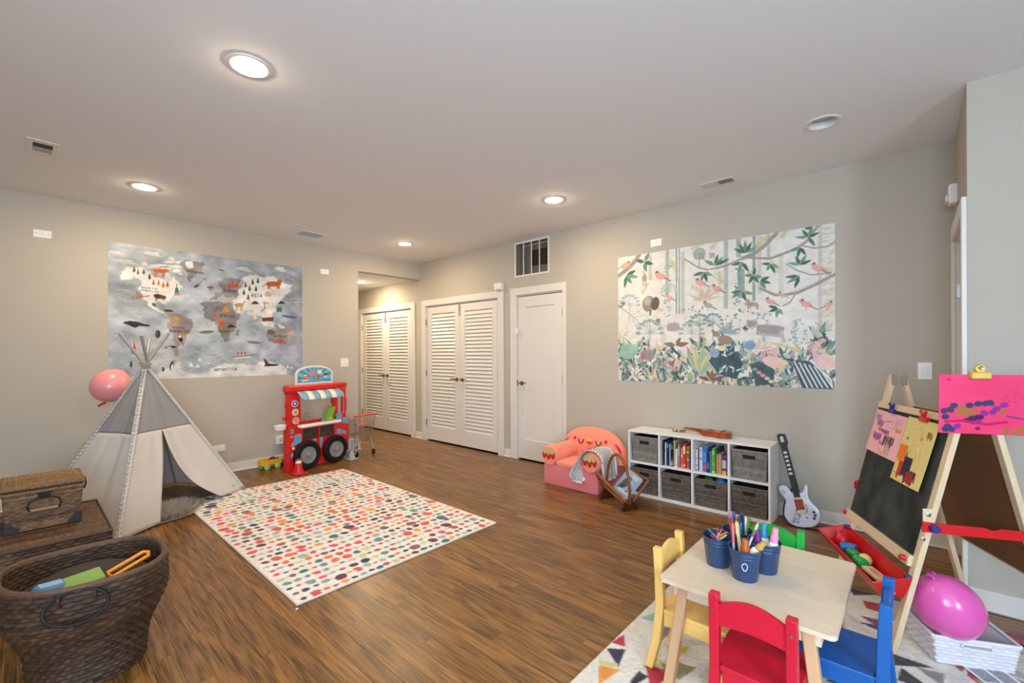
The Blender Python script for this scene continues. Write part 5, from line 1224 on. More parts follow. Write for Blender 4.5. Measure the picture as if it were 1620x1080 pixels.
# balloon hung behind the teepee
def balloon(name, label, mt, loc, rad, knot_dir, ribbon=None, tilt=(0, 0, 0), tail=None):
    t = thing(name, label, 'balloon', loc)
    t.rotation_euler = tilt
    prof = []
    for i in range(25):
        a = PI * i / 24
        z = -math.cos(a); r = math.sin(a) * (1.0 if z > 0 else (1 - .10 * z * z))
        prof.append((max(r, 1e-5), z * (1.0 if z > 0 else 1.10)))
    MB().lathe(prof, 36, Matrix.Diagonal((rad[0], rad[1], rad[2], 1))).build('skin', mt, t)
    kz = -rad[2] * 1.10
    MB().lathe([(.004, 0), (.007, -.006), (.005, -.011), (.014, -.024), (.016, -.027)], 14, T(0, 0, kz + .003)).build('knot', mt, t)
    return t
M_BAL = mat('pink_balloon', (250, 158, 162), .3, spec=.5, sss=.25, coat=.2)
b = balloon('balloon', 'pink balloon hanging behind the teepee poles', M_BAL, (-3.642, -.36, 1.047), (.142, .142, .150), None, tilt=(math.radians(150), math.radians(38), 0))
bpy.context.view_layer.update()
kw = b.matrix_world @ Vector((0, 0, -.192)); bi = b.matrix_world.inverted()
tie = Vector((-3.5, -.66, 1.30))
MB().tube([bi @ kw.lerp(tie, t) + Vector((0, 0, -.01 * math.sin(PI * t))) for t in (0, .25, .5, .75, 1)], .0012, 5).build('string', mat('balloon_string', (214, 196, 150), .8), b)
p = Vector((-3.70, -.36, .885))
m = MB()
for q in range(3):
    m.ball(bi @ (p + Vector((.017 * (q - 1), .0, .010 * (q - 1)))), .011, 10, 6)
m.build('ribbon_knot', mat('red_ribbon', (205, 48, 66), .5), b)

# ================================================================== WICKER
M_WICK = mat('dark_wicker', None, .55, spec=.35, attr='Col', bump=.3, bscale=300)
M_WICK_IN = mat('wicker_inside', (62, 44, 32), .8, var=.25, vscale=60, bump=.4, bscale=160)
M_IRON = mat('black_iron', (24, 22, 21), .6, spec=.3)
# big oval basket
bk = thing('woven_floor_basket', 'large dark woven oval basket with ring handle in the left corner', 'basket', (-3.99, -3.04, 0))
def bk_r(h):
    return .62 + .33 * math.sin(min(1, h * 1.05) * PI / 2) + .05 * h
bk_h = [0, .1, .25, .5, .75, 1.0]
def bk_fn(scale, zlo):
    def fn(U, V):
        th = 2 * PI * U
        z0 = .422 - .028 * np.sin(th) - .008 * np.cos(th + .5)
        h = zlo + (1 - zlo) * V
        q_ = np.clip((h - .16) / .62, 0, 1); rr = .70 + .30 * q_ * q_ * (3 - 2 * q_) + .02 * np.sin(h * 9)
        rr = rr * (1 + .035 * np.sin(3 * th + 6 * h) * np.clip(h, 0, 1) * .8) * scale
        return np.stack([.262 * rr * np.sign(np.cos(th)) * np.abs(np.cos(th)) ** .8, .322 * rr * np.sign(np.sin(th)) * np.abs(np.sin(th)) ** .8, z0 * h + 0 * th], -1)
    return fn
weave('outer_weave', bk_fn(1, 0), 72, 27, .009, M_WICK, bk, '2e1f16', '624630', seed=2)
weave('inner_weave', bk_fn(.94, .03), 72, 26, .006, M_WICK, bk, '33241a', '6a4e38', seed=3, flip=True)
f1 = bk_fn(.98, 0)
pts = [tuple(f1(np.array(i / 72.), np.array(1.0))) for i in range(72)]
MB().tube(pts, .0125, 8, closed=True).build('rolled_rim', mat('wicker_rim', (92, 68, 48), .6, var=.25, vscale=70, bump=.5, bscale=120), bk)
MB().prism([(.16 * math.cos(a), .205 * math.sin(a)) for a in [i * PI / 12 for i in range(24)]], .01, None, .002).build('base', M_WICK_IN, bk)
for th, lab in ((-PI * .545, 'black iron ring handle'), (PI * .45, 'black iron ring handle')):
    c = f1(np.array((th / (2 * PI)) % 1), np.array(.93)); nrm = Vector((math.cos(th) / .262, math.sin(th) / .322, 0)).normalized()
    tg = Vector((-nrm.y, nrm.x, 0))
    ctr = Vector(c) + nrm * .028 - Vector((0, 0, .028))
    pts = [ctr + tg * (math.cos(a) * .088) + (Vector((0, 0, 1)) * .95 - nrm * .35) * (math.sin(a) * .058) for a in [i * PI / 16 for i in range(32)]]
    h = MB().tube(pts, .0055, 8, closed=True).build('ring_handle', M_IRON, bk)
    m = MB()
    for e in (-.05, .05):
        m = MB().tube([Vector(c) + tg * e + Vector((0, 0, .03)), Vector(c) + tg * e + nrm * .02 + Vector((0, 0, .0)), Vector(c) + tg * e + nrm * .012 - Vector((0, 0, .02))], .006, 6)
        m.build('handle_loop', M_WICK_IN, bk)
# toys showing inside the basket
fill = MB().lathe([(.205, .16), (.215, .20), (.15, .232), (1e-4, .24)], 24, None, .95, 1.2)
fl_o = fill.build('cloth_filling', mat('basket_filling', (60, 52, 48), .9, var=.3, vscale=14, bump=.6, bscale=20), None, loc=(-3.99, -3.04, .135))
tag(fl_o, 'dark cloth bundle filling the woven basket under the toys', 'cloth')
o = MB().box(-.05, .05, -.03, .03, 0, .045, .016).build('toy_block', mat('toy_blue', (92, 150, 190), .4), loc=(-4.115, -3.12, .366)); o.rotation_euler = (.3, .1, .3)
tag(o, 'pale blue plastic toy in the woven basket', 'toy')
MB().ball((0, -.028, .018), (.022, .006, .012), 10, 6).build('white_patch', M_PLASTIC_W, o)
o = MB().box(-.065, .065, -.045, .045, 0, .014, .003).build('toy_book', mat('toy_green', (122, 160, 70), .5), loc=(-4.015, -3.12, .379)); o.rotation_euler = (.25, -.05, .15)
tag(o, 'flat green toy box in the woven basket', 'toy')
m = MB().tube([(-.075, 0, 0), (-.07, .018, .0), (.07, .018, 0), (.08, 0, 0), (.07, -.018, 0), (-.07, -.018, 0)], .008, 8, closed=True)
o = m.build('toy_ring', mat('toy_orange', (240, 150, 40), .4), loc=(-3.865, -3.10, .392)); o.rotation_euler = (.35, -.25, .35)
tag(o, 'orange plastic loop toy in the woven basket', 'toy')

# trunk
tr = thing('wicker_trunk', 'low dark wicker trunk under the picnic hamper', 'trunk', (-4.29, -2.105, 0))
def box_ring(hx, hy, z0, z1, taper=0.0, rc=.02):
    P4 = [(-hx, -hy), (hx, -hy), (hx, hy), (-hx, hy)]
    per = np.cumsum([0, 2 * hx, 2 * hy, 2 * hx, 2 * hy]); per = per / per[-1]
    def fn(U, V):
        U = np.mod(U, 1.0)
        xs = np.interp(U, per, [p[0] for p in P4] + [P4[0][0]]); ys = np.interp(U, per, [p[1] for p in P4] + [P4[0][1]])
        k = 1 - taper * (1 - V)
        return np.stack([xs * k, ys * k, z0 + (z1 - z0) * V + 0 * U], -1)
    return fn
def top_grid(hx, hy, z, crown=.0):
    def fn(U, V):
        return np.stack([-hx + 2 * hx * U, -hy + 2 * hy * V, z + crown * np.sin(PI * np.clip(U, 0, 1)) * np.sin(PI * np.clip(V, 0, 1)) + 0 * U], -1)
    return fn
weave('body_weave', box_ring(.425, .355, .0, .30), 150, 20, .006, M_WICK, tr, '2e2018', '6a4c34', seed=5)
MB().box(-.42, .42, -.35, .35, .004, .30).build('body', M_WICK_IN, tr, smooth=False)
lid = MB().box(-.43, .43, -.36, .36, .302, .372).build('lid', M_WICK_IN, tr, smooth=False)
weave('lid_edge_weave', box_ring(.436, .366, .30, .378), 150, 5, .006, M_WICK, lid, '33241a', '745338', seed=6)
weave('lid_top_weave', top_grid(.434, .364, .373, .004), 62, 42, .006, M_WICK, lid, '3a291c', '7f5d40', closed=False, seed=7)
m = MB()
for z in (.376, .305): m.tube([(-.436, -.366, z), (.436, -.366, z), (.436, .366, z), (-.436, .366, z)], .009, 8, closed=True)
m.build('edge_braid', mat('wicker_braid', (78, 56, 38), .6, var=.35, vscale=90, bump=.6, bscale=110), lid)

# picnic hamper on the trunk
hp = thing('picnic_hamper', 'small brown wicker hamper with lid and iron handle on the trunk', 'basket', (-4.10, -2.02, .383))
weave('body_weave', box_ring(.150, .168, .0, .205, .07), 60, 20, .0048, M_WICK, hp, '402a1b', '946c48', seed=8)
MB().box(-.136, .136, -.152, .152, .003, .20).build('body', M_WICK_IN, hp, smooth=False)
lid = MB().box(-.150, .150, -.168, .168, .212, .236).build('lid', M_WICK_IN, hp, smooth=False)
weave('lid_weave', top_grid(.150, .168, .238, .012), 28, 22, .006, M_WICK, lid, '5f4429', 'a58255', closed=False, seed=9)
M_BRAID = mat('hamper_braid', (128, 94, 60), .6, var=.35, vscale=90, bump=.6, bscale=110)
def braid(parent, hx, hy, z, r):
    N = 46; P4 = box_ring(hx, hy, 0, 0); pts = []
    m = MB()
    for ph in (0, PI):
        pts = []
        for i in range(220):
            u = i / 220.; p = P4(np.array(u), np.array(0.0))
            pts.append((p[0] * (1 + .018 * math.cos(u * N * 2 * PI + ph)), p[1] * (1 + .018 * math.cos(u * N * 2 * PI + ph)), z + r * .5 * math.sin(u * N * 2 * PI + ph)))
        m.tube(pts, r * .75, 6, closed=True)
    m.build('edge_braid', M_BRAID, parent)
braid(hp, .153, .171, .205, .008); braid(lid, .154, .172, .232, .008)
m = MB()
for sx in (-1, 1):
    m.prism([(0, 0), (.055, 0), (.05, .02), (.02, .05), (0, .055)], .004, Matrix(((sx * -1, 0, 0, sx * .143), (0, 0, -1, -.1585), (0, 1, 0, .0), (0, 0, 0, 1))))
    m.prism([(0, 0), (.055, 0), (.05, .02), (.02, .05), (0, .055)], .004, Matrix(((0, 0, 1, sx * .1435 - (.004 if sx < 0 else 0)), (1, 0, 0, -.158), (0, 1, 0, .0), (0, 0, 0, 1))))
    m.build('leather_corner', mat('dark_leather', (30, 24, 22), .5), hp, smooth=False); m = MB()
y = -.175
MB().tube([(-.055, y, .105), (-.064, y - .004, .13), (-.055, y - .006, .155), (-.03, y - .006, .168), (.03, y - .006, .168), (.055, y - .006, .155), (.064, y - .004, .13), (.055, y, .105)], .0035, 8).build('handle_wire', M_IRON, hp)
MB().cyl((-.052, y - .004, .108), (.052, y - .004, .108), .009, n=12).build('handle_grip', mat('grip_wood', (140, 112, 92), .5), hp)
MB().box(-.022, .022, -.182, -.170, .165, .200, .002).box(-.006, .006, -.188, -.180, .172, .19, .001).build('clasp', M_IRON, hp, smooth=False)
m = MB().tube([(.150, -.12, .235), (.162, -.12, .238), (.168, -.12, .20), (.160, -.12, .17)], .004, 6).tube([(.158, -.12 + .012 * math.cos(a), .195 + .014 * math.sin(a)) for a in [i * PI / 6 for i in range(12)]], .002, 5, closed=True)
m.build('side_clasp', M_IRON, hp)
# ================================================================== TOY FOOD TRUCK
M_RED = mat('truck_red_plastic', (214, 28, 26), .35, coat=.15)
M_TIRE = mat('toy_tire', (20, 19, 19), .6, spec=.3, bump=.1, bscale=60)
M_HUB = mat('toy_hub_grey', (140, 138, 136), .4)
M_BLUE = mat('decal_blue', (96, 164, 200), .4)
M_VIO = mat('decal_border', (190, 170, 214), .4)
M_WHITE = mat('toy_white_plastic', (236, 234, 228), .4)
M_SIGNBLUE = mat('sign_blue', (70, 150, 190), .4)
M_SIGNPALE = mat('sign_pale_blue', (130, 192, 214), .4)
tk = thing('toy_food_truck', 'red toy food-truck play kitchen with striped awning and two wheels', 'toy kitchen', (-2.19, -.545, 0), math.radians(11))
D = .10
m = MB()
m.box(0, .18, 0, D, 0, .53, .006); m.box(.60, .63, 0, D, .10, .53, .006); m.box(.18, .60, 0, D, .02, .335, .006); m.box(.18, .60, 0, D, .462, .53, .006)
m.box(.382, .398, 0, D, .335, .462, .003); m.box(.18, .60, D - .012, D, .335, .462)
m.build('body', M_RED, tk, smooth=False)
for a, b_ in ((.182, .380), (.400, .598)):
    MB().box(a, b_, .03, D - .014, .337, .46).box(a + .004, b_ - .004, .012, .03, .337, .352, .002).build('storage_bin', mat('bin_dark', (70, 60, 52), .6, var=.5, vscale=22, bump=.3, bscale=30), tk, smooth=False)
pf = Matrix(((1, 0, 0, 0), (0, 0, -1, D * .55), (0, 1, 0, 0), (0, 0, 0, 1)))
m = MB().prism([(.0, .53), (.165, .53), (.158, .60), (.137, .88), (.0, .90)], D * .55, pf)
m.box(-.028, .0, .03, .075, .585, .625, .01); m.box(-.012, .0, .02, .06, .72, .77, .006)
m.build('left_pillar', M_RED, tk, smooth=False)
m = MB().prism([(.565, .53), (.63, .53), (.63, .90), (.60, .88)], D * .55, pf)
m.build('right_pillar', M_RED, tk, smooth=False)
m = MB().box(-.012, .645, -.012, D, .895, .972, .018); m.box(.0, .63, .0, D - .02, .865, .90, .004)
m.build('roof', M_RED, tk, smooth=False)
MB().box(.13, .60, .03, .055, .53, .548, .003).build('sill', M_RED, tk, smooth=False)
# angled cab wing on the right
wg = Matrix.Translation((.63, .01, 0)) @ Matrix.Rotation(math.radians(6), 4, 'Z')
m = MB()
m.box(.0, .215, 0, .05, .10, .53, .008, wg); m.box(.0, .035, 0, .05, .53, .93, .006, wg); m.box(.12, .165, 0, .05, .53, .93, .006, wg); m.box(.035, .12, 0, .05, .85, .93, .004, wg); m.box(.035, .12, 0, .05, .53, .585, .004, wg)
m.box(.165, .185, .0, .04, .60, .76, .01, wg); m.box(-.01, .18, -.008, .09, .915, .968, .014, wg)
cab = m.build('cab_wing', M_RED, tk, smooth=False)
m = MB()
for a, b_, c, d in ((.036, .043, .585, .85), (.112, .119, .585, .85), (.036, .119, .585, .592), (.036, .119, .843, .85)): m.box(a, b_, -.003, 0, c, d, .001, wg)
m.build('window_border', M_VIO, cab, smooth=False)
# wheels
for u, z in ((.212, .168), (.588, .168)):
    M = T(u, -.002, z, PI / 2)
    w = MB().lathe([(.098, .0), (.150, .0), (.166, .012), (.166, .040), (.152, .056), (.112, .060), (.098, .052)], 48, M, cap=False).build('wheel', M_TIRE, tk)
    MB().lathe([(.100, .045), (.094, .056), (.086, .050), (.074, .034), (.05, .034), (.045, .046), (.028, .048), (.026, .064), (.018, .072), (1e-4, .074)], 40, M).build('hub', M_HUB, w)
    for k in range(8):
        a = k * PI / 4
        MB().lathe([(.008, 0), (.008, .01), (.004, .014), (1e-4, .014)], 10, M @ T(.060 * math.cos(a), .060 * math.sin(a), .034)).build('wheel_nut', M_HUB, w)
# awning: curved, seven stripes
def awn(s, q):
    t = q * 1.45
    return (.108 + (.632 - .108) * s + (-.012 * q + .0) + (.02 * q if s > .5 else -.02 * q) * 0, -.005 - .125 * math.sin(min(t, PI / 2)) - (.004 if q > .9 else 0), .900 - .020 * q - .085 * (1 - math.cos(min(t, PI / 2))))
for k in range(7):
    mt = mat('awning_blue', (112, 172, 196), .45) if k % 2 == 0 else M_WHITE
    o = MB().grid(lambda u, v, k=k: Vector(awn((k + u) / 7, v)), 4, 12).build('awning_stripe', mt, tk)
    o.modifiers.new('t', 'SOLIDIFY').thickness = .004
for s in (0, 1):
    pts = [awn(s, i / 10) for i in range(11)] + [(awn(s, 1)[0], -.004, .895)]
    MB().prism([(p[1], p[2]) for p in pts], .004, Matrix(((0, 0, 1, pts[0][0] - (.004 if s == 0 else 0)), (1, 0, 0, 0), (0, 1, 0, 0), (0, 0, 0, 1)))).build('awning_side', M_WHITE, tk, smooth=False)
# white counter with rounded ends
m = MB().box(.10, .645, -.085, .0, .487, .523, .012)
m.build('counter', M_WHITE, tk, smooth=False)
# side sink and tap
MB().lathe([(.0, 0), (.055, .0), (.066, .045), (.058, .05), (.046, .012), (1e-4, .008)], 28, T(-.058, .06, .488), cap=False).build('sink_bowl', M_WHITE, tk)
MB().tube([(.25, .085, .53), (.25, .085, .60), (.258, .083, .628), (.278, .08, .638), (.298, .077, .628), (.304, .075, .60), (.304, .075, .575)], .008, 10).build('tap', mat('tap_grey', (150, 148, 146), .35, metal=.4), tk)
# stickers and decals
def disc(u, z, r, y, mt, name, par):
    return MB().lathe([(1e-4, 0), (r, 0), (r, .002), (1e-4, .002)], 24, T(u, y, z, PI / 2)).build(name, mt, par)
for i, (u, z, c) in enumerate(((.078, .765, (70, 100, 170)), (.084, .668, (232, 196, 90)), (.092, .572, (196, 140, 70)))):
    s = disc(u, z, .039, 0, mat('sticker_white', (226, 222, 236), .4), 'sticker', tk)
    disc(u, z, .030, -.002, mat('sticker_fill_%d' % i, c, .4), 'sticker_picture', s)
    m = MB()
    if i == 0: m.box(u - .012, u + .012, -.0052, -.0038, z - .012, z + .004).box(u - .006, u + .01, -.0052, -.0038, z + .004, z + .018)
    elif i == 1: m.prism([(u - .018, z - .008), (u + .004, z + .018), (u + .018, z - .004), (u, z - .016)], .0012, Matrix(((1, 0, 0, 0), (0, 0, -1, -.004), (0, 1, 0, 0), (0, 0, 0, 1))))
    else: m.prism([(u - .024, z - .014), (u - .02, z - .002), (u + .022, z + .016), (u + .024, z + .004)], .0012, Matrix(((1, 0, 0, 0), (0, 0, -1, -.004), (0, 1, 0, 0), (0, 0, 0, 1))))
    m.build('sticker_food', mat('sticker_food_%d' % i, ((236, 232, 240), (206, 120, 50), (240, 206, 110))[i], .4), s, smooth=False)
def decal(poly, M=None):
    M0 = (M or I4) @ Matrix(((1, 0, 0, 0), (0, 0, -1, 0), (0, 1, 0, 0), (0, 0, 0, 1)))
    cx = sum(p[0] for p in poly) / len(poly); cz = sum(p[1] for p in poly) / len(poly)
    d = MB().prism([(cx + (x - cx) * 1.12, cz + (z - cz) * 1.12) for x, z in poly], .0012, M0).build('decal', M_VIO, tk, smooth=False)
    MB().prism(poly, .0012, M0, .0012).build('decal_fill', M_BLUE, d, smooth=False)
decal([(.078, .405), (.145, .408), (.150, .340), (.145, .325), (.045, .285), (.043, .325), (.070, .345)])
decal([(.030, .165), (.052, .165), (.052, .215), (.030, .205)])
decal([(.298, .322), (.352, .330), (.344, .305), (.328, .292)])
decal([(.398, .330), (.430, .332), (.438, .312), (.412, .22), (.400, .23)])
decal([(.02, .470), (.02, .525), (.075, .525), (.075, .470)], wg); decal([(.105, .465), (.105, .525), (.190, .520), (.190, .445)], wg)
decal([(.015, .345), (.02, .395), (.085, .385), (.085, .325)], wg); decal([(.105, .330), (.105, .375), (.150, .350), (.160, .310)], wg)
m = MB().box(.022, .062, -.012, 0, .425, .485, .004).box(.03, .054, -.02, -.01, .43, .45, .003)
m.build('card_slot', M_HUB, tk, smooth=False)
MB().box(.022, .055, -.006, 0, .385, .412, .002).build('button_panel', mat('panel_salmon', (226, 130, 110), .4), tk, smooth=False)
MB().lathe([(.017, 0), (.017, .006), (.010, .012), (1e-4, .013)], 18, T(.062, 0, .262, PI / 2)).build('headlight', mat('toy_headlight', (245, 190, 150), .3), tk)
MB().lathe([(.017, 0), (.017, .006), (.010, .012), (1e-4, .013)], 18, T(.062, 0, .192, PI / 2)).build('headlight', mat('toy_headlight', (245, 190, 150), .3), tk)
# roof sign
sg = bpy.data.objects.new('roof_sign', None); COL.objects.link(sg); sg.parent = tk; sg.location = (.352, .045, .968)
def arch(hw, zs, zt, z0, n=18):
    return [(-hw, z0), (hw, z0)] + [(hw * math.cos(a), zs + (zt - zs) * math.sin(a)) for a in [PI * i / n for i in range(n + 1)]]
fr = Matrix(((1, 0, 0, 0), (0, 0, -1, 0), (0, 1, 0, 0), (0, 0, 0, 1)))
MB().prism(arch(.245, .125, .222, 0), .016, fr).build('sign_board', M_WHITE, sg, smooth=False)
MB().prism(arch(.220, .125, .200, .026), .003, fr, .016).build('sign_face', M_SIGNBLUE, sg, smooth=False)
m = MB()
C0 = (0, .06)
def arch_hit(a):
    r = .02
    while r < .4:
        x, z = C0[0] + r * math.cos(a), C0[1] + r * math.sin(a)
        zt = .125 + .075 * math.sqrt(max(0, 1 - (x / .22) ** 2))
        if abs(x) > .217 or z > zt - .003 or z < .029: break
        r += .004
    return (C0[0] + r * math.cos(a), C0[1] + r * math.sin(a))
for k in range(16):
    a0 = 2 * PI * k / 16; m.prism([C0, arch_hit(a0), arch_hit(a0 + .2)], .001, fr, .019)
m.build('sign_rays', M_SIGNPALE, sg, smooth=False)
edge = arch(.233, .125, .211, .013, 26)
per = []
for (x0, z0), (x1, z1) in zip(edge, edge[1:] + edge[:1]):
    n = max(1, int(math.hypot(x1 - x0, z1 - z0) / .021))
    per += [(x0 + (x1 - x0) * i / n, z0 + (z1 - z0) * i / n) for i in range(n)]
for x, z in per[::1]:
    MB().ball((x, -.017, z), (.0085, .005, .0085), 8, 5).build('sign_bulb', mat('sign_bulb', (244, 240, 228), .3), sg)
def flat(parent, name, poly, c, h=.002, z0=.020):
    return MB().prism(poly, h, fr, z0).build(name, mat('sign_' + name, c, .5), parent, smooth=False)
cir = lambda x, z, rx, rz, n=14: [(x + rx * math.cos(2 * PI * i / n), z + rz * math.sin(2 * PI * i / n)) for i in range(n)]
flat(sg, 'sundae_dish', [(-.175, .062), (-.075, .062), (-.095, .046), (-.155, .046)], (240, 236, 226)); flat(sg, 'sundae', cir(-.125, .080, .040, .024), (196, 140, 60), .003); flat(sg, 'sundae_cream', cir(-.125, .108, .016, .012), (244, 240, 232), .004); flat(sg, 'cherry', cir(-.125, .124, .008, .008), (206, 40, 50), .004)
flat(sg, 'strawberry_cone', [(-.055, .115), (.0, .098), (-.008, .045)], (190, 130, 66)); flat(sg, 'strawberry_scoop', cir(-.038, .135, .033, .034), (238, 130, 150), .003)
flat(sg, 'vanilla_cone', [(.025, .110), (.085, .120), (.038, .045)], (170, 112, 50)); flat(sg, 'vanilla_scoop', cir(.060, .142, .030, .028), (240, 230, 206), .003)
flat(sg, 'cupcake_cup', [(.115, .100), (.165, .100), (.155, .075), (.125, .075)], (236, 226, 214)); flat(sg, 'cupcake_top', cir(.140, .112, .031, .017), (132, 74, 46), .003)

# pretend drinks machine and cup on the counter
cm = thing('toy_drink_machine', 'lime green toy drinks machine on the white truck counter', 'toy', (tk.matrix_world @ Vector((0, 0, 0))).to_tuple())
bpy.context.view_layer.update()
def tw(u, y, z): return tk.matrix_world @ Vector((u, y, z))
cm.location = tw(.49, -.035, .524); cm.rotation_euler = (0, 0, math.radians(11))
prof = [(-.055, 0), (.05, 0), (.046, .03), (.044, .07), (.055, .10), (.062, .135), (.075, .142), (.07, .155), (.05, .168), (.015, .165), (-.02, .14), (-.045, .08)]
MB().prism(prof, .022, T(0, -.011, 0) @ fr).build('front', mat('toy_lime', (122, 190, 40), .4), cm, smooth=False)
MB().prism([(x * .98 - .024, z * .97) for x, z in prof], .03, T(0, .026, 0) @ fr).build('back', mat('toy_beige_grey', (160, 158, 134), .5), cm, smooth=False)
MB().box(-.085, .085, -.034, .035, -.0005, .008, .003).build('tray', mat('toy_tray', (190, 196, 180), .5), cm, smooth=False)
MB().lathe([(.014, 0), (.014, .006), (1e-4, .009)], 16, T(-.005, -.033, .032, PI / 2)).build('button', mat('toy_yellow', (240, 190, 40), .4), cm)
MB().lathe([(.006, 0), (.004, .016), (1e-4, .018)], 10, T(.074, -.02, .150, 0, PI / 2)).build('beak', mat('toy_orange', (240, 150, 40), .4), cm)
MB().box(.01, .05, .0, .03, .168, .205, .004).build('bread_slot', mat('toy_tan', (206, 160, 110), .5), cm, smooth=False)
MB().box(.014, .034, -.034, -.032, .128, .132).build('eye', M_DARK, cm, smooth=False)
cu = thing('toy_cup', 'small blue toy cup beside the green drinks machine', 'cup', tw(.612, -.045, .5235))
MB().lathe([(1e-4, .002), (.024, .002), (.028, .07), (.025, .07), (.022, .006), (1e-4, .006)], 20, None, cap=False).build('cup', M_BLUE, cu)
MB().tube([(.026 + .02 * math.cos(a), 0, .04 + .02 * math.sin(a)) for a in [-PI / 2 + PI * i / 8 for i in range(9)]], .004, 6).build('handle', M_WHITE, cu)

# traffic cones, one red, one silver grey
def cone(name, label, loc, rz, c, stripe, h, bw):
    t = thing(name, label, 'toy cone', loc, rz)
    mt = mat(name + '_plastic_%d' % int(h * 1000), c, .4)
    MB().box(-bw, bw, -bw, bw, 0, .018, .007).build('base', mt, t, smooth=False)
    MB().lathe([(bw * .82, .018), (bw * .66, .04), (bw * .34, h), (bw * .26, h + .004), (1e-4, h + .004)], 24).build('cone', mt, t)
    if stripe:
        f = lambda z: bw * (.66 + (.34 - .66) * (z - .04) / (h - .04)) + .0012
        MB().lathe([(f(h * .74), h * .74), (f(h * .9), h * .9)], 24, cap=False).build('stripe', M_WHITE, t)
    return t
cone('toy_cone', 'red toy traffic cone with a white stripe at the truck corner', (-2.125, -.655, 0), .2, (206, 24, 24), True, .165, .072)
pz = cone('toy_cone', 'silver grey toy cone-shaped pump right of the truck wheels', (-1.405, -.475, 0), .2, (168, 168, 168), False, .12, .062)
M_SIL = mat('toy_silver', (176, 176, 174), .35, metal=.3)
MB().box(-.045, .03, -.02, .02, .118, .265, .012).build('pump_body', M_SIL, pz, smooth=False)
MB().tube([(.03, 0, .25), (.055, 0, .24), (.06, 0, .20), (.052, 0, .13), (.06, 0, .05)], .006, 8).build('hose', M_SIL, pz)

# yellow wagon
wa = thing('toy_wagon', 'yellow toy wagon with pale green wheels beside the truck', 'toy wagon', (-2.245, -.165, 0), math.radians(8))
M_YEL = mat('toy_wagon_yellow', (240, 182, 36), .4)
m = MB(); m.box(-.115, .115, -.055, .055, .052, .062, .003)
for a in (((-.115, .115), (-.055, -.048)), ((-.115, .115), (.048, .055)), ((-.115, -.107), (-.048, .048)), ((.107, .115), (-.048, .048))): m.box(a[0][0], a[0][1], a[1][0], a[1][1], .062, .112, .003)
m.build('tub', M_YEL, wa, smooth=False)
for sx in (-.065, .055):
    MB().cyl((sx, -.06, .034), (sx, .06, .034), .005, n=8).build('axle', M_HUB, wa)
    for sy in (-1, 1):
        MB().lathe([(1e-4, -.012), (.026, -.012), (.034, -.004), (.034, .006), (.024, .012), (.01, .016), (1e-4, .016)], 24, T(sx, sy * .066, .0345, -sy * PI / 2)).build('wheel', mat('wheel_pale_green', (172, 196, 110), .4), wa)
o = thing('toy_turtle', 'navy toy turtle shell riding in the yellow wagon', 'toy', (-2.215, -.16, .0632), .2)
MB().lathe([(.038, 0), (.041, .02), (.036, .052), (.02, .066), (1e-4, .070)], 20).build('shell', mat('toy_navy', (44, 48, 96), .4), o)
MB().ball((.050, -.010, .036), (.02, .016, .014), 12, 8).build('head', mat('toy_navy', (44, 48, 96), .4), o)
o = thing('toy_tractor', 'dark green toy tractor half hidden behind the truck', 'toy', (-2.07, -.17, 0), .15)
MB().box(-.03, .05, -.04, .04, .03, .085, .012).box(-.005, .05, -.035, .035, .085, .125, .012).build('body', mat('toy_dark_green', (26, 92, 44), .4), o, smooth=False)
for sx, r in ((-.015, .03), (.04, .036)):
    for sy in (-1, 1): MB().lathe([(1e-4, -.01), (r, -.01), (r, .01), (1e-4, .01)], 18, T(sx, sy * .048, r, PI / 2)).build('wheel', M_TIRE, o)
MB().tube([(-.03, -.03, .09), (-.045, -.035, .12), (-.03, -.03, .155), (.0, -.03, .165), (.02, -.03, .15)], .006, 8).build('loop', mat('toy_red_orange', (226, 70, 40), .4), o)

# wire shopping cart
ct = thing('toy_shopping_cart', 'chrome wire toy shopping cart with orange handle in the passage mouth', 'toy cart', (-1.185, -.21, 0), math.radians(4))
M_WIRE = mat('cart_wire', (196, 196, 194), .3, metal=.9)
M_ORG = mat('cart_orange', (232, 78, 44), .4)
ring = lambda hx, y0, y1, z: [(-hx, y0, z), (hx, y0, z), (hx, y1, z), (-hx, y1, z)]
top = [(-.14, -.18, .475), (.14, -.18, .475), (.11, .19, .44), (-.11, .19, .44)]
bot = [(-.105, -.13, .265), (.105, -.13, .265), (.085, .165, .25), (-.085, .165, .25)]
m = MB().tube(top, .004, 6, closed=True).tube(bot, .004, 6, closed=True)
L3 = lambda a, b_, t: Vector(a).lerp(Vector(b_), t)
for q in (.33, .66): m.tube([L3(b_, t_, q) for b_, t_ in zip(bot, top)], .002, 5, closed=True)
for e in range(4):
    n = 8 if e % 2 == 0 else 10
    for i in range(n):
        a, b_ = L3(top[e], top[(e + 1) % 4], i / n), L3(bot[e], bot[(e + 1) % 4], i / n)
        m.tube([a, b_], .0018, 5)
for i in range(1, 8): m.tube([L3(bot[0], bot[1], i / 8), L3(bot[3], bot[2], i / 8)], .0018, 5)
tag(m.build('wire_basket', M_WIRE, ct), kind='stuff')
m = MB()
for s in (-1, 1):
    m.tube([(s * .14, -.205, .53), (s * .138, -.19, .47), (s * .12, -.165, .30), (s * .115, -.14, .20), (s * .12, -.17, .13), (s * .125, -.185, .075)], .0065, 8)
    m.tube([(s * .115, -.14, .20), (s * .11, .06, .135), (s * .105, .16, .12), (s * .105, .185, .075)], .006, 8)
    m.tube([(s * .10, -.1, .265), (s * .112, -.05, .17)], .005, 6); m.tube([(s * .085, .12, .255), (s * .108, .08, .13)], .005, 6)
m.tube([(-.112, .06, .135), (.112, .06, .135)], .005, 6).tube([(-.118, -.155, .16), (.118, -.155, .16)], .005, 6)
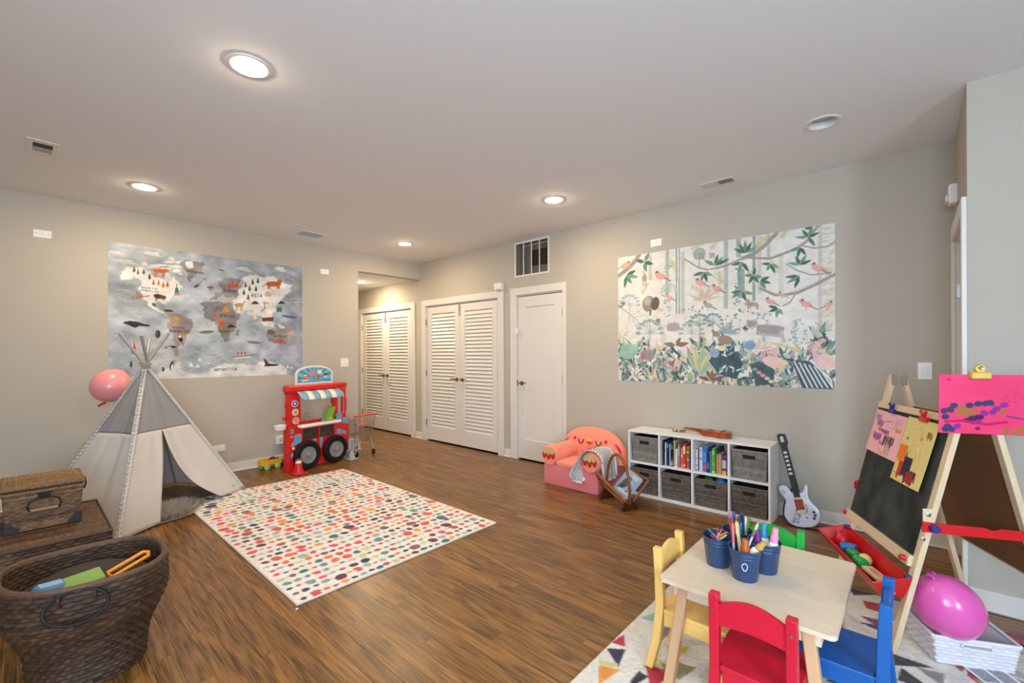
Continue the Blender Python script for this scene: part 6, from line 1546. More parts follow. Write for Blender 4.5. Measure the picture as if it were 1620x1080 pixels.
m.build('frame', M_WIRE, ct)
MB().tube([(-.165, -.205, .53), (.165, -.205, .53)], .013, 12).ball((-.165, -.205, .53), .0145, 12, 8).ball((.165, -.205, .53), .0145, 12, 8).build('handle', M_ORG, ct)
MB().box(-.085, .085, -.16, -.06, .392, .402, .004).build('child_seat', M_ORG, ct, smooth=False)
for sx in (-1, 1):
    for y in (-.185, .185):
        x = sx * (.125 if y < 0 else .105)
        w = MB().lathe([(1e-4, -.011), (.030, -.011), (.036, -.004), (.036, .004), (.030, .011), (1e-4, .011)], 22, T(x, y, .0365, 0, PI / 2)).build('wheel', M_TIRE, ct)
        MB().lathe([(.012, -.0125), (.012, .0125)], 14, T(x, y, .0365, 0, PI / 2)).box(x - .016, x + .016, y - .012, y + .012, .066, .08, .003).build('caster', M_HUB, w)
# ================================================================== PINK BIRD ARMCHAIR   (local -y = front)
ac = thing('child_armchair', 'coral pink foam child armchair with a sleeping bird face', 'armchair', (-.335, -3.215, 0), -PI / 2)
M_CORAL = mat('coral_fabric', (246, 148, 124), .85, spec=.2, var=.04, vscale=6, bump=.2, bscale=260, sheen=.3)
M_PINKF = mat('pink_fabric', (232, 128, 132), .85, spec=.2, var=.04, vscale=6, bump=.2, bscale=260, sheen=.3)
def soft_box(name, x0, x1, y0, y1, z0, z1, r, mt, par, puff=.0):
    bm = bmesh.new()
    bmesh.ops.create_cube(bm, size=1)
    for v in bm.verts: v.co = Vector(((x0 + x1) / 2 + v.co.x * (x1 - x0), (y0 + y1) / 2 + v.co.y * (y1 - y0), (z0 + z1) / 2 + v.co.z * (z1 - z0)))
    bmesh.ops.bevel(bm, geom=bm.edges[:], offset=r, segments=4, profile=.5, affect='EDGES')
    if puff:
        bmesh.ops.subdivide_edges(bm, edges=[e for e in bm.edges if e.calc_length() > .06], cuts=6, use_grid_fill=True)
        for v in bm.verts:
            a = (v.co.x - x0) / (x1 - x0); b_ = (v.co.y - y0) / (y1 - y0)
            if v.co.z > (z0 + z1) / 2: v.co.z += puff * math.sin(PI * a) * math.sin(PI * b_)
    me = bpy.data.meshes.new(name); bm.to_mesh(me); bm.free()
    me.polygons.foreach_set('use_smooth', [True] * len(me.polygons)); me.materials.append(mt)
    return link(name, me, par)
soft_box('base', -.315, .315, -.268, .25, .0, .205, .012, M_PINKF, ac)
soft_box('seat_cushion', -.17, .16, -.272, .10, .19, .252, .024, M_CORAL, ac, .018)
for s in (-1, 1):
    def arm(u, v, s=s):
        th = 2 * PI * u
        y = -.285 + .42 * v
        w = 1 + .02 * math.sin(9 * v + 3 * th)
        e = min(1, min(v, 1 - v) * 18) ** .5
        return Vector((s * .240 + .098 * math.cos(th) * w * (.86 + .14 * e), y + 0 * e, .292 + .102 * math.sin(th) * w * (.86 + .14 * e)))
    o = MB().grid(arm, 28, 24, cu=True)
    o.add([(s * .240 + .084 * math.cos(2 * PI * k / 28), -.286, .292 + .088 * math.sin(2 * PI * k / 28)) for k in range(28)], [tuple(range(28))])
    a = o.build('arm', M_CORAL, ac)
    fr = Matrix(((1, 0, 0, s * .240), (0, 0, -1, -.2865), (0, 1, 0, .292), (0, 0, 0, 1)))
    def scal(z0, n, rr, dep):
        top = [(rr * math.cos(a_), rr * math.sin(a_)) for a_ in [math.asin(max(-1, min(1, z0 / rr))) + (PI - 2 * math.asin(max(-1, min(1, z0 / rr)))) * i / 14 for i in range(15)]]
        x0 = -top[0][0]; bot = []
        for i in range(n):
            for j in range(1, 9):
                t = j / 8
                bot.append((x0 + (2 * -x0) * (i + t) / n, z0 - dep * math.sin(PI * t) ** .55 * (1.25 if i == n // 2 else 1)))
        return top + bot[:-1]
    MB().prism([(x, z) for x, z in scal(.010, 3, .078, .040)], .003, fr).build('red_applique', mat('felt_red', (206, 34, 34), .85), a, smooth=False)
    MB().prism([(x, z) for x, z in scal(.040, 3, .0785, .026)], .003, fr, .003).build('gold_applique', mat('felt_gold', (206, 186, 120), .85), a, smooth=False)
# rounded back
def bk_outline(th):
    return .40 * math.copysign(abs(math.cos(th)) ** .85, math.cos(th)), .335 * abs(math.sin(th)) ** .9
def back_front(x, z):
    return .085 - .03 * (1 - (x / .40) ** 2) + .05 * (z - .2)
def back(u, v):
    th = PI * u
    X, Z = bk_outline(th)
    q = v * 2
    if q <= 1:
        r = math.sin(q * PI / 2); y = -.075 * math.sqrt(max(0, 1 - r ** 5))
    else:
        r = math.sin((2 - q) * PI / 2); y = .085 * math.sqrt(max(0, 1 - r ** 5))
    x, z = X * r, .215 + Z * r
    return Vector((x, .160 + y + .05 * (z - .2), z))
o = MB().grid(back, 36, 34).build('backrest', M_CORAL, ac, angle=60)
BR = o
# wings on the two sides of the back (folded felt)
def fy(x, z): return .160 + .05 * (z - .2) - .075 * math.sqrt(max(0, 1 - min(1, math.hypot(x / .40, (z - .215) / .335)) ** 5)) - .002
def patch(name, poly, mt, h=.003, n=1):
    cx = sum(p[0] for p in poly) / len(poly); cz = sum(p[1] for p in poly) / len(poly)
    vs = [(cx, fy(cx, cz) - h, cz)] + [(x, fy(x, z) - h, z) for x, z in poly] + [(x, fy(x, z) + .004, z) for x, z in poly]
    k = len(poly); fs = [(0, 1 + i, 1 + (i + 1) % k) for i in range(k)] + [(1 + i, 1 + k + i, 1 + k + (i + 1) % k, 1 + (i + 1) % k) for i in range(k)]
    return MB().add(vs, fs).build(name, mt, BR, angle=30)
for s in (-1, 1):
    w = patch('wing', [(s * .19, .505), (s * .27, .465), (s * .345, .40), (s * .39, .33), (s * .36, .31), (s * .30, .35), (s * .245, .43)], mat('felt_pink', (232, 120, 130), .85), .006)
    patch('wing_patch', [(s * .28, .445), (s * .338, .39), (s * .372, .33), (s * .335, .335), (s * .285, .41)], mat('felt_red', (206, 34, 34), .85), .009)
    patch('wing_tip', [(s * .175, .505), (s * .22, .508), (s * .262, .480), (s * .225, .478)], mat('felt_gold', (230, 190, 110), .85), .010)
    eye = [(s * .105 + .030 * math.cos(a), .425 + .044 * math.sin(a)) for a in [PI + PI * i / 12 for i in range(13)]]
    MB().tube([(x, fy(x, z) - .003, z) for x, z in eye], .0055, 8).build('eye', mat('felt_brown', (92, 52, 34), .85), BR)
    patch('cheek', [(s * .185 + .016 * math.cos(a), .425 + .018 * math.sin(a)) for a in [i * PI / 8 for i in range(16)]], mat('felt_red', (206, 34, 34), .85))
patch('beak_top', [(.036 * math.cos(a), .412 + .030 * math.sin(a)) for a in [PI * i / 10 for i in range(11)]], mat('felt_yellow', (244, 190, 90), .85))
patch('beak_bottom', [(.036 * math.cos(a), .410 + .030 * math.sin(a)) for a in [PI + PI * i / 10 for i in range(11)]], mat('felt_red2', (220, 50, 50), .85))
R = random.Random(2)
for i in range(16):
    x, z = R.uniform(-.085, .075), R.uniform(.30, .365)
    MB().ball((x, fy(x, z) - .001, z), .0035, 6, 4).build('freckle', mat('felt_brown', (92, 52, 34), .85), BR)

# blanket over the right arm
bl = thing('dotted_blanket', 'grey baby blanket with white dots and ruffle over the armchair arm', 'blanket', (-.335, -3.215, 0), -PI / 2)
path = [(.085, -.295, .115), (.095, -.298, .165), (.105, -.296, .215), (.120, -.285, .262), (.128, -.255, .30), (.150, -.235, .355), (.195, -.215, .402), (.245, -.20, .412), (.30, -.18, .398), (.345, -.165, .345), (.355, -.155, .27), (.357, -.15, .20), (.358, -.145, .145)]
def smooth_path(t):
    k = t * (len(path) - 1); i = min(int(k), len(path) - 2); f = k - i
    P_ = [Vector(path[max(0, min(len(path) - 1, i + d))]) for d in (-1, 0, 1, 2)]
    return .5 * ((2 * P_[1]) + (P_[2] - P_[0]) * f + (2 * P_[0] - 5 * P_[1] + 4 * P_[2] - P_[3]) * f * f + (3 * P_[1] - P_[0] - 3 * P_[2] + P_[3]) * f ** 3)
def blank(u, v):
    p = smooth_path(u)
    k = max(0, 1 - u * 3.2)                       # near end gathers and hangs down the front
    wx = Vector((.075 * k, 0, 0)); wy = Vector((0, (1 - k) * .20, 0))
    q = p + (v - .35) * (wx * 1.6 + wy)
    a = Vector((.240, 0, .292)); dx, dz = q.x - a.x, q.z - a.z; d = math.hypot(dx, dz)
    if u > .3 and d < .112 and q.y > -.286: q.x = a.x + dx / d * .112; q.z = a.z + dz / d * .112
    q.y += (-.004 - .004 * math.sin(16 * v + 9 * u)) * (1 if k > 0 else .3)
    q.x += .006 * math.sin(v * 13 + u * 7) * (1 if u > .8 else .2)
    return q
o = MB().grid(blank, 70, 26).build('cloth', mat('blanket_grey', (196, 194, 190), .95, spec=.1, bump=.3, bscale=300), bl, angle=80)
o.modifiers.new('t', 'SOLIDIFY').thickness = .004
m = MB()
for i in range(15):
    for j in range(5):
        u, v = .04 + .92 * (i + .5 * (j % 2)) / 15, .12 + .76 * j / 4
        p = blank(u, v); du = blank(min(1, u + .01), v) - p; dv = blank(u, min(1, v + .02)) - p
        n = du.cross(dv).normalized()
        a_, b_ = du.normalized() * .0065, dv.normalized() * .0065
        for sgn in (1, -1):
            m.add([p + n * sgn * .0052 + a_ * math.cos(t) + b_ * math.sin(t) for t in [k * PI / 4 for k in range(8)]], [tuple(range(8))])
tag(m.build('printed_dots', mat('blanket_white', (236, 234, 230), .95), bl, smooth=False, recalc=False), kind='stuff')
def ruff(edge):
    def fn(u, v):
        if edge == 'a': p, q = blank(u, 0), blank(u, .06)
        elif edge == 'b': p, q = blank(u, 1), blank(u, .94)
        elif edge == 'c': p, q = blank(0, u), blank(.03, u)
        else: p, q = blank(1, u), blank(.97, u)
        d = (p - q).normalized(); n = Vector((0, -1, 0)) if abs(d.y) < .7 else Vector((.3, 0, 1)).normalized()
        return p + d * v * .024 + n * (.006 * v * math.sin(u * (170 if edge in 'ab' else 60)))
    return fn
for e in 'abcd':
    o = MB().grid(ruff(e), 220 if e in 'ab' else 80, 4).build('ruffle', mat('blanket_white', (236, 234, 230), .95), bl, angle=80)

# ================================================================== MAGAZINE RACK
rk = thing('magazine_rack', 'dark wooden magazine rack with arched handle by the armchair', 'magazine rack', (-.70, -3.83, 0), math.radians(63))
M_DW = mat('dark_wood', (74, 34, 18), .35, var=.25, vscale=6, stretch=(1, 1, 12))
M_MW = mat('brown_wood', (138, 78, 36), .35, var=.25, vscale=10, stretch=(8, 1, 1))
for e in (-.105, .235):
    MB().prism([(-.082, 0), (.082, 0), (.045, .088), (-.045, .088)], .026, Matrix(((0, 0, 1, e - .013), (1, 0, 0, 0), (0, 1, 0, 0), (0, 0, 0, 1)))).build('foot', M_DW, rk, smooth=False)
pts = [(.065 + .175 * math.cos(a), 0, .05 + .38 * math.sin(a) ** .75) for a in [PI * i / 24 for i in range(25)]]
m = MB()
for a, b_ in zip(pts, pts[1:]): m.bar(a, Vector(b_) + (Vector(b_) - Vector(a)) * .04, .026, .010, .002, up=(0, 1, 0) if False else (0, 0, 1) if abs(b_[0] - a[0]) > abs(b_[2] - a[2]) else (1, 0, 0))
m = MB().tube(pts, .0122, 10); m.build('handle', M_MW, rk)
def dowel(p, q, r=.0108, name='rail'): return MB().cyl(p, q, r, n=12).ball(p, r, 10, 6).ball(q, r, 10, 6).build(name, M_MW, rk)
dowel((-.165, -.150, .25), (.205, -.215, .25)); dowel((-.118, -.030, .075), (.245, -.050, .075)); dowel((-.165, -.150, .25), (-.118, -.030, .075)); dowel((.205, -.215, .25), (.245, -.050, .075)); dowel((.02, -.183, .25), (.06, -.04, .075), .005)
dowel((.216, .127, .25), (-.118, .055, .085), .0135); dowel((.20, .045, .12), (-.085, .035, .045)); dowel((.216, .127, .25), (.235, .03, .075)); dowel((-.118, .055, .085), (-.108, .02, .06))
def rack_book(label, c, off, sc, art):
    b = thing('picture_book', label, 'book', (0, 0, 0), 0, group='picture books in the magazine rack')
    # book lies on the slanted right frame
    z_ = (Vector((.02, -.183, .25)) - Vector((.06, -.04, .075))).normalized()
    x_ = -Vector((.37, -.065, 0)).normalized(); x_ = (x_ - z_ * x_.dot(z_)).normalized()
    y_ = z_.cross(x_)
    if y_.y < 0: pass
    M = Matrix(((x_.x, y_.x, z_.x, 0), (x_.y, y_.y, z_.y, 0), (x_.z, y_.z, z_.z, 0), (0, 0, 0, 1)))
    M.translation = Vector((.185, -.058, .080)) - y_ * (.012 + off)
    b.matrix_world = rk_m @ M
    w, h = .285 * sc, .225 * sc
    MB().box(0, w, -.0075, .0, 0, h, .001).build('cover', mat('cover_' + label[:12].replace(' ', '_'), c, .45), b, smooth=False)
    MB().box(.003, w - .003, .0003, .0055, .003, h - .003).build('pages', mat('book_pages', (232, 226, 212), .8), b, smooth=False)
    if art:
        cv = Canvas(90, 72, c)
        cv.noise(.12, 4, 21)
        cv.poly([(0, 300), (300, 150), (700, 250), (1000, 120), (1000, 0), (0, 0)], '9db4d0')
        cv.ell(420, 520, 190, 170, '5c5660'); cv.ell(520, 330, 120, 90, '6e6874'); cv.ell(330, 700, 150, 60, '4e4854'); cv.ell(520, 470, 30, 24, 'c98a90'); cv.ell(470, 310, 20, 16, 'e6e2e0'); cv.ell(570, 320, 20, 16, 'e6e2e0')
        cv.line([(100, 860), (900, 820)], 60, 'cfd8e4'); cv.ell(200, 820, 60, 30, '4a5a80'); cv.ell(760, 760, 60, 40, '5a6a94')
        for q_ in range(5): cv.line([(560 + q_ * 80, 90 + q_ * 6), (575 + q_ * 80, 200 + q_ * 4)], 34, 'e6eaf0')
        p = print_mesh('cover_picture', cv, w * .98, h * .98, .0006, M_PRINT, b)
        p.location = (w * .01, -.0079, h * .01)
bpy.context.view_layer.update()
rk_m = rk.matrix_world.copy()
rack_book('pale blue picture book lying uppermost in the magazine rack', (150, 172, 206), .0165, 1.0, True)
rack_book('light blue book beneath the picture book in the magazine rack', (120, 170, 196), .001, .97, False)

# ================================================================== CUBE SHELF
SY0, SY1, SXF, SXB, SZ = -3.705, -4.891, -.345, -.05, .600
sh = thing('cube_shelf', 'white eight-cube storage shelf against the mural wall', 'shelf', ((SXF + SXB) / 2, (SY0 + SY1) / 2, 0))
M_LAM = mat('white_laminate', (236, 233, 230), .45, spec=.35)
hx, hy, th = (SXB - SXF) / 2, (SY0 - SY1) / 2, .016
MB().box(-hx, hx, -hy, hy, SZ - th, SZ, .0012).build('top_board', M_LAM, sh, smooth=False)
MB().box(-hx, hx, -hy, hy, 0.0, .022, .0012).build('bottom_board', M_LAM, sh, smooth=False)
for s in (-1, 1): MB().box(-hx, hx, s * hy, s * (hy - th), .022, SZ - th, .0012).build('side_panel', M_LAM, sh, smooth=False)
MB().box(-hx, hx - .006, -hy + th, hy - th, .298, .298 + th, .0012).build('middle_board', M_LAM, sh, smooth=False)
CW = (2 * hy - th) / 4
for i in (1, 2, 3):
    y = hy - th / 2 - i * CW
    for z0, z1 in ((.022, .298), (.298 + th, SZ - th)): MB().box(-hx, hx - .006, y - th / 2, y + th / 2, z0, z1, .0012).build('divider', M_LAM, sh, smooth=False)
MB().box(hx - .006, hx, -hy + th, hy - th, .022, SZ - th).build('back_panel', mat('shelf_back', (214, 206, 196), .6), sh, smooth=False)
def cell(i): return SY0 - th / 2 - (i + .5) * CW
# storage bins
M_BIN = mat('woven_bin', None, .6, spec=.3, attr='Col', bump=.15, bscale=300)
def bin_proto(c0, c1, seed):
    b = thing('storage_bin', 'x', 'storage bin', (0, 0, 0), group='woven storage bins in the cube shelf')
    weave('woven_sides', box_ring(.128, .130, 0, .232, .10), 64, 15, .0028, M_BIN, b, c0, c1, seed=seed, twill=.5)
    inn = MB()
    fn = box_ring(.124, .126, .004, .230, .10)
    inn.grid(lambda u, v: Vector(fn(np.array(u), np.array(v))), 64, 3, cu=True); inn.box(-.112, .112, -.113, .113, .003, .006)
    inn.build('lining', M_DARK, b, smooth=False)
    pts = [tuple(box_ring(.1285, .1305, 0, .232, 0)(np.array(i / 64.), np.array(1.0))) for i in range(64)]
    MB().tube(pts, .0045, 6, closed=True).build('rim', mat('bin_rim_%d' % seed, c1, .6), b)
    MB().box(-.1325, -.120, -.045, .045, .168, .198, .003).build('handle_slot', mat('slot_black', (16, 15, 15), .7), b, smooth=False)
    return b
bl_ = ['top left grey woven bin in the cube shelf beside the armchair', 'bottom left dark woven bin in the cube shelf behind the magazine rack', 'bottom dark woven bin under the left row of books',
       'bottom dark woven bin under the right row of books, toys on top', 'top right grey woven bin in the cube shelf below the ukulele', 'bottom right dark woven bin beside the toy guitar']
pg = bin_proto('6a645c', '98928a', 3); pb = bin_proto('4a4038', '7a6e62', 4)
spots = [(0, 1, pg), (0, 0, pb), (1, 0, pb), (2, 0, pb), (3, 1, pg), (3, 0, pb)]
done = set()
for (c, r, p), lb in zip(spots, bl_):
    o = p if p.name not in done else copy_tree(p)
    done.add(p.name)
    o.location = (SXF + .142, cell(c), .0225 if r == 0 else .3145)
    o['label'] = lb
for (dy, c, lb, r) in ((-.06, (60, 140, 200), 'blue plastic ball in the bin below the right books', .05), (.04, (40, 120, 60), 'green plastic ball in the bin below the right books', .045)):
    o = thing('toy_ball', lb, 'ball', (SXF + .10, cell(2) + dy, .0225 + .218 - r * .35))
    MB().ball((0, 0, 0), r, 20, 12).build('ball', mat('ball_%d' % c[0], c, .4), o)
    MB().tube([(r * 1.001 * math.cos(a), r * 1.001 * math.sin(a), 0) for a in [i * PI / 16 for i in range(32)]], .0015, 5, closed=True).build('seam', mat('ball_seam_%d' % c[0], tuple(int(v * .7) for v in c), .5), o)
# books
def book(label, y, z, t, h, d, c, deco=None, tilt=0.0, xf=-.298, group=None):
    b = thing('book', label, 'book', (xf, y, z), 0, group=group)
    b.rotation_euler = (tilt, 0, 0)
    mt = mat('book_%02x%02x%02x' % c, c, .5)
    m = MB().box(0, .0025, -t / 2, t / 2, 0, h, .0008)
    for s in (-1, 1): m.box(.0022, d, s * t / 2, s * (t / 2 - .002), 0, h, .0005)
    m.build('cover', mt, b, smooth=False)
    MB().box(.003, d - .003, -t / 2 + .002, t / 2 - .002, .003, h - .003).build('pages', mat('book_pages', (232, 226, 212), .8), b, smooth=False)
    for (z0, z1, dc) in deco or []:
        MB().box(-.0006, .0, -t / 2 * .8, t / 2 * .8, h * z0, h * z1).build('spine_print', mat('spine_%02x%02x%02x' % dc, dc, .5), b, smooth=False)
    return b
W_ = (238, 236, 230); RD = (206, 50, 44); NV = (36, 38, 84); YE = (236, 186, 70); GN = (60, 140, 90)
left_books = [
    ('thin black book leftmost in the left book cubby', .012, .222, .21, (26, 26, 34), [(.08, .16, (150, 60, 70))]),
    ('thin white book second in the left book cubby', .011, .205, .20, (214, 216, 214), [(.6, .64, NV)]),
    ('navy book third in the left book cubby', .014, .215, .21, (30, 44, 92), [(.75, .9, (150, 170, 210))]),
    ('thin pale blue book beside the black book', .010, .198, .19, (150, 190, 220), None),
    ('black book with red and white emblems on its spine', .018, .214, .21, (20, 20, 22), [(.06, .12, W_), (.16, .2, W_), (.24, .3, RD), (.7, .9, (120, 112, 100))]),
    ('tall olive cream book in the left book cubby', .014, .232, .235, (186, 182, 112), None),
    ('short white book beside the tall olive one', .016, .160, .16, (232, 230, 222), [(.1, .13, (120, 140, 110))]),
    ('mauve book in the left book cubby', .014, .208, .20, (176, 112, 156), [(.5, .9, (214, 190, 210))]),
    ('orange book in the left book cubby', .018, .178, .18, (238, 150, 40), [(.55, .62, W_), (.2, .45, (220, 110, 40))]),
    ('coral red book in the left book cubby', .020, .210, .21, (216, 62, 50), [(.6, .92, (240, 220, 210)), (.1, .16, W_)]),
    ('chunky book with a multicoloured striped spine', .026, .192, .19, (206, 110, 50), [(.06, .14, GN), (.16, .24, RD), (.26, .34, (90, 90, 150)), (.38, .46, YE), (.48, .58, GN), (.62, .68, RD), (.7, .78, YE), (.82, .92, GN)]),
    ('short navy book rightmost in the left book cubby', .014, .150, .15, (44, 52, 104), None)]
right_books = [
    ('white book with red dots leftmost in the right book cubby', .014, .200, .19, (232, 230, 226), [(.0, .05, RD), (.2, .24, NV), (.5, .54, RD), (.9, .98, RD)]),
    ('thin dark purple book in the right book cubby', .008, .190, .19, (52, 34, 96), None),
    ('wide pale grey book in the right book cubby', .025, .202, .235, (206, 212, 222), [(.5, .54, NV), (.85, .88, (120, 120, 140))]),
    ('wide bright blue book in the right book cubby', .034, .206, .23, (52, 122, 186), [(.1, .3, (206, 90, 110)), (.4, .8, (90, 150, 200))]),
    ('dark violet book beside the wide blue one', .024, .168, .17, (40, 28, 110), [(.2, .5, (90, 110, 150))]),
    ('thin teal book in the right book cubby', .009, .180, .18, (70, 150, 140), None),
    ('lime green book in the right book cubby', .025, .206, .23, (96, 170, 44), [(.03, .08, W_), (.3, .42, (150, 190, 60)), (.75, .9, (160, 206, 120))]),
    ('thin dark teal book beside the lime green one', .009, .196, .22, (56, 96, 96), None),
    ('tan book in the right book cubby', .016, .164, .18, (176, 146, 106), None),
    ('golden kraft book in the right book cubby', .018, .166, .18, (206, 152, 84), None),
    ('short wide blue book with a yellow foot', .036, .150, .16, (48, 76, 150), [(.0, .22, YE), (.35, .8, (190, 206, 230))]),
    ('tall red book rightmost in the right book cubby', .011, .245, .24, (186, 30, 30), None)]
for i, lst in ((1, left_books), (2, right_books)):
    tot = sum(b[1] for b in lst)
    span = CW - th - .016
    gap = (span - tot) / len(lst) if i == 1 else (span - tot) / len(lst)
    y = cell(i) + span / 2
    for k, (lb, t, h, d, c, deco) in enumerate(lst):
        y -= t / 2 + gap / 2
        book(lb, y, .3142, t, h, d, c, deco, group='books in the cube shelf', xf=-.302 + rnd.uniform(-.006, .012))
        y -= t / 2 + gap / 2

# ================================================================== UKULELE on the shelf   (local x = towards headstock)
uk = thing('ukulele', 'small brown ukulele lying on the cube shelf', 'ukulele', (-.175, -4.565, SZ), math.radians(86))
M_UK = mat('ukulele_mahogany', (150, 62, 24), .28, var=.2, vscale=5, stretch=(1, 8, 8), coat=.4)
M_UKT = mat('ukulele_top', (176, 92, 46), .3, var=.15, vscale=5, stretch=(1, 10, 1), coat=.3)
def uk_out(t):
    """half width of the body along its length t 0..1"""
    return .078 * math.sqrt(max(0, 1 - ((t - .30) / .31) ** 2)) if t < .30 else .078 + (.050 - .078) * (.5 - .5 * math.cos(PI * min(1, (t - .30) / .28))) if t < .58 else .050 + (.060 - .050) * (.5 - .5 * math.cos(PI * (t - .58) / .2)) if t < .78 else .060 * math.sqrt(max(0, 1 - ((t - .78) / .225) ** 2))
N = 40
side = [(.245 * i / N, uk_out(i / N)) for i in range(N + 1)]
poly = side + [(x, -w) for x, w in reversed(side[1:-1])]
MB().prism(poly, .050, None, .0).build('body', M_UK, uk, angle=50)
MB().prism([(x * .995 + .0006, w * .985) for x, w in poly], .002, None, .050).build('top_plate', M_UKT, uk, angle=50)
MB().lathe([(1e-4, 0), (.026, 0), (.026, .0006), (1e-4, .0006)], 24, T(.165, 0, .052)).build('sound_hole', M_DARK, uk)
MB().box(.060, .075, -.035, .035, .052, .060, .002).build('bridge', M_UK, uk, smooth=False)
m = MB(); prof = [(.235, .004), (.262, .016), (.30, .034), (.40, .042), (.40, .050), (.235, .050)]
m.prism(prof, .036, Matrix(((1, 0, 0, 0), (0, 0, -1, .018), (0, 1, 0, 0), (0, 0, 0, 1)))).build('neck', M_UK, uk, smooth=False)
MB().box(.19, .40, -.017, .017, .0505, .055, .001).build('fretboard', mat('green_fretboard', (110, 150, 104), .5), uk, smooth=False)
MB().prism([(.40, -.018), (.44, -.026), (.51, -.024), (.52, 0), (.51, .024), (.44, .026), (.40, .018)], .012, T(0, 0, .036, 0, .06)).build('headstock', M_UK, uk, smooth=False)
for sx in (.445, .485):
    for s in (-1, 1):
        MB().cyl((sx, s * .026, .020), (sx, s * .036, .014), .007, n=10).cyl((sx, s * .015, .02), (sx, s * .015, .0535), .0022, n=8).build('tuning_peg', mat('peg_ivory', (232, 220, 200), .4), uk)
m = MB()
for k in range(4): m.tube([(.068, -.012 + .008 * k, .0605), (.41, -.010 + .0067 * k, .0575), (.46, -.012 + .008 * k, .055)], .0006, 4)
m.build('strings', mat('string_pale', (220, 216, 206), .4), uk)

# ================================================================== TOY GUITAR
gt = thing('toy_guitar', 'white toy electric guitar leaning on the wall beside the shelf', 'guitar')
zl = Vector((.125, .185, .665)).normalized(); xl = Vector((0, -1, 0)); xl = (xl - zl * xl.dot(zl)).normalized(); yl = zl.cross(xl)
gt.matrix_world = Matrix(((xl.x, yl.x, zl.x, -.215), (xl.y, yl.y, zl.y, -5.098), (xl.z, yl.z, zl.z, .004), (0, 0, 0, 1)))
M_GB = mat('guitar_white', (214, 214, 226), .3, coat=.3)
half_r = [(0, .0), (.055, .006), (.095, .032), (.117, .08), (.112, .125), (.088, .165), (.074, .195), (.072, .225), (.078, .255), (.085, .285), (.080, .302), (.066, .298), (.052, .268), (.036, .250), (.024, .248)]
half_l = [(-.024, .248), (-.036, .262), (-.046, .290), (-.072, .312), (-.100, .308), (-.112, .285), (-.104, .25), (-.088, .215), (-.086, .185), (-.102, .15), (-.119, .10), (-.112, .055), (-.085, .022), (-.045, .004)]
def spline(pts, n=4):
    out = []
    k = len(pts)
    for i in range(k):
        p = [Vector(pts[(i + d) % k]) for d in (-1, 0, 1, 2)]
        for j in range(n):
            f = j / n
            out.append(tuple(.5 * ((2 * p[1]) + (p[2] - p[0]) * f + (2 * p[0] - 5 * p[1] + 4 * p[2] - p[3]) * f * f + (3 * p[1] - p[0] - 3 * p[2] + p[3]) * f ** 3)))
    return out
gpoly = spline(half_r + half_l)
fr = Matrix(((1, 0, 0, 0), (0, 0, -1, 0), (0, 1, 0, 0), (0, 0, 0, 1)))
bm = bmesh.new()
fv = [bm.verts.new((x, -.022, z)) for x, z in gpoly]
f_ = bm.faces.new(fv)
ex = bmesh.ops.extrude_face_region(bm, geom=[f_]); vv = [e for e in ex['geom'] if isinstance(e, bmesh.types.BMVert)]
for v in vv: v.co.y = .022
bmesh.ops.recalc_face_normals(bm, faces=bm.faces)
rim = [e for e in bm.edges if abs(e.verts[0].co.y - e.verts[1].co.y) < 1e-6]
bmesh.ops.bevel(bm, geom=rim, offset=.006, segments=3, profile=.5, affect='EDGES')
me = bpy.data.meshes.new('body'); bm.to_mesh(me); bm.free(); me.materials.append(M_GB)
me.polygons.foreach_set('use_smooth', [True] * len(me.polygons)); me.set_sharp_from_angle(angle=math.radians(50))
link('body', me, gt)
M_BLK = mat('guitar_black', (22, 20, 22), .4)
MB().box(-.021, .021, -.026, .004, .215, .60, .003).build('neck', M_BLK, gt, smooth=False)
MB().prism([(-.021, .60), (.021, .60), (.033, .63), (.030, .695), (-.012, .705), (-.030, .69), (-.028, .63)], .02, fr, .0).build('headstock', M_BLK, gt, smooth=False)
MB().box(-.012, .012, -.0215, -.0195, .635, .68, .001).build('headstock_print', mat('print_pale', (200, 190, 200), .5), gt, smooth=False)
for k in range(6):
    z = .385 + k * .032
    MB().box(-.013, .011, -.029, -.0255, z, z + .017, .003).build('fret_button', mat('fret_button', (216, 214, 206), .4), gt, smooth=False)
MB().box(-.030, .030, -.027, -.021, .205, .216, .002).build('pickup', mat('guitar_cream', (214, 200, 172), .4), gt, smooth=False)
MB().box(-.027, .030, -.026, -.021, .125, .202, .002).build('pickguard', mat('tortoise', (150, 72, 22), .25, var=.6, vscale=45), gt, smooth=False)
MB().box(-.030, .040, -.030, -.021, .098, .120, .003).build('bridge', mat('guitar_cream', (214, 200, 172), .4), gt, smooth=False)
MB().tube([(.028, -.032, .108), (.044, -.036, .112), (.046, -.038, .135), (.045, -.037, .165)], .003, 8).build('tremolo_bar', M_STEEL, gt)
for x, z in ((.082, .105), (.085, .083), (.074, .062)):
    MB().lathe([(.0095, 0), (.0085, .009), (1e-4, .01)], 14, T(x, -.022, z, PI / 2)).build('knob', M_BLK, gt)
m = MB()
R = random.Random(4)
for x, z in ((-.07, .20), (-.06, .185), (-.05, .165), (-.045, .15), (-.068, .12), (-.075, .10), (.055, .23), (.05, .215), (.06, .20), (.02, .085), (.045, .09), (.06, .098), (.03, .05), (-.02, .092)):
    m.lathe([(1e-4, 0), (R.uniform(.002, .004), 0), (.002, .0006), (1e-4, .0006)], 6, T(x, -.022, z, PI / 2))
def star(cx, cz, r, ri): return [(cx + (r if i % 2 == 0 else ri) * math.sin(i * PI / 5), cz + (r if i % 2 == 0 else ri) * math.cos(i * PI / 5)) for i in range(10)]
pts = star(-.082, .262, .015, .007)
m.tube([(x, -.0222, z) for x, z in pts], .0012, 4, closed=True)
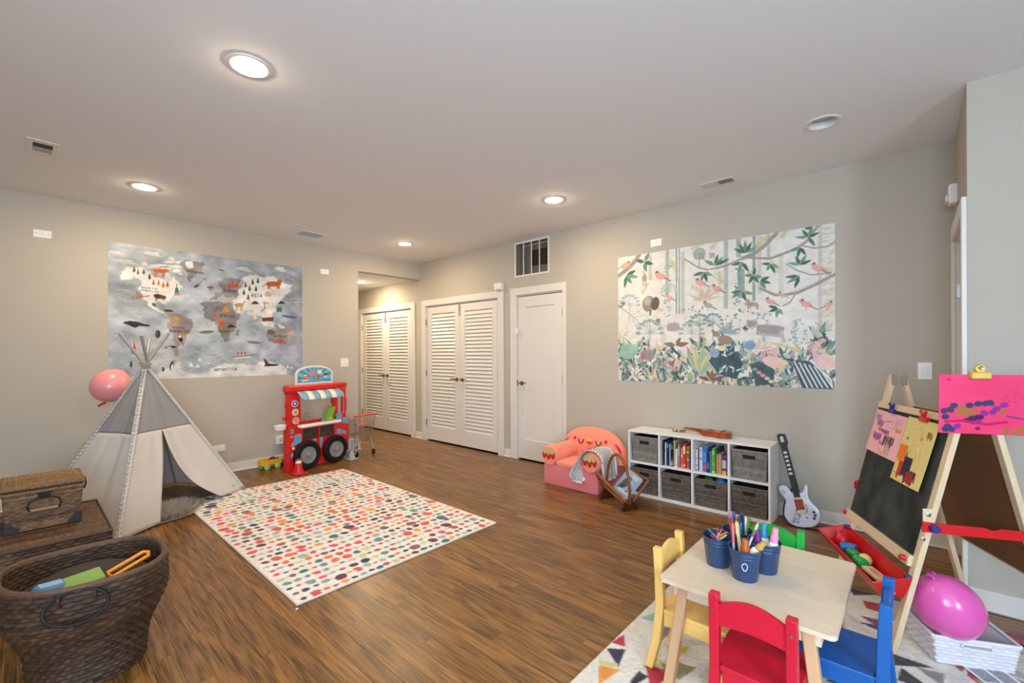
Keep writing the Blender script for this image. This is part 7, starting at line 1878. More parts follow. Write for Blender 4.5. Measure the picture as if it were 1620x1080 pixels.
m.prism(star(.028, .068, .011, .003), .0007, fr, .022)
tag(m.build('printed_stars', M_BLK, gt, smooth=False), kind='stuff')
def letters(parent, txt, x, z, s, ang, y, mt, wd):
    a = math.radians(ang); px = 0
    m = MB()
    for ch in txt:
        for st in FONT.get(ch, []):
            pts = []
            for gx, gy in st:
                lx, lz = (px + gx * .62) * s, (1 - gy) * s
                pts.append((x + lx * math.cos(a) - lz * math.sin(a), y, z + lx * math.sin(a) + lz * math.cos(a)))
            m.tube(pts, wd, 4)
        px += .95
    return m.build('lettering', mt, parent, smooth=False)
letters(gt, 'GUITAR', -.062, .035, .019, 62, -.0222, M_BLK, .0022)
letters(gt, 'STAR', -.036, .030, .019, 62, -.0222, M_BLK, .0022)
# strap
def ribbon(m, pts, w, up):
    pts = [Vector(p) for p in pts]
    vs, fs = [], []
    for i, p in enumerate(pts):
        t = (pts[min(i + 1, len(pts) - 1)] - pts[max(i - 1, 0)]).normalized()
        s = t.cross(Vector(up)).normalized() * w / 2
        n = s.cross(t).normalized() * .001
        vs += [p - s - n, p + s - n, p + s + n, p - s + n]
        if i:
            b = (i - 1) * 4
            for k in range(4): fs.append((b + k, b + (k + 1) % 4, b + 4 + (k + 1) % 4, b + 4 + k))
    fs += [(3, 2, 1, 0), tuple(range(len(vs) - 4, len(vs)))]
    m.add(vs, fs)
wi = gt.matrix_world.inverted()
m = MB()
ribbon(m, [wi @ Vector(p) for p in [(-.17, -5.0, .26), (-.15, -4.965, .20), (-.17, -4.945, .12), (-.20, -4.95, .05), (-.24, -4.985, .012), (-.25, -5.04, .006)]], .022, (1, 0, .2))
ribbon(m, [wi @ Vector(p) for p in [(-.25, -5.04, .005), (-.235, -5.10, .004), (-.22, -5.18, .005), (-.20, -5.25, .01), (-.19, -5.31, .004)]], .028, (0, 0, 1))
ribbon(m, [wi @ Vector(p) for p in [(-.16, -5.16, .01), (-.15, -5.22, .02), (-.17, -5.28, .012), (-.19, -5.32, .007)]], .026, (0, 0, 1))
m.build('strap', mat('strap_black', (18, 17, 18), .7), gt, smooth=False)
# ================================================================== SHAG RUG with triangles
RX0, RX1, RY0, RY1 = -3.10, -1.10, -6.45, -4.680
cvw, cvh = 330, 290
cv = Canvas(cvw, cvh, 'd9d3c8')
TRI = {'red': 'b4202c', 'navy': '2a2444', 'orange': 'e0903a', 'straw': 'd3c684', 'teal': '8fb8b0', 'grey': '86807c', 'yellow': 'd9b440', 'olive': '8a8450', 'black': '26242a', 'plum': '7a2450', 'mist': 'bab6b2', 'ivory': 'e2dcd0'}
def wtri(c, *pts):
    cv.poly([((x - RX0) / (RX1 - RX0) * 1000, (RY1 - y) / (RY1 - RY0) * 1000) for x, y in pts], TRI[c])
R = random.Random(9)
s = .105
ny, nx = int((RY1 - RY0) / s) + 1, int((RX1 - RX0) / s) + 1
for j in range(ny):
    for i in range(nx):
        x, y = RX0 + i * s + R.uniform(-.012, .012), RY1 - .02 - j * s + R.uniform(-.012, .012)
        if R.random() < .50: continue
        c = R.choice(list(TRI)[:11])
        if (i + j) % 2: wtri(c, (x, y), (x + s, y - s * .1), (x + s * .2, y - s))
        else: wtri(c, (x + s, y), (x + s * .9, y - s), (x, y - s * .75))
        if R.random() < .3: wtri(R.choice(['mist', 'straw', 'grey', 'ivory']), (x + s, y - s * .1), (x + s, y - s), (x + s * .2, y - s))
wtri('ivory', (-2.72, -4.68), (-2.0, -4.68), (-2.0, -4.86), (-2.72, -4.86))
wtri('red', (-2.40, -4.685), (-2.31, -4.70), (-2.385, -4.745)); wtri('navy', (-2.45, -4.69), (-2.40, -4.755), (-2.52, -4.785)); wtri('straw', (-2.54, -4.70), (-2.50, -4.78), (-2.60, -4.76)); wtri('orange', (-2.57, -4.72), (-2.53, -4.80), (-2.66, -4.775))
wtri('teal', (-2.14, -4.70), (-2.05, -4.73), (-2.12, -4.78)); wtri('grey', (-2.15, -4.79), (-2.10, -4.86), (-2.24, -4.85)); wtri('yellow', (-2.25, -4.87), (-2.20, -4.96), (-2.33, -4.95)); wtri('red', (-2.43, -4.86), (-2.40, -4.97), (-2.55, -4.94)); wtri('olive', (-2.33, -4.95), (-2.31, -5.03), (-2.43, -5.0))
wtri('ivory', (-1.75, -5.42), (-1.10, -5.42), (-1.10, -5.80), (-1.75, -5.80))
wtri('black', (-1.11, -5.43), (-1.10, -5.55), (-1.19, -5.46)); wtri('red', (-1.22, -5.50), (-1.20, -5.58), (-1.30, -5.57), (-1.30, -5.52)); wtri('plum', (-1.40, -5.50), (-1.38, -5.59), (-1.47, -5.58)); wtri('navy', (-1.47, -5.50), (-1.44, -5.59), (-1.50, -5.60))
wtri('black', (-1.66, -5.60), (-1.66, -5.76), (-1.76, -5.62)); wtri('grey', (-1.70, -5.70), (-1.68, -5.79), (-1.78, -5.78)); wtri('red', (-1.52, -5.80), (-1.50, -5.88), (-1.62, -5.84)); wtri('orange', (-1.50, -5.88), (-1.48, -5.97), (-1.60, -5.95))
wtri('red', (-1.12, -5.95), (-1.10, -6.12), (-1.20, -6.05)); wtri('navy', (-1.20, -6.02), (-1.16, -6.16), (-1.28, -6.10)); wtri('plum', (-1.11, -6.0), (-1.12, -6.2), (-1.2, -6.15)); wtri('straw', (-1.34, -6.03), (-1.32, -6.13), (-1.42, -6.10))
cv.noise(.06, 70, 6)
rel = np.random.RandomState(4).rand(cvh, cvw) * .004
rel[0] = rel[-1] = 0; rel[:, 0] = rel[:, -1] = 0
o = print_mesh('shag_rug', cv, RX1 - RX0, RY1 - RY0, .014, mat('shag_pile', None, 1.0, spec=.05, attr='Col', bump=.8, bscale=260, sheen=.3), relief=rel)
o.rotation_euler = (-PI / 2, 0, 0); o.location = (RX0, RY0, .0073)
tag(o, 'cream shag rug with coloured triangles under the play table', 'rug')
FZ = .0186

# ================================================================== PLAY TABLE AND CHAIRS
def maple(name, c, sc):
    return mat(name, c, .45, spec=.35, var=.06, vscale=3, stretch=sc, bump=.03, bscale=40)
M_MAPLE = maple('maple_top', (224, 204, 178), (14, 2, 14)); M_PINE = maple('pine_leg', (214, 172, 130), (14, 14, 1.5))
TX0, TX1, TY0, TY1, TZ = -2.527, -1.878, -5.523, -4.956, .452
tb = thing('play_table', 'pale maple child table with splayed square legs', 'table', ((TX0 + TX1) / 2, (TY0 + TY1) / 2, FZ))
hx, hy = (TX1 - TX0) / 2, (TY1 - TY0) / 2
r = .022
poly = []
for cx, cy, a0 in ((hx - r, hy - r, 0), (-hx + r, hy - r, 90), (-hx + r, -hy + r, 180), (hx - r, -hy + r, 270)):
    poly += [(cx + r * math.cos(math.radians(a0 + k * 18)), cy + r * math.sin(math.radians(a0 + k * 18))) for k in range(6)]
bm = bmesh.new(); f_ = bm.faces.new([bm.verts.new((x, y, TZ - FZ - .016)) for x, y in poly])
ex = bmesh.ops.extrude_face_region(bm, geom=[f_])
for v in [e for e in ex['geom'] if isinstance(e, bmesh.types.BMVert)]: v.co.z = TZ - FZ
bmesh.ops.recalc_face_normals(bm, faces=bm.faces)
bmesh.ops.bevel(bm, geom=[e for e in bm.edges if abs(e.verts[0].co.z - e.verts[1].co.z) < 1e-6], offset=.0025, segments=2, affect='EDGES')
me = bpy.data.meshes.new('table_top'); bm.to_mesh(me); bm.free(); me.materials.append(M_MAPLE); link('table_top', me, tb)
z1 = TZ - FZ - .016
for a in ((-hx + .045, hx - .045, -hy + .045, -hy + .063), (-hx + .045, hx - .045, hy - .063, hy - .045), (-hx + .045, -hx + .063, -hy + .063, hy - .063), (hx - .063, hx - .045, -hy + .063, hy - .063)):
    MB().box(a[0], a[1], a[2], a[3], z1 - .055, z1, .002).build('apron', M_MAPLE, tb, smooth=False)
for sx in (-1, 1):
    for sy in (-1, 1):
        MB().bar((sx * (hx - .030), sy * (hy - .030), .005), (sx * (hx - .062), sy * (hy - .085), z1), .036, .036, .003).build('leg', M_PINE, tb, smooth=False)
        MB().box(sx * (hx - .10), sx * (hx - .063), sy * (hy - .10), sy * (hy - .063), z1 - .05, z1 - .012, .002).build('corner_block', M_PINE, tb, smooth=False)

def kid_chair(name_c, c, label, loc, rz, screws=True):
    ch = thing('play_chair', label, 'chair', loc, rz, group='painted wooden play chairs')
    m_ = mat('paint_' + name_c, c, .35, spec=.45, var=.03, vscale=20, bump=.04, bscale=80)
    SH, PT = .262, .520 - FZ
    for s in (-1, 1):
        pts = [(s * .118, .175, 0), (s * .114, .145, .12), (s * .112, .130, SH), (s * .112, .134, .40), (s * .112, .140, PT)]
        m = MB()
        w, d = .030, .034
        vs, fs = [], []
        for i, p in enumerate(pts):
            for dx, dy in ((-1, -1), (1, -1), (1, 1), (-1, 1)): vs.append((p[0] + dx * w / 2, p[1] + dy * d / 2, p[2]))
            if i:
                b = (i - 1) * 4
                for k in range(4): fs.append((b + k, b + (k + 1) % 4, b + 4 + (k + 1) % 4, b + 4 + k))
        fs += [(3, 2, 1, 0), tuple(range(len(vs) - 4, len(vs)))]
        m.add(vs, fs)
        o = m.build('back_post', m_, ch, angle=30)
        bv = o.modifiers.new('b', 'BEVEL'); bv.width = .003; bv.segments = 2; bv.limit_method = 'ANGLE'; bv.angle_limit = .6
        if screws: MB().lathe([(.005, 0), (.005, .001), (1e-4, .0015)], 10, T(s * .112, .1555, PT - .05, -PI / 2)).build('screw', M_STEEL, ch)
        MB().bar((s * .115, -.110, 0), (s * .108, -.100, SH - .02), .032, .032, .003).build('front_leg', m_, ch, smooth=False)
    n = 14
    rail = [(-.098 + .196 * i / n, PT - .033 + .030 * math.sin(PI * i / n)) for i in range(n + 1)] + [(.098 - .196 * i / n, PT - .105 + .010 * math.sin(PI * i / n)) for i in range(n + 1)]
    MB().prism(rail, .016, Matrix(((1, 0, 0, 0), (0, 0, -1, .146), (0, 1, 0, 0), (0, 0, 0, 1)))).build('top_rail', m_, ch, angle=40)
    o = MB().prism([(-.128, -.128), (.128, -.128), (.128, .111), (.096, .111), (.096, .138), (-.096, .138), (-.096, .111), (-.128, .111)], .018, None, SH - .018).build('seat', m_, ch, smooth=False)
    bv = o.modifiers.new('b', 'BEVEL'); bv.width = .003; bv.segments = 2; bv.limit_method = 'ANGLE'; bv.angle_limit = .6
    for a in ((-.092, .092, -.113, -.097), (-.092, .092, .114, .128), (-.122, -.106, -.085, .113), (.106, .122, -.085, .113)):
        MB().box(a[0], a[1], a[2], a[3], SH - .068, SH - .018, .002).build('apron', m_, ch, smooth=False)
    return ch
kid_chair('yellow', (240, 196, 112), 'pale yellow play chair on the left side of the table', (-2.31, -5.052, FZ), 0)
kid_chair('crimson', (204, 24, 52), 'crimson play chair nearest the camera', (-2.489, -5.311, FZ), PI / 2)
kid_chair('green', (32, 160, 60), 'bright green play chair on the far side of the table', (-1.972, -5.210, FZ), -PI / 2)
kid_chair('blue', (24, 92, 166), 'blue play chair on the right side of the table', (-2.230, -5.492, FZ), PI)

# ================================================================== BUCKET CADDY with crayons, pens and paint dabbers
BK = [(-2.262, -5.098), (-2.312, -5.212), (-2.196, -5.255), (-2.146, -5.141)]
cdx, cdy = sum(b[0] for b in BK) / 4, sum(b[1] for b in BK) / 4
cd = thing('bucket_caddy', 'navy metal caddy of four small buckets on the play table', 'caddy', (cdx, cdy, TZ + .0005))
M_NAVY = mat('caddy_navy', (38, 66, 104), .35, spec=.5, coat=.2)
for bx, by in BK:
    MB().lathe([(1e-4, .0), (.043, .0), (.044, .003), (.054, .088), (.0555, .090), (.0545, .093), (.0555, .1), (.057, .103), (.056, .106), (.059, .118), (.0605, .120), (.0575, .119), (.054, .1), (.042, .006), (1e-4, .005)], 36, T(bx - cdx, by - cdy, 0), cap=False).build('bucket', M_NAVY, cd)
a_ = (Vector(BK[0]) + Vector(BK[2])) / 2 - Vector((cdx, cdy))
MB().tube([(-.05, -.005, .06), (-.05, -.005, .15), (-.045, -.005, .185), (-.02, 0, .21), (.02, 0, .212), (.046, .004, .188), (.052, .004, .155), (.052, .004, .06)], .0055, 8).build('handle', M_NAVY, cd)
m = MB()
for z, s_ in ((.035, 1), (.03, 1)): pass
pts = [(.010 * math.cos(a) * (1 if math.sin(a) > 0 else .8), .014 * math.sin(a)) for a in [i * PI / 8 for i in range(16)]]
b2 = Vector((BK[1][0] - cdx, BK[1][1] - cdy)); dn = Vector((-.969, -.248)); tn = Vector((-dn.y, dn.x))
m.tube([(b2.x + dn.x * .0525 + tn.x * x, b2.y + dn.y * .0525 + tn.y * x, .062 + z) for x, z in pts], .0016, 5, closed=True)
m.build('chalk_heart', mat('chalk_white', (220, 224, 228), .8), cd)

def stick(name, label, cat, bi, base, tip, r, c, kind='crayon', c2=None):
    """base/tip offsets from the bucket centre; z above the table"""
    bx, by = BK[bi]
    p = Vector((bx + base[0], by + base[1], TZ + base[2])); q = Vector((bx + tip[0], by + tip[1], TZ + tip[2]))
    L = (q - p).length
    t = thing(name, label, cat, p, group=None)
    t.rotation_mode = 'QUATERNION'; t.rotation_quaternion = (q - p).to_track_quat('Z', 'Y')
    m1 = mat('art_%02x%02x%02x' % c, c, .45)
    if kind == 'crayon':
        MB().cyl((0, 0, 0), (0, 0, L - .018), r, n=10).build('body', m1, t)
        MB().lathe([(r * .92, L - .018), (r * .86, L - .013), (r * .4, L - .001), (1e-4, L)], 10).build('tip', m1, t)
        MB().cyl((0, 0, L * .78), (0, 0, L * .80), r * 1.03, n=10).build('band', M_DARK, t)
    elif kind == 'marker':
        MB().lathe([(r * .9, 0), (r, .004), (r, L * .62)], 12).build('barrel', mat('marker_white', (236, 234, 228), .4) if c2 is None else mat('art_%02x%02x%02x' % c2, c2, .45), t)
        MB().lathe([(r * 1.06, L * .6), (r * 1.06, L - .006), (r * .8, L), (1e-4, L)], 12).build('cap', m1, t)
    elif kind == 'dabber':
        MB().lathe([(1e-4, 0), (r * .95, 0), (r, .005), (r, L * .60), (r * .8, L * .66), (r * .7, L * .68)], 22).build('bottle', mat('dabber_white', (238, 238, 236), .35), t)
        MB().lathe([(r * .80, L * .67), (r * .80, L * .80), (r * .70, L * .82), (r * .62, L * .84), (r * .60, L * .98), (r * .5, L), (1e-4, L)], 22).build('cap', m1, t)
    elif kind == 'brush':
        MB().lathe([(r * .6, 0), (r, L * .3), (r * .8, L * .72)], 10).build('shaft', m1, t)
        MB().lathe([(r * 1.1, L * .72), (r * 1.2, L * .86)], 10).build('ferrule', M_STEEL, t)
        MB().lathe([(r * 1.15, L * .86), (r * 1.3, L * .93), (r * .4, L), (1e-4, L)], 10).build('bristle', mat('bristle', (206, 190, 150), .8), t)
    elif kind == 'lolly':
        MB().box(-.010, .010, -.002, .002, 0, L, .002).build('stick', m1, t, smooth=False)
    return t
R = random.Random(12)
cr = [((206, 40, 50), 'red'), ((226, 120, 150), 'pink'), ((230, 214, 170), 'cream'), ((130, 60, 160), 'purple'), ((240, 190, 150), 'peach'), ((60, 130, 80), 'green'), ((120, 70, 44), 'brown'), ((170, 130, 190), 'lilac'), ((200, 60, 90), 'rose'), ((232, 226, 206), 'ivory'), ((40, 60, 130), 'dark blue'), ((216, 120, 50), 'orange')]
for i, (c, nm) in enumerate(cr):
    a = -.6 + i * .5; side = 1 if i % 2 else -1
    b0 = (-.022 * math.cos(a) * side - .01, -.030 * math.sin(a) * side, .065 + .008 * (i % 4))
    b1 = (.034 * math.cos(a) * side, .038 * math.sin(a) * side, .125 + .008 * (i % 3))
    stick('crayon', nm + ' crayon in the left blue bucket', 'crayon', 0, b0, b1, .0046, c)
mk = [((200, 40, 40), 'red'), ((226, 90, 40), 'orange red'), ((90, 130, 50), 'moss green'), ((40, 80, 160), 'blue'), ((236, 214, 120), 'yellow'), ((70, 170, 80), 'green'), ((150, 120, 196), 'violet'), ((244, 190, 190), 'pale pink'), ((240, 160, 40), 'orange'), ((170, 80, 40), 'rust brown'), ((60, 30, 60), 'dark plum'), ((236, 130, 130), 'coral'), ((60, 170, 170), 'turquoise'), ((244, 226, 150), 'pale yellow')]
for i, (c, nm) in enumerate(mk):
    a = i * 2.4; r0 = .012 + .022 * ((i * 7) % 5) / 5
    stick('marker', nm + ' capped marker in the back bucket', 'marker', 3, (r0 * .5 * math.cos(a), r0 * .5 * math.sin(a), .012), (r0 * 1.45 * math.cos(a), r0 * 1.45 * math.sin(a), .165 + .022 * ((i * 5) % 4) / 3), .0062, c, 'marker', None if i % 3 else c)
stick('paint_dabber', 'paint dabber with brown cap in the front bucket', 'paint dabber', 1, (-.016, -.008, .008), (-.026, -.008, .160), .020, (176, 88, 36), 'dabber')
stick('paint_dabber', 'paint dabber with mustard cap leaning out of the front bucket', 'paint dabber', 1, (.012, .006, .05), (.016, -.066, .152), .017, (190, 156, 60), 'dabber')
stick('paint_brush', 'slim white and silver brush in the front bucket', 'brush', 1, (.010, .028, .01), (.032, -.040, .215), .0045, (214, 212, 206), 'brush')
stick('pencil', 'pink-ended pencil standing in the front bucket', 'pencil', 1, (.0, .036, .01), (-.012, .040, .205), .0048, (236, 110, 120), 'marker', (176, 176, 180))
stick('craft_stick', 'broad wooden craft stick in the front bucket', 'craft stick', 1, (.014, .010, .01), (.020, .034, .200), .004, (226, 206, 140), 'lolly')
stick('paint_dabber', 'paint dabber with purple cap in the right bucket', 'paint dabber', 2, (-.013, .016, .008), (-.030, .020, .165), .018, (104, 36, 120), 'dabber')
stick('paint_dabber', 'paint dabber with turquoise cap in the right bucket', 'paint dabber', 2, (.019, .004, .010), (.032, .008, .178), .018, (40, 150, 180), 'dabber')
stick('paint_dabber', 'paint dabber with pink cap in the right bucket', 'paint dabber', 2, (-.006, -.020, .010), (-.002, -.040, .180), .018, (244, 140, 176), 'dabber')

# ================================================================== EASEL     local x = away from camera along the boards, y = chalkboard side
EO, EA = Vector((-1.262, -5.765, 0)), math.radians(25.8)
EW, ES, EH, EG = .292, .300, 1.20, .020
es = thing('art_easel', 'wooden double-sided art easel with chalkboard and red trays', 'easel', EO, EA)
M_EW = maple('easel_pine', (220, 194, 160), (16, 16, 1.5))
LEGZ = .006
def leg_pt(u, side, t): return Vector((u, side * (ES + (EG - ES) * t), EH * t))
for u in (-EW, EW):
    for side in (1, -1):
        p, q = leg_pt(u, side, LEGZ + (0 if (u > 0 and side < 0) else .012)), leg_pt(u, side, 1)
        MB().bar(p, q, .036, .022, .002, up=(1, 0, 0) if False else (0, side * 1.0, .25)).build('leg', M_EW, es, smooth=False)
    m = MB()
    for side in (1, -1):
        m.box(u - .021, u - .018, side * .020 - .016, side * .020 + .016, EH - .055, EH + .006, .004) if u < 0 else m.box(u - .0215, u - .0185, side * .020 - .016, side * .020 + .016, EH - .055, EH + .006, .004)
    m.build('hinge_plate', mat('hinge_bronze', (142, 124, 106), .5), es, smooth=False)
def plane_m(side):
    """matrix of a board plane: local x = u, y = up the leg, z = outward"""
    a, b_ = leg_pt(0, side, 0), leg_pt(0, side, 1)
    t = (b_ - a).normalized(); x = Vector((1, 0, 0)); n = x.cross(t)
    if n.y * side < 0: n = -n
    return Matrix(((x.x, t.x, n.x, a.x), (x.y, t.y, n.y, a.y), (x.z, t.z, n.z, a.z), (0, 0, 0, 1)))
PL, PRm = plane_m(1), plane_m(-1)
M_CHALK = mat('chalkboard', (62, 64, 61), .85, spec=.12, var=.55, vscale=6.0, stretch=(1.6, .6, 1))
MB().box(-.272, .312, .452, 1.045, .010, .016, .001, PL).build('chalkboard', M_CHALK, es, smooth=False)
MB().box(-.285, .320, .404, .452, .010, .030, .002, PL).build('bottom_rail', M_EW, es, smooth=False)
MB().box(-.290, .310, 1.045, 1.078, .004, .022, .002, PL).build('top_rail', M_EW, es, smooth=False)
MB().box(-.300, .300, .40, 1.06, .002, .008, .001, PRm).build('hardboard', mat('brown_hardboard', (128, 84, 48), .6, var=.1, vscale=3), es, smooth=False)
MB().box(-.30, .30, .385, .43, .008, .026, .002, PRm).build('bottom_rail', M_EW, es, smooth=False)
M_KR = mat('knob_red', (200, 30, 36), .4); M_KB = mat('knob_blue', (36, 50, 130), .4); M_KY = mat('knob_yellow', (236, 180, 50), .4)
def knob(u, v, off, mt, M, r=.013, l=.018):
    MB().lathe([(r * .8, 0), (r, .003), (r * .9, l), (r * .6, l + .004), (1e-4, l + .004)], 12, M @ T(u, v, off)).build('knob', mt, es)
knob(.322, .428, .020, M_KR, PL); knob(-.262, .428, .030, M_KR, PL); knob(.318, .61, .002, M_KR, PL); knob(.28, .36, .012, M_KB, PL); knob(-.30, .36, .012, M_KB, PL)
knob(.285, .70, -.03, M_KY, PRm)
# red side braces with notched edge
M_TRAY = mat('tray_red', (206, 24, 30), .35)
for u, sgn in ((-EW - .021, -1), (EW + .018, 1)):
    pts = [(-.195, .558), (.195, .562), (.195, .603), (-.02, .600), (-.035, .592), (-.05, .592), (-.065, .600), (-.195, .598)]
    b = MB().prism(pts, .006, Matrix(((0, 0, 1, u - .003), (1, 0, 0, 0), (0, 1, 0, 0), (0, 0, 0, 1)))).build('side_brace', M_TRAY, es, smooth=False)
MB().lathe([(.015, 0), (.017, .003), (.015, .022), (.011, .026), (1e-4, .026)], 14, T(-EW - .024, .158, .583, 0, -PI / 2)).build('knob', M_KB, es)
for b_, z in ((.172, .635), (.192, .53)):
    MB().lathe([(.006, 0), (.009, .001), (.009, .003), (.005, .004), (1e-4, .004)], 14, T(-EW - .018, b_, z, 0, -PI / 2)).build('bolt', M_STEEL, es)
MB().box(-EW - .0195, -EW - .018, .150, .192, .605, .66, .001).build('brace_plate', M_EW, es, smooth=False)
# red tray on the chalk side
def tray(side, zf, name):
    m = MB()
    y0, y1 = .235, .372
    o = [(-.315, y0), (.305, y0), (.305, y1), (-.315, y1)]; i_ = [(-.285, y0 + .012), (.275, y0 + .012), (.275, y1 - .035), (-.285, y1 - .035)]
    zt = [.358, .358, .322, .322]
    V = []
    for k in range(4): V.append((o[k][0], side * o[k][1], zt[k]))
    for k in range(4): V.append((i_[k][0], side * i_[k][1], zf))
    m.add(V, [(0, 1, 5, 4), (1, 2, 6, 5), (2, 3, 7, 6), (3, 0, 4, 7), (4, 5, 6, 7)])
    t = m.build(name, M_TRAY, es, smooth=False)
    sd = t.modifiers.new('t', 'SOLIDIFY'); sd.thickness = .004; sd.offset = 1
    r_ = [(p[0], p[1], p[2]) for p in V[:4]]
    MB().tube(r_, .0042, 6, closed=True).build('tray_lip', M_TRAY, t)
tray(1, .262, 'paint_tray')
bpy.context.view_layer.update()
EMW = es.matrix_world.copy()
def in_tray(name, label, cat, u, y, z, rz=0):
    return thing(name, label, cat, EMW @ Vector((u, y, z)), EA + rz)
t = in_tray('toy_stamp', 'red round paint bottle at the far end of the easel tray', 'paint bottle', .215, .290, .2675)
MB().ball((0, 0, .036), (.034, .030, .034), 20, 12).build('bottle', mat('bottle_red', (214, 30, 34), .3), t); MB().cyl((.02, 0, .05), (.045, .0, .066), .013, .010, 14).build('cap', mat('bottle_red', (214, 30, 34), .3), t)
def jar(label, c, u, y, rz):
    t = in_tray('paint_jar', label, 'paint jar', u, y, .294, rz)
    M = T(-.03, 0, 0, 0, PI / 2)
    MB().lathe([(1e-4, 0), (.024, 0), (.026, .004), (.026, .036), (.022, .040)], 20, M).build('jar', mat('jar_%d_%d' % (c[0], c[1]), c, .3), t)
    MB().lathe([(.0225, .040), (.024, .042), (.024, .062), (.020, .066), (1e-4, .066)], 20, M).build('lid', mat('jar_%d_%d' % (c[0], c[1]), c, .3), t)
jar('blue paint jar lying in the easel tray', (50, 120, 190), .135, .288, .9); jar('green paint jar lying in the middle of the easel tray', (20, 140, 60), .045, .298, .2); jar('second green paint jar lower in the easel tray', (30, 150, 70), -.035, .305, .1)
t = in_tray('toy_ball', 'pale yellow ball behind the green jars in the easel tray', 'ball', -.02, .282, .2705)
MB().ball((0, 0, .03), .03, 20, 12).build('ball', mat('ball_pale_yellow', (226, 206, 120), .35), t); MB().tube([(.0301 * math.cos(a), .0301 * math.sin(a), .03) for a in [i * PI / 12 for i in range(24)]], .001, 4, closed=True).build('seam', mat('ball_seam_y', (190, 170, 90), .5), t)
t = in_tray('chalk_eraser', 'wooden chalk eraser with a red printed oval in the tray', 'eraser', -.145, .292, .2675, .08)
MB().box(-.065, .065, -.022, .022, 0, .012, .003).build('felt', mat('eraser_felt', (30, 28, 28), .95), t, smooth=False); MB().box(-.067, .067, -.024, .024, .012, .030, .003).build('handle_block', maple('eraser_wood', (222, 196, 150), (2, 14, 14)), t, smooth=False)
MB().tube([(.034 * math.cos(a), .010 * math.sin(a), .0302) for a in [i * PI / 10 for i in range(20)]], .0014, 4, closed=True).box(-.018, .018, -.003, .003, .030, .0306).build('printed_oval', M_KR, t)
t = in_tray('chalk_stick', 'white chalk stub at the near end of the easel tray', 'chalk', -.235, .300, .2675, .3)
MB().cyl((-.02, 0, .0055), (.02, 0, .0055), .0055, n=10).build('stub', mat('chalk_white', (220, 224, 228), .8), t)

# papers and clips
def sheet(name, label, cv, w, h, M, curl):
    o = print_mesh(name, cv, w, h, .0006, M_PRINT, bend=lambda u, v: curl * (1 - v) ** 2 * (1 + .6 * np.sin(3 * u)))
    o.matrix_world = M
    return tag(o, label, 'drawing')
def to_board(u_right, v0, off, rot=0.0):
    """sheet frame on the chalk side: sheet x runs towards the camera (-u), z up the board, front outward"""
    x = -PL.to_3x3().col[0]; z = PL.to_3x3().col[1]; n = PL.to_3x3().col[2]
    y = -n
    if rot: x, z = x * math.cos(rot) + z * math.sin(rot), -x * math.sin(rot) + z * math.cos(rot)
    p = PL @ Vector((u_right, v0, off))
    return EMW @ Matrix(((x.x, y.x, z.x, p.x), (x.y, y.y, z.y, p.y), (x.z, y.z, z.z, p.z), (0, 0, 0, 1)))
R = random.Random(6)
def scribble(cv, x, y, w, h, c, n, wd):
    n = n * 2 + 3
    cv.line([(x - .15 * w + 1.3 * w * (i / n) + R.uniform(-.1, .1) * w, y - .15 * h + (1.35 * h if i % 2 else 0) * R.uniform(.6, 1)) for i in range(n + 1)], wd * 1.35, c)
cv = Canvas(120, 90, 'eeb4b8'); cv.noise(.03, 5, 2)
scribble(cv, 60, 120, 120, 120, '8a7ab0', 9, 8); scribble(cv, 150, 250, 120, 130, '8a4a9a', 10, 9); scribble(cv, 230, 420, 130, 60, 'a05a40', 8, 10); cv.line([(260, 380), (350, 240), (480, 200), (560, 180)], 10, '7a5040'); cv.line([(420, 330), (500, 190), (640, 330), (440, 350)], 7, 'b08a90')
scribble(cv, 140, 560, 170, 130, '8a3a90', 12, 12); scribble(cv, 380, 430, 140, 70, '9a4a98', 9, 14); scribble(cv, 480, 560, 220, 190, '5a4448', 16, 12); scribble(cv, 700, 330, 110, 50, 'e0803a', 5, 16); scribble(cv, 560, 800, 120, 140, 'b8a888', 7, 12); cv.line([(380, 850), (520, 950)], 22, 'e08a40'); scribble(cv, 350, 700, 80, 60, 'd870a0', 6, 12); scribble(cv, 640, 120, 160, 200, 'c89aa8', 7, 6)
o = sheet('childs_drawing', 'pale pink paper with crayon scribbles clipped to the chalkboard', cv, .322, .228, to_board(.316, .806, .0185, -.03), -.004)
cv = Canvas(90, 120, 'e0cc86'); cv.noise(.03, 5, 3)
cv.line([(300, 180), (500, 120), (700, 330), (420, 420), (300, 200)], 10, 'd8a060'); cv.ell(620, 280, 50, 40, 'e0902f'); scribble(cv, 760, 170, 120, 90, '8a6a30', 7, 12); cv.ell(180, 330, 40, 30, '5a8a50'); cv.ell(300, 560, 55, 40, '2f9a50'); cv.line([(120, 640), (400, 500)], 14, '5aa060')
scribble(cv, 60, 480, 190, 220, 'e87a2a', 10, 26); scribble(cv, 190, 730, 120, 180, 'c83a26', 8, 40); scribble(cv, 330, 640, 190, 230, '2a2a3a', 12, 30); scribble(cv, 480, 800, 240, 150, '3a2426', 12, 24); scribble(cv, 520, 830, 160, 110, 'a0302a', 8, 40); cv.line([(600, 500), (560, 700)], 16, 'c8802a'); cv.line([(680, 420), (740, 640), (690, 760), (640, 620)], 8, 'a8985a'); cv.line([(60, 880), (330, 900)], 12, '4a4a40')
o = sheet('childs_drawing', 'yellow paper with orange and black marks clipped to the chalkboard', cv, .232, .312, to_board(.002, .722, .0265, -.02), -.005)
cv = Canvas(170, 100, 'e8406f'); cv.noise(.04, 5, 5)
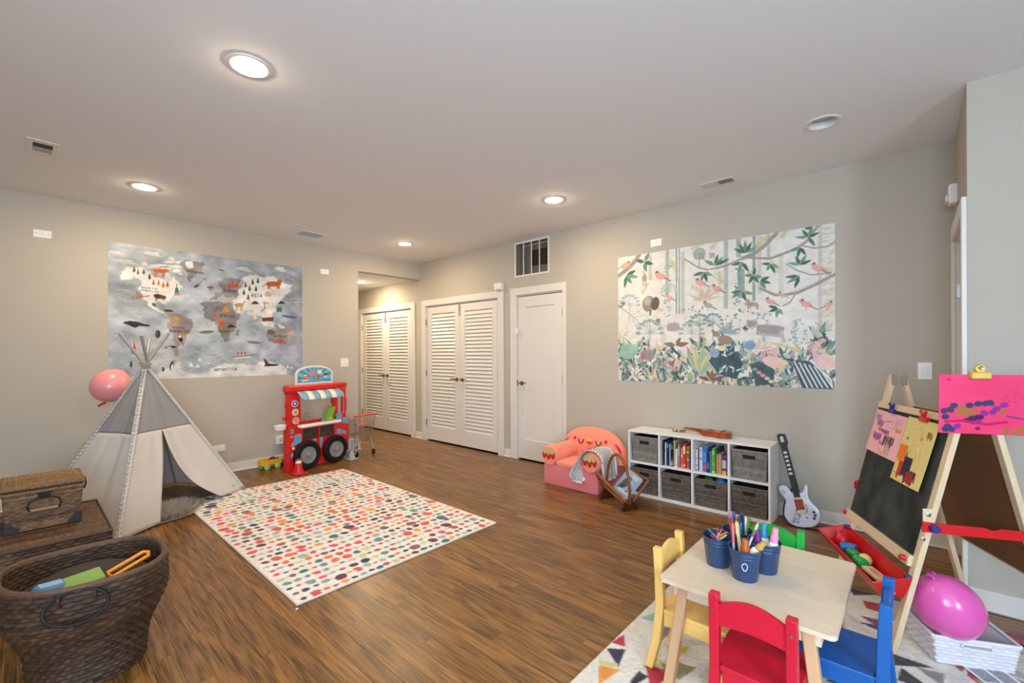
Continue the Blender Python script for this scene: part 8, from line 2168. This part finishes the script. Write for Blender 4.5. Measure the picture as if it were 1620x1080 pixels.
cv.ell(85, 90, 22, 16, 'd01a60'); [cv.ell(x, y, 34, 27, '3a3a60', R.uniform(-40, 40)) for x, y in ((50, 620), (100, 600), (130, 530), (60, 720), (260, 520), (330, 490), (390, 480), (430, 470), (80, 880), (110, 930), (60, 930))]
[cv.ell(x, y, 36, 27, 'a8683a', R.uniform(-40, 40)) for x, y in ((190, 560), (230, 600), (300, 620), (180, 650), (250, 680), (520, 600), (560, 930), (640, 940), (690, 900), (740, 930))]; [cv.ell(x, y, 34, 25, '8a2a90', R.uniform(-30, 30)) for x, y in ((380, 640), (450, 620), (480, 560), (540, 500), (160, 870), (330, 760), (280, 790))]
[cv.ell(x, y, 40, 24, '4a1a50') for x, y in ((290, 730), (340, 710), (250, 770))]; cv.line([(60, 800), (200, 780), (400, 830), (560, 780)], 26, 'c0185a'); cv.line([(560, 680), (700, 730), (850, 880)], 12, '5a3a80'); cv.ell(330, 900, 22, 18, '8a1a3a'); cv.ell(880, 860, 50, 50, '7a2a90'); cv.ell(885, 850, 24, 20, 'e0b040')
for i in range(40): cv.ell(R.uniform(500, 700), R.uniform(300, 560), 4, 3, 'b0204a')
scribble(cv, 800, 180, 110, 160, 'f4b0c4', 8, 5)
NX = -EW - .030
Mn = EMW @ Matrix(((0, 1, 0, NX), (-1, 0, 0, .140), (0, 0, 1, .985), (0, 0, 0, 1)))
o = sheet('childs_painting', 'hot pink paper with painted blots clipped over the near easel top', cv, .40, .245, Mn, .004)
def clip(label, c, M, s=1.0, brass=False):
    t = thing('paper_clip', label, 'clip')
    t.matrix_world = M
    mt = mat('clip_%d_%d' % (c[0], c[2]), c, .35, metal=.0 if not brass else .4)
    MB().box(-.026 * s, .026 * s, -.012 * s, .010 * s, -.012 * s, .010 * s, .003 * s).build('jaw', mt, t, smooth=False)
    if brass:
        MB().lathe([(.016, -.008), (.018, 0), (.016, .008)], 18, T(0, 0, .026, PI / 2)).box(-.012, .012, -.006, .006, .004, .03, .002).build('spring_coil', mt, t)
        MB().tube([(.006 * math.cos(a), -.010, .030 + .006 * math.sin(a)) for a in [i * PI / 6 for i in range(12)]], .002, 5, closed=True).build('eyelet', M_STEEL, t)
    else:
        for sx in (-1, 1): MB().bar((sx * .006 * s, -.008 * s, .008 * s), (sx * .018 * s, -.014 * s, .034 * s), .012 * s, .006 * s, .002).ball((sx * .018 * s, -.014 * s, .034 * s), .007 * s, 8, 6).build('lever', mt, t, smooth=False)
    return t
clip('blue plastic clip holding the pale pink drawing', (38, 48, 120), to_board(.150, 1.040, .022), 1.0)
clip('red plastic clip holding the yellow drawing', (206, 40, 36), to_board(-.132, 1.036, .029), 1.0)
clip('brass bulldog clip on top of the hot pink painting', (226, 190, 96), EMW @ Matrix(((0, 1, 0, NX - .004), (-1, 0, 0, .007), (0, 0, 1, 1.228), (0, 0, 0, 1))), 1.3, True)

# ================================================================== WHITE PLASTIC BASKET and balloon
wb_ = thing('plastic_basket', 'white woven-look plastic basket under the easel', 'basket', (-1.462, -5.838, FZ), math.radians(25.8))
M_WP = mat('white_basket_plastic', (232, 228, 232), .4)
weave('woven_wall', box_ring(.116, .142, .0, .112, .10), 44, 8, .0065, mat('white_basket_weave', None, .4, attr='Col'), wb_, 'd2ced4', 'e6e2e8', seed=12)
fn = box_ring(.111, .137, .003, .112, .10)
MB().grid(lambda u, v: Vector(fn(np.array(u), np.array(v))), 64, 3, cu=True).box(-.104, .104, -.127, .127, .002, .005).build('inner_wall', M_WP, wb_, smooth=False)
pts = [(-.118, -.144, .118), (.118, -.144, .118), (.118, .144, .118), (-.118, .144, .118)]
m = MB()
for a, b_ in zip(pts, pts[1:] + pts[:1]): m.bar(a, b_, .012, .012, .003)
m.build('rim', M_WP, wb_, smooth=False)
MB().tube([(-.1195, -.045, .085), (-.1195, -.05, .094), (-.1195, -.045, .103), (-.1195, .045, .103), (-.1195, .05, .094), (-.1195, .045, .085)], .004, 8, closed=True).build('handle_frame', M_WP, wb_)
MB().box(-.121, -.112, -.045, .045, .087, .101, .003).build('handle_hole', mat('hole_grey', (168, 160, 166), .6), wb_, smooth=False)
o = thing('toy_block', 'grey plastic toy poking out of the white basket', 'toy', (-1.535, -5.86, FZ + .095), .7)
MB().prism([(-.02, 0), (.02, 0), (.024, .03), (.01, .045), (-.014, .036)], .02, T(0, 0, 0, PI / 2)).build('shell', mat('toy_light_grey', (186, 188, 192), .5), o, smooth=False)
MB().cyl((0, -.022, .02), (0, .002, .02), .006, n=10).build('peg', mat('toy_peg_grey', (140, 142, 148), .5), o)
M_BAL2 = mat('magenta_balloon', (226, 96, 176), .22, spec=.5, sss=.25, coat=.2)
b = balloon('balloon', 'large magenta pink balloon resting in the white basket', M_BAL2, (-1.548, -5.806, .240), (.118, .118, .128), None)
ax = (Vector((.15, .42, .45))).normalized()
b.rotation_mode = 'QUATERNION'; b.rotation_quaternion = (-Vector((-.34, .30, .82))).to_track_quat('Z', 'Y')
MB().add([(-.014, 0, -.155), (.012, .004, -.155), (.020, .006, -.18), (.004, -.01, -.215), (-.006, -.004, -.19)], [(0, 1, 2, 4), (4, 2, 3), (4, 2, 1, 0), (3, 2, 4)]).build('tail', mat('balloon_tail', (214, 20, 130), .4), b, smooth=False, recalc=False)
o = MB().box(0, .145, 0, .10, 0, .0008).build('printed_card', mat('card_paper', (226, 226, 228), .7), smooth=False, loc=(-1.66, -5.905, FZ + .0045)); o.rotation_euler = (0, 0, -.95)
tag(o, 'white printed card lying on the shag rug before the basket', 'card')
for a in ((.012, .066, .012, .088), (.078, .132, .012, .088)): MB().box(a[0], a[1], a[2], a[3], .0008, .0011).build('printed_panel', mat('card_ink', (150, 150, 156), .7, var=.5, vscale=120), o, smooth=False)
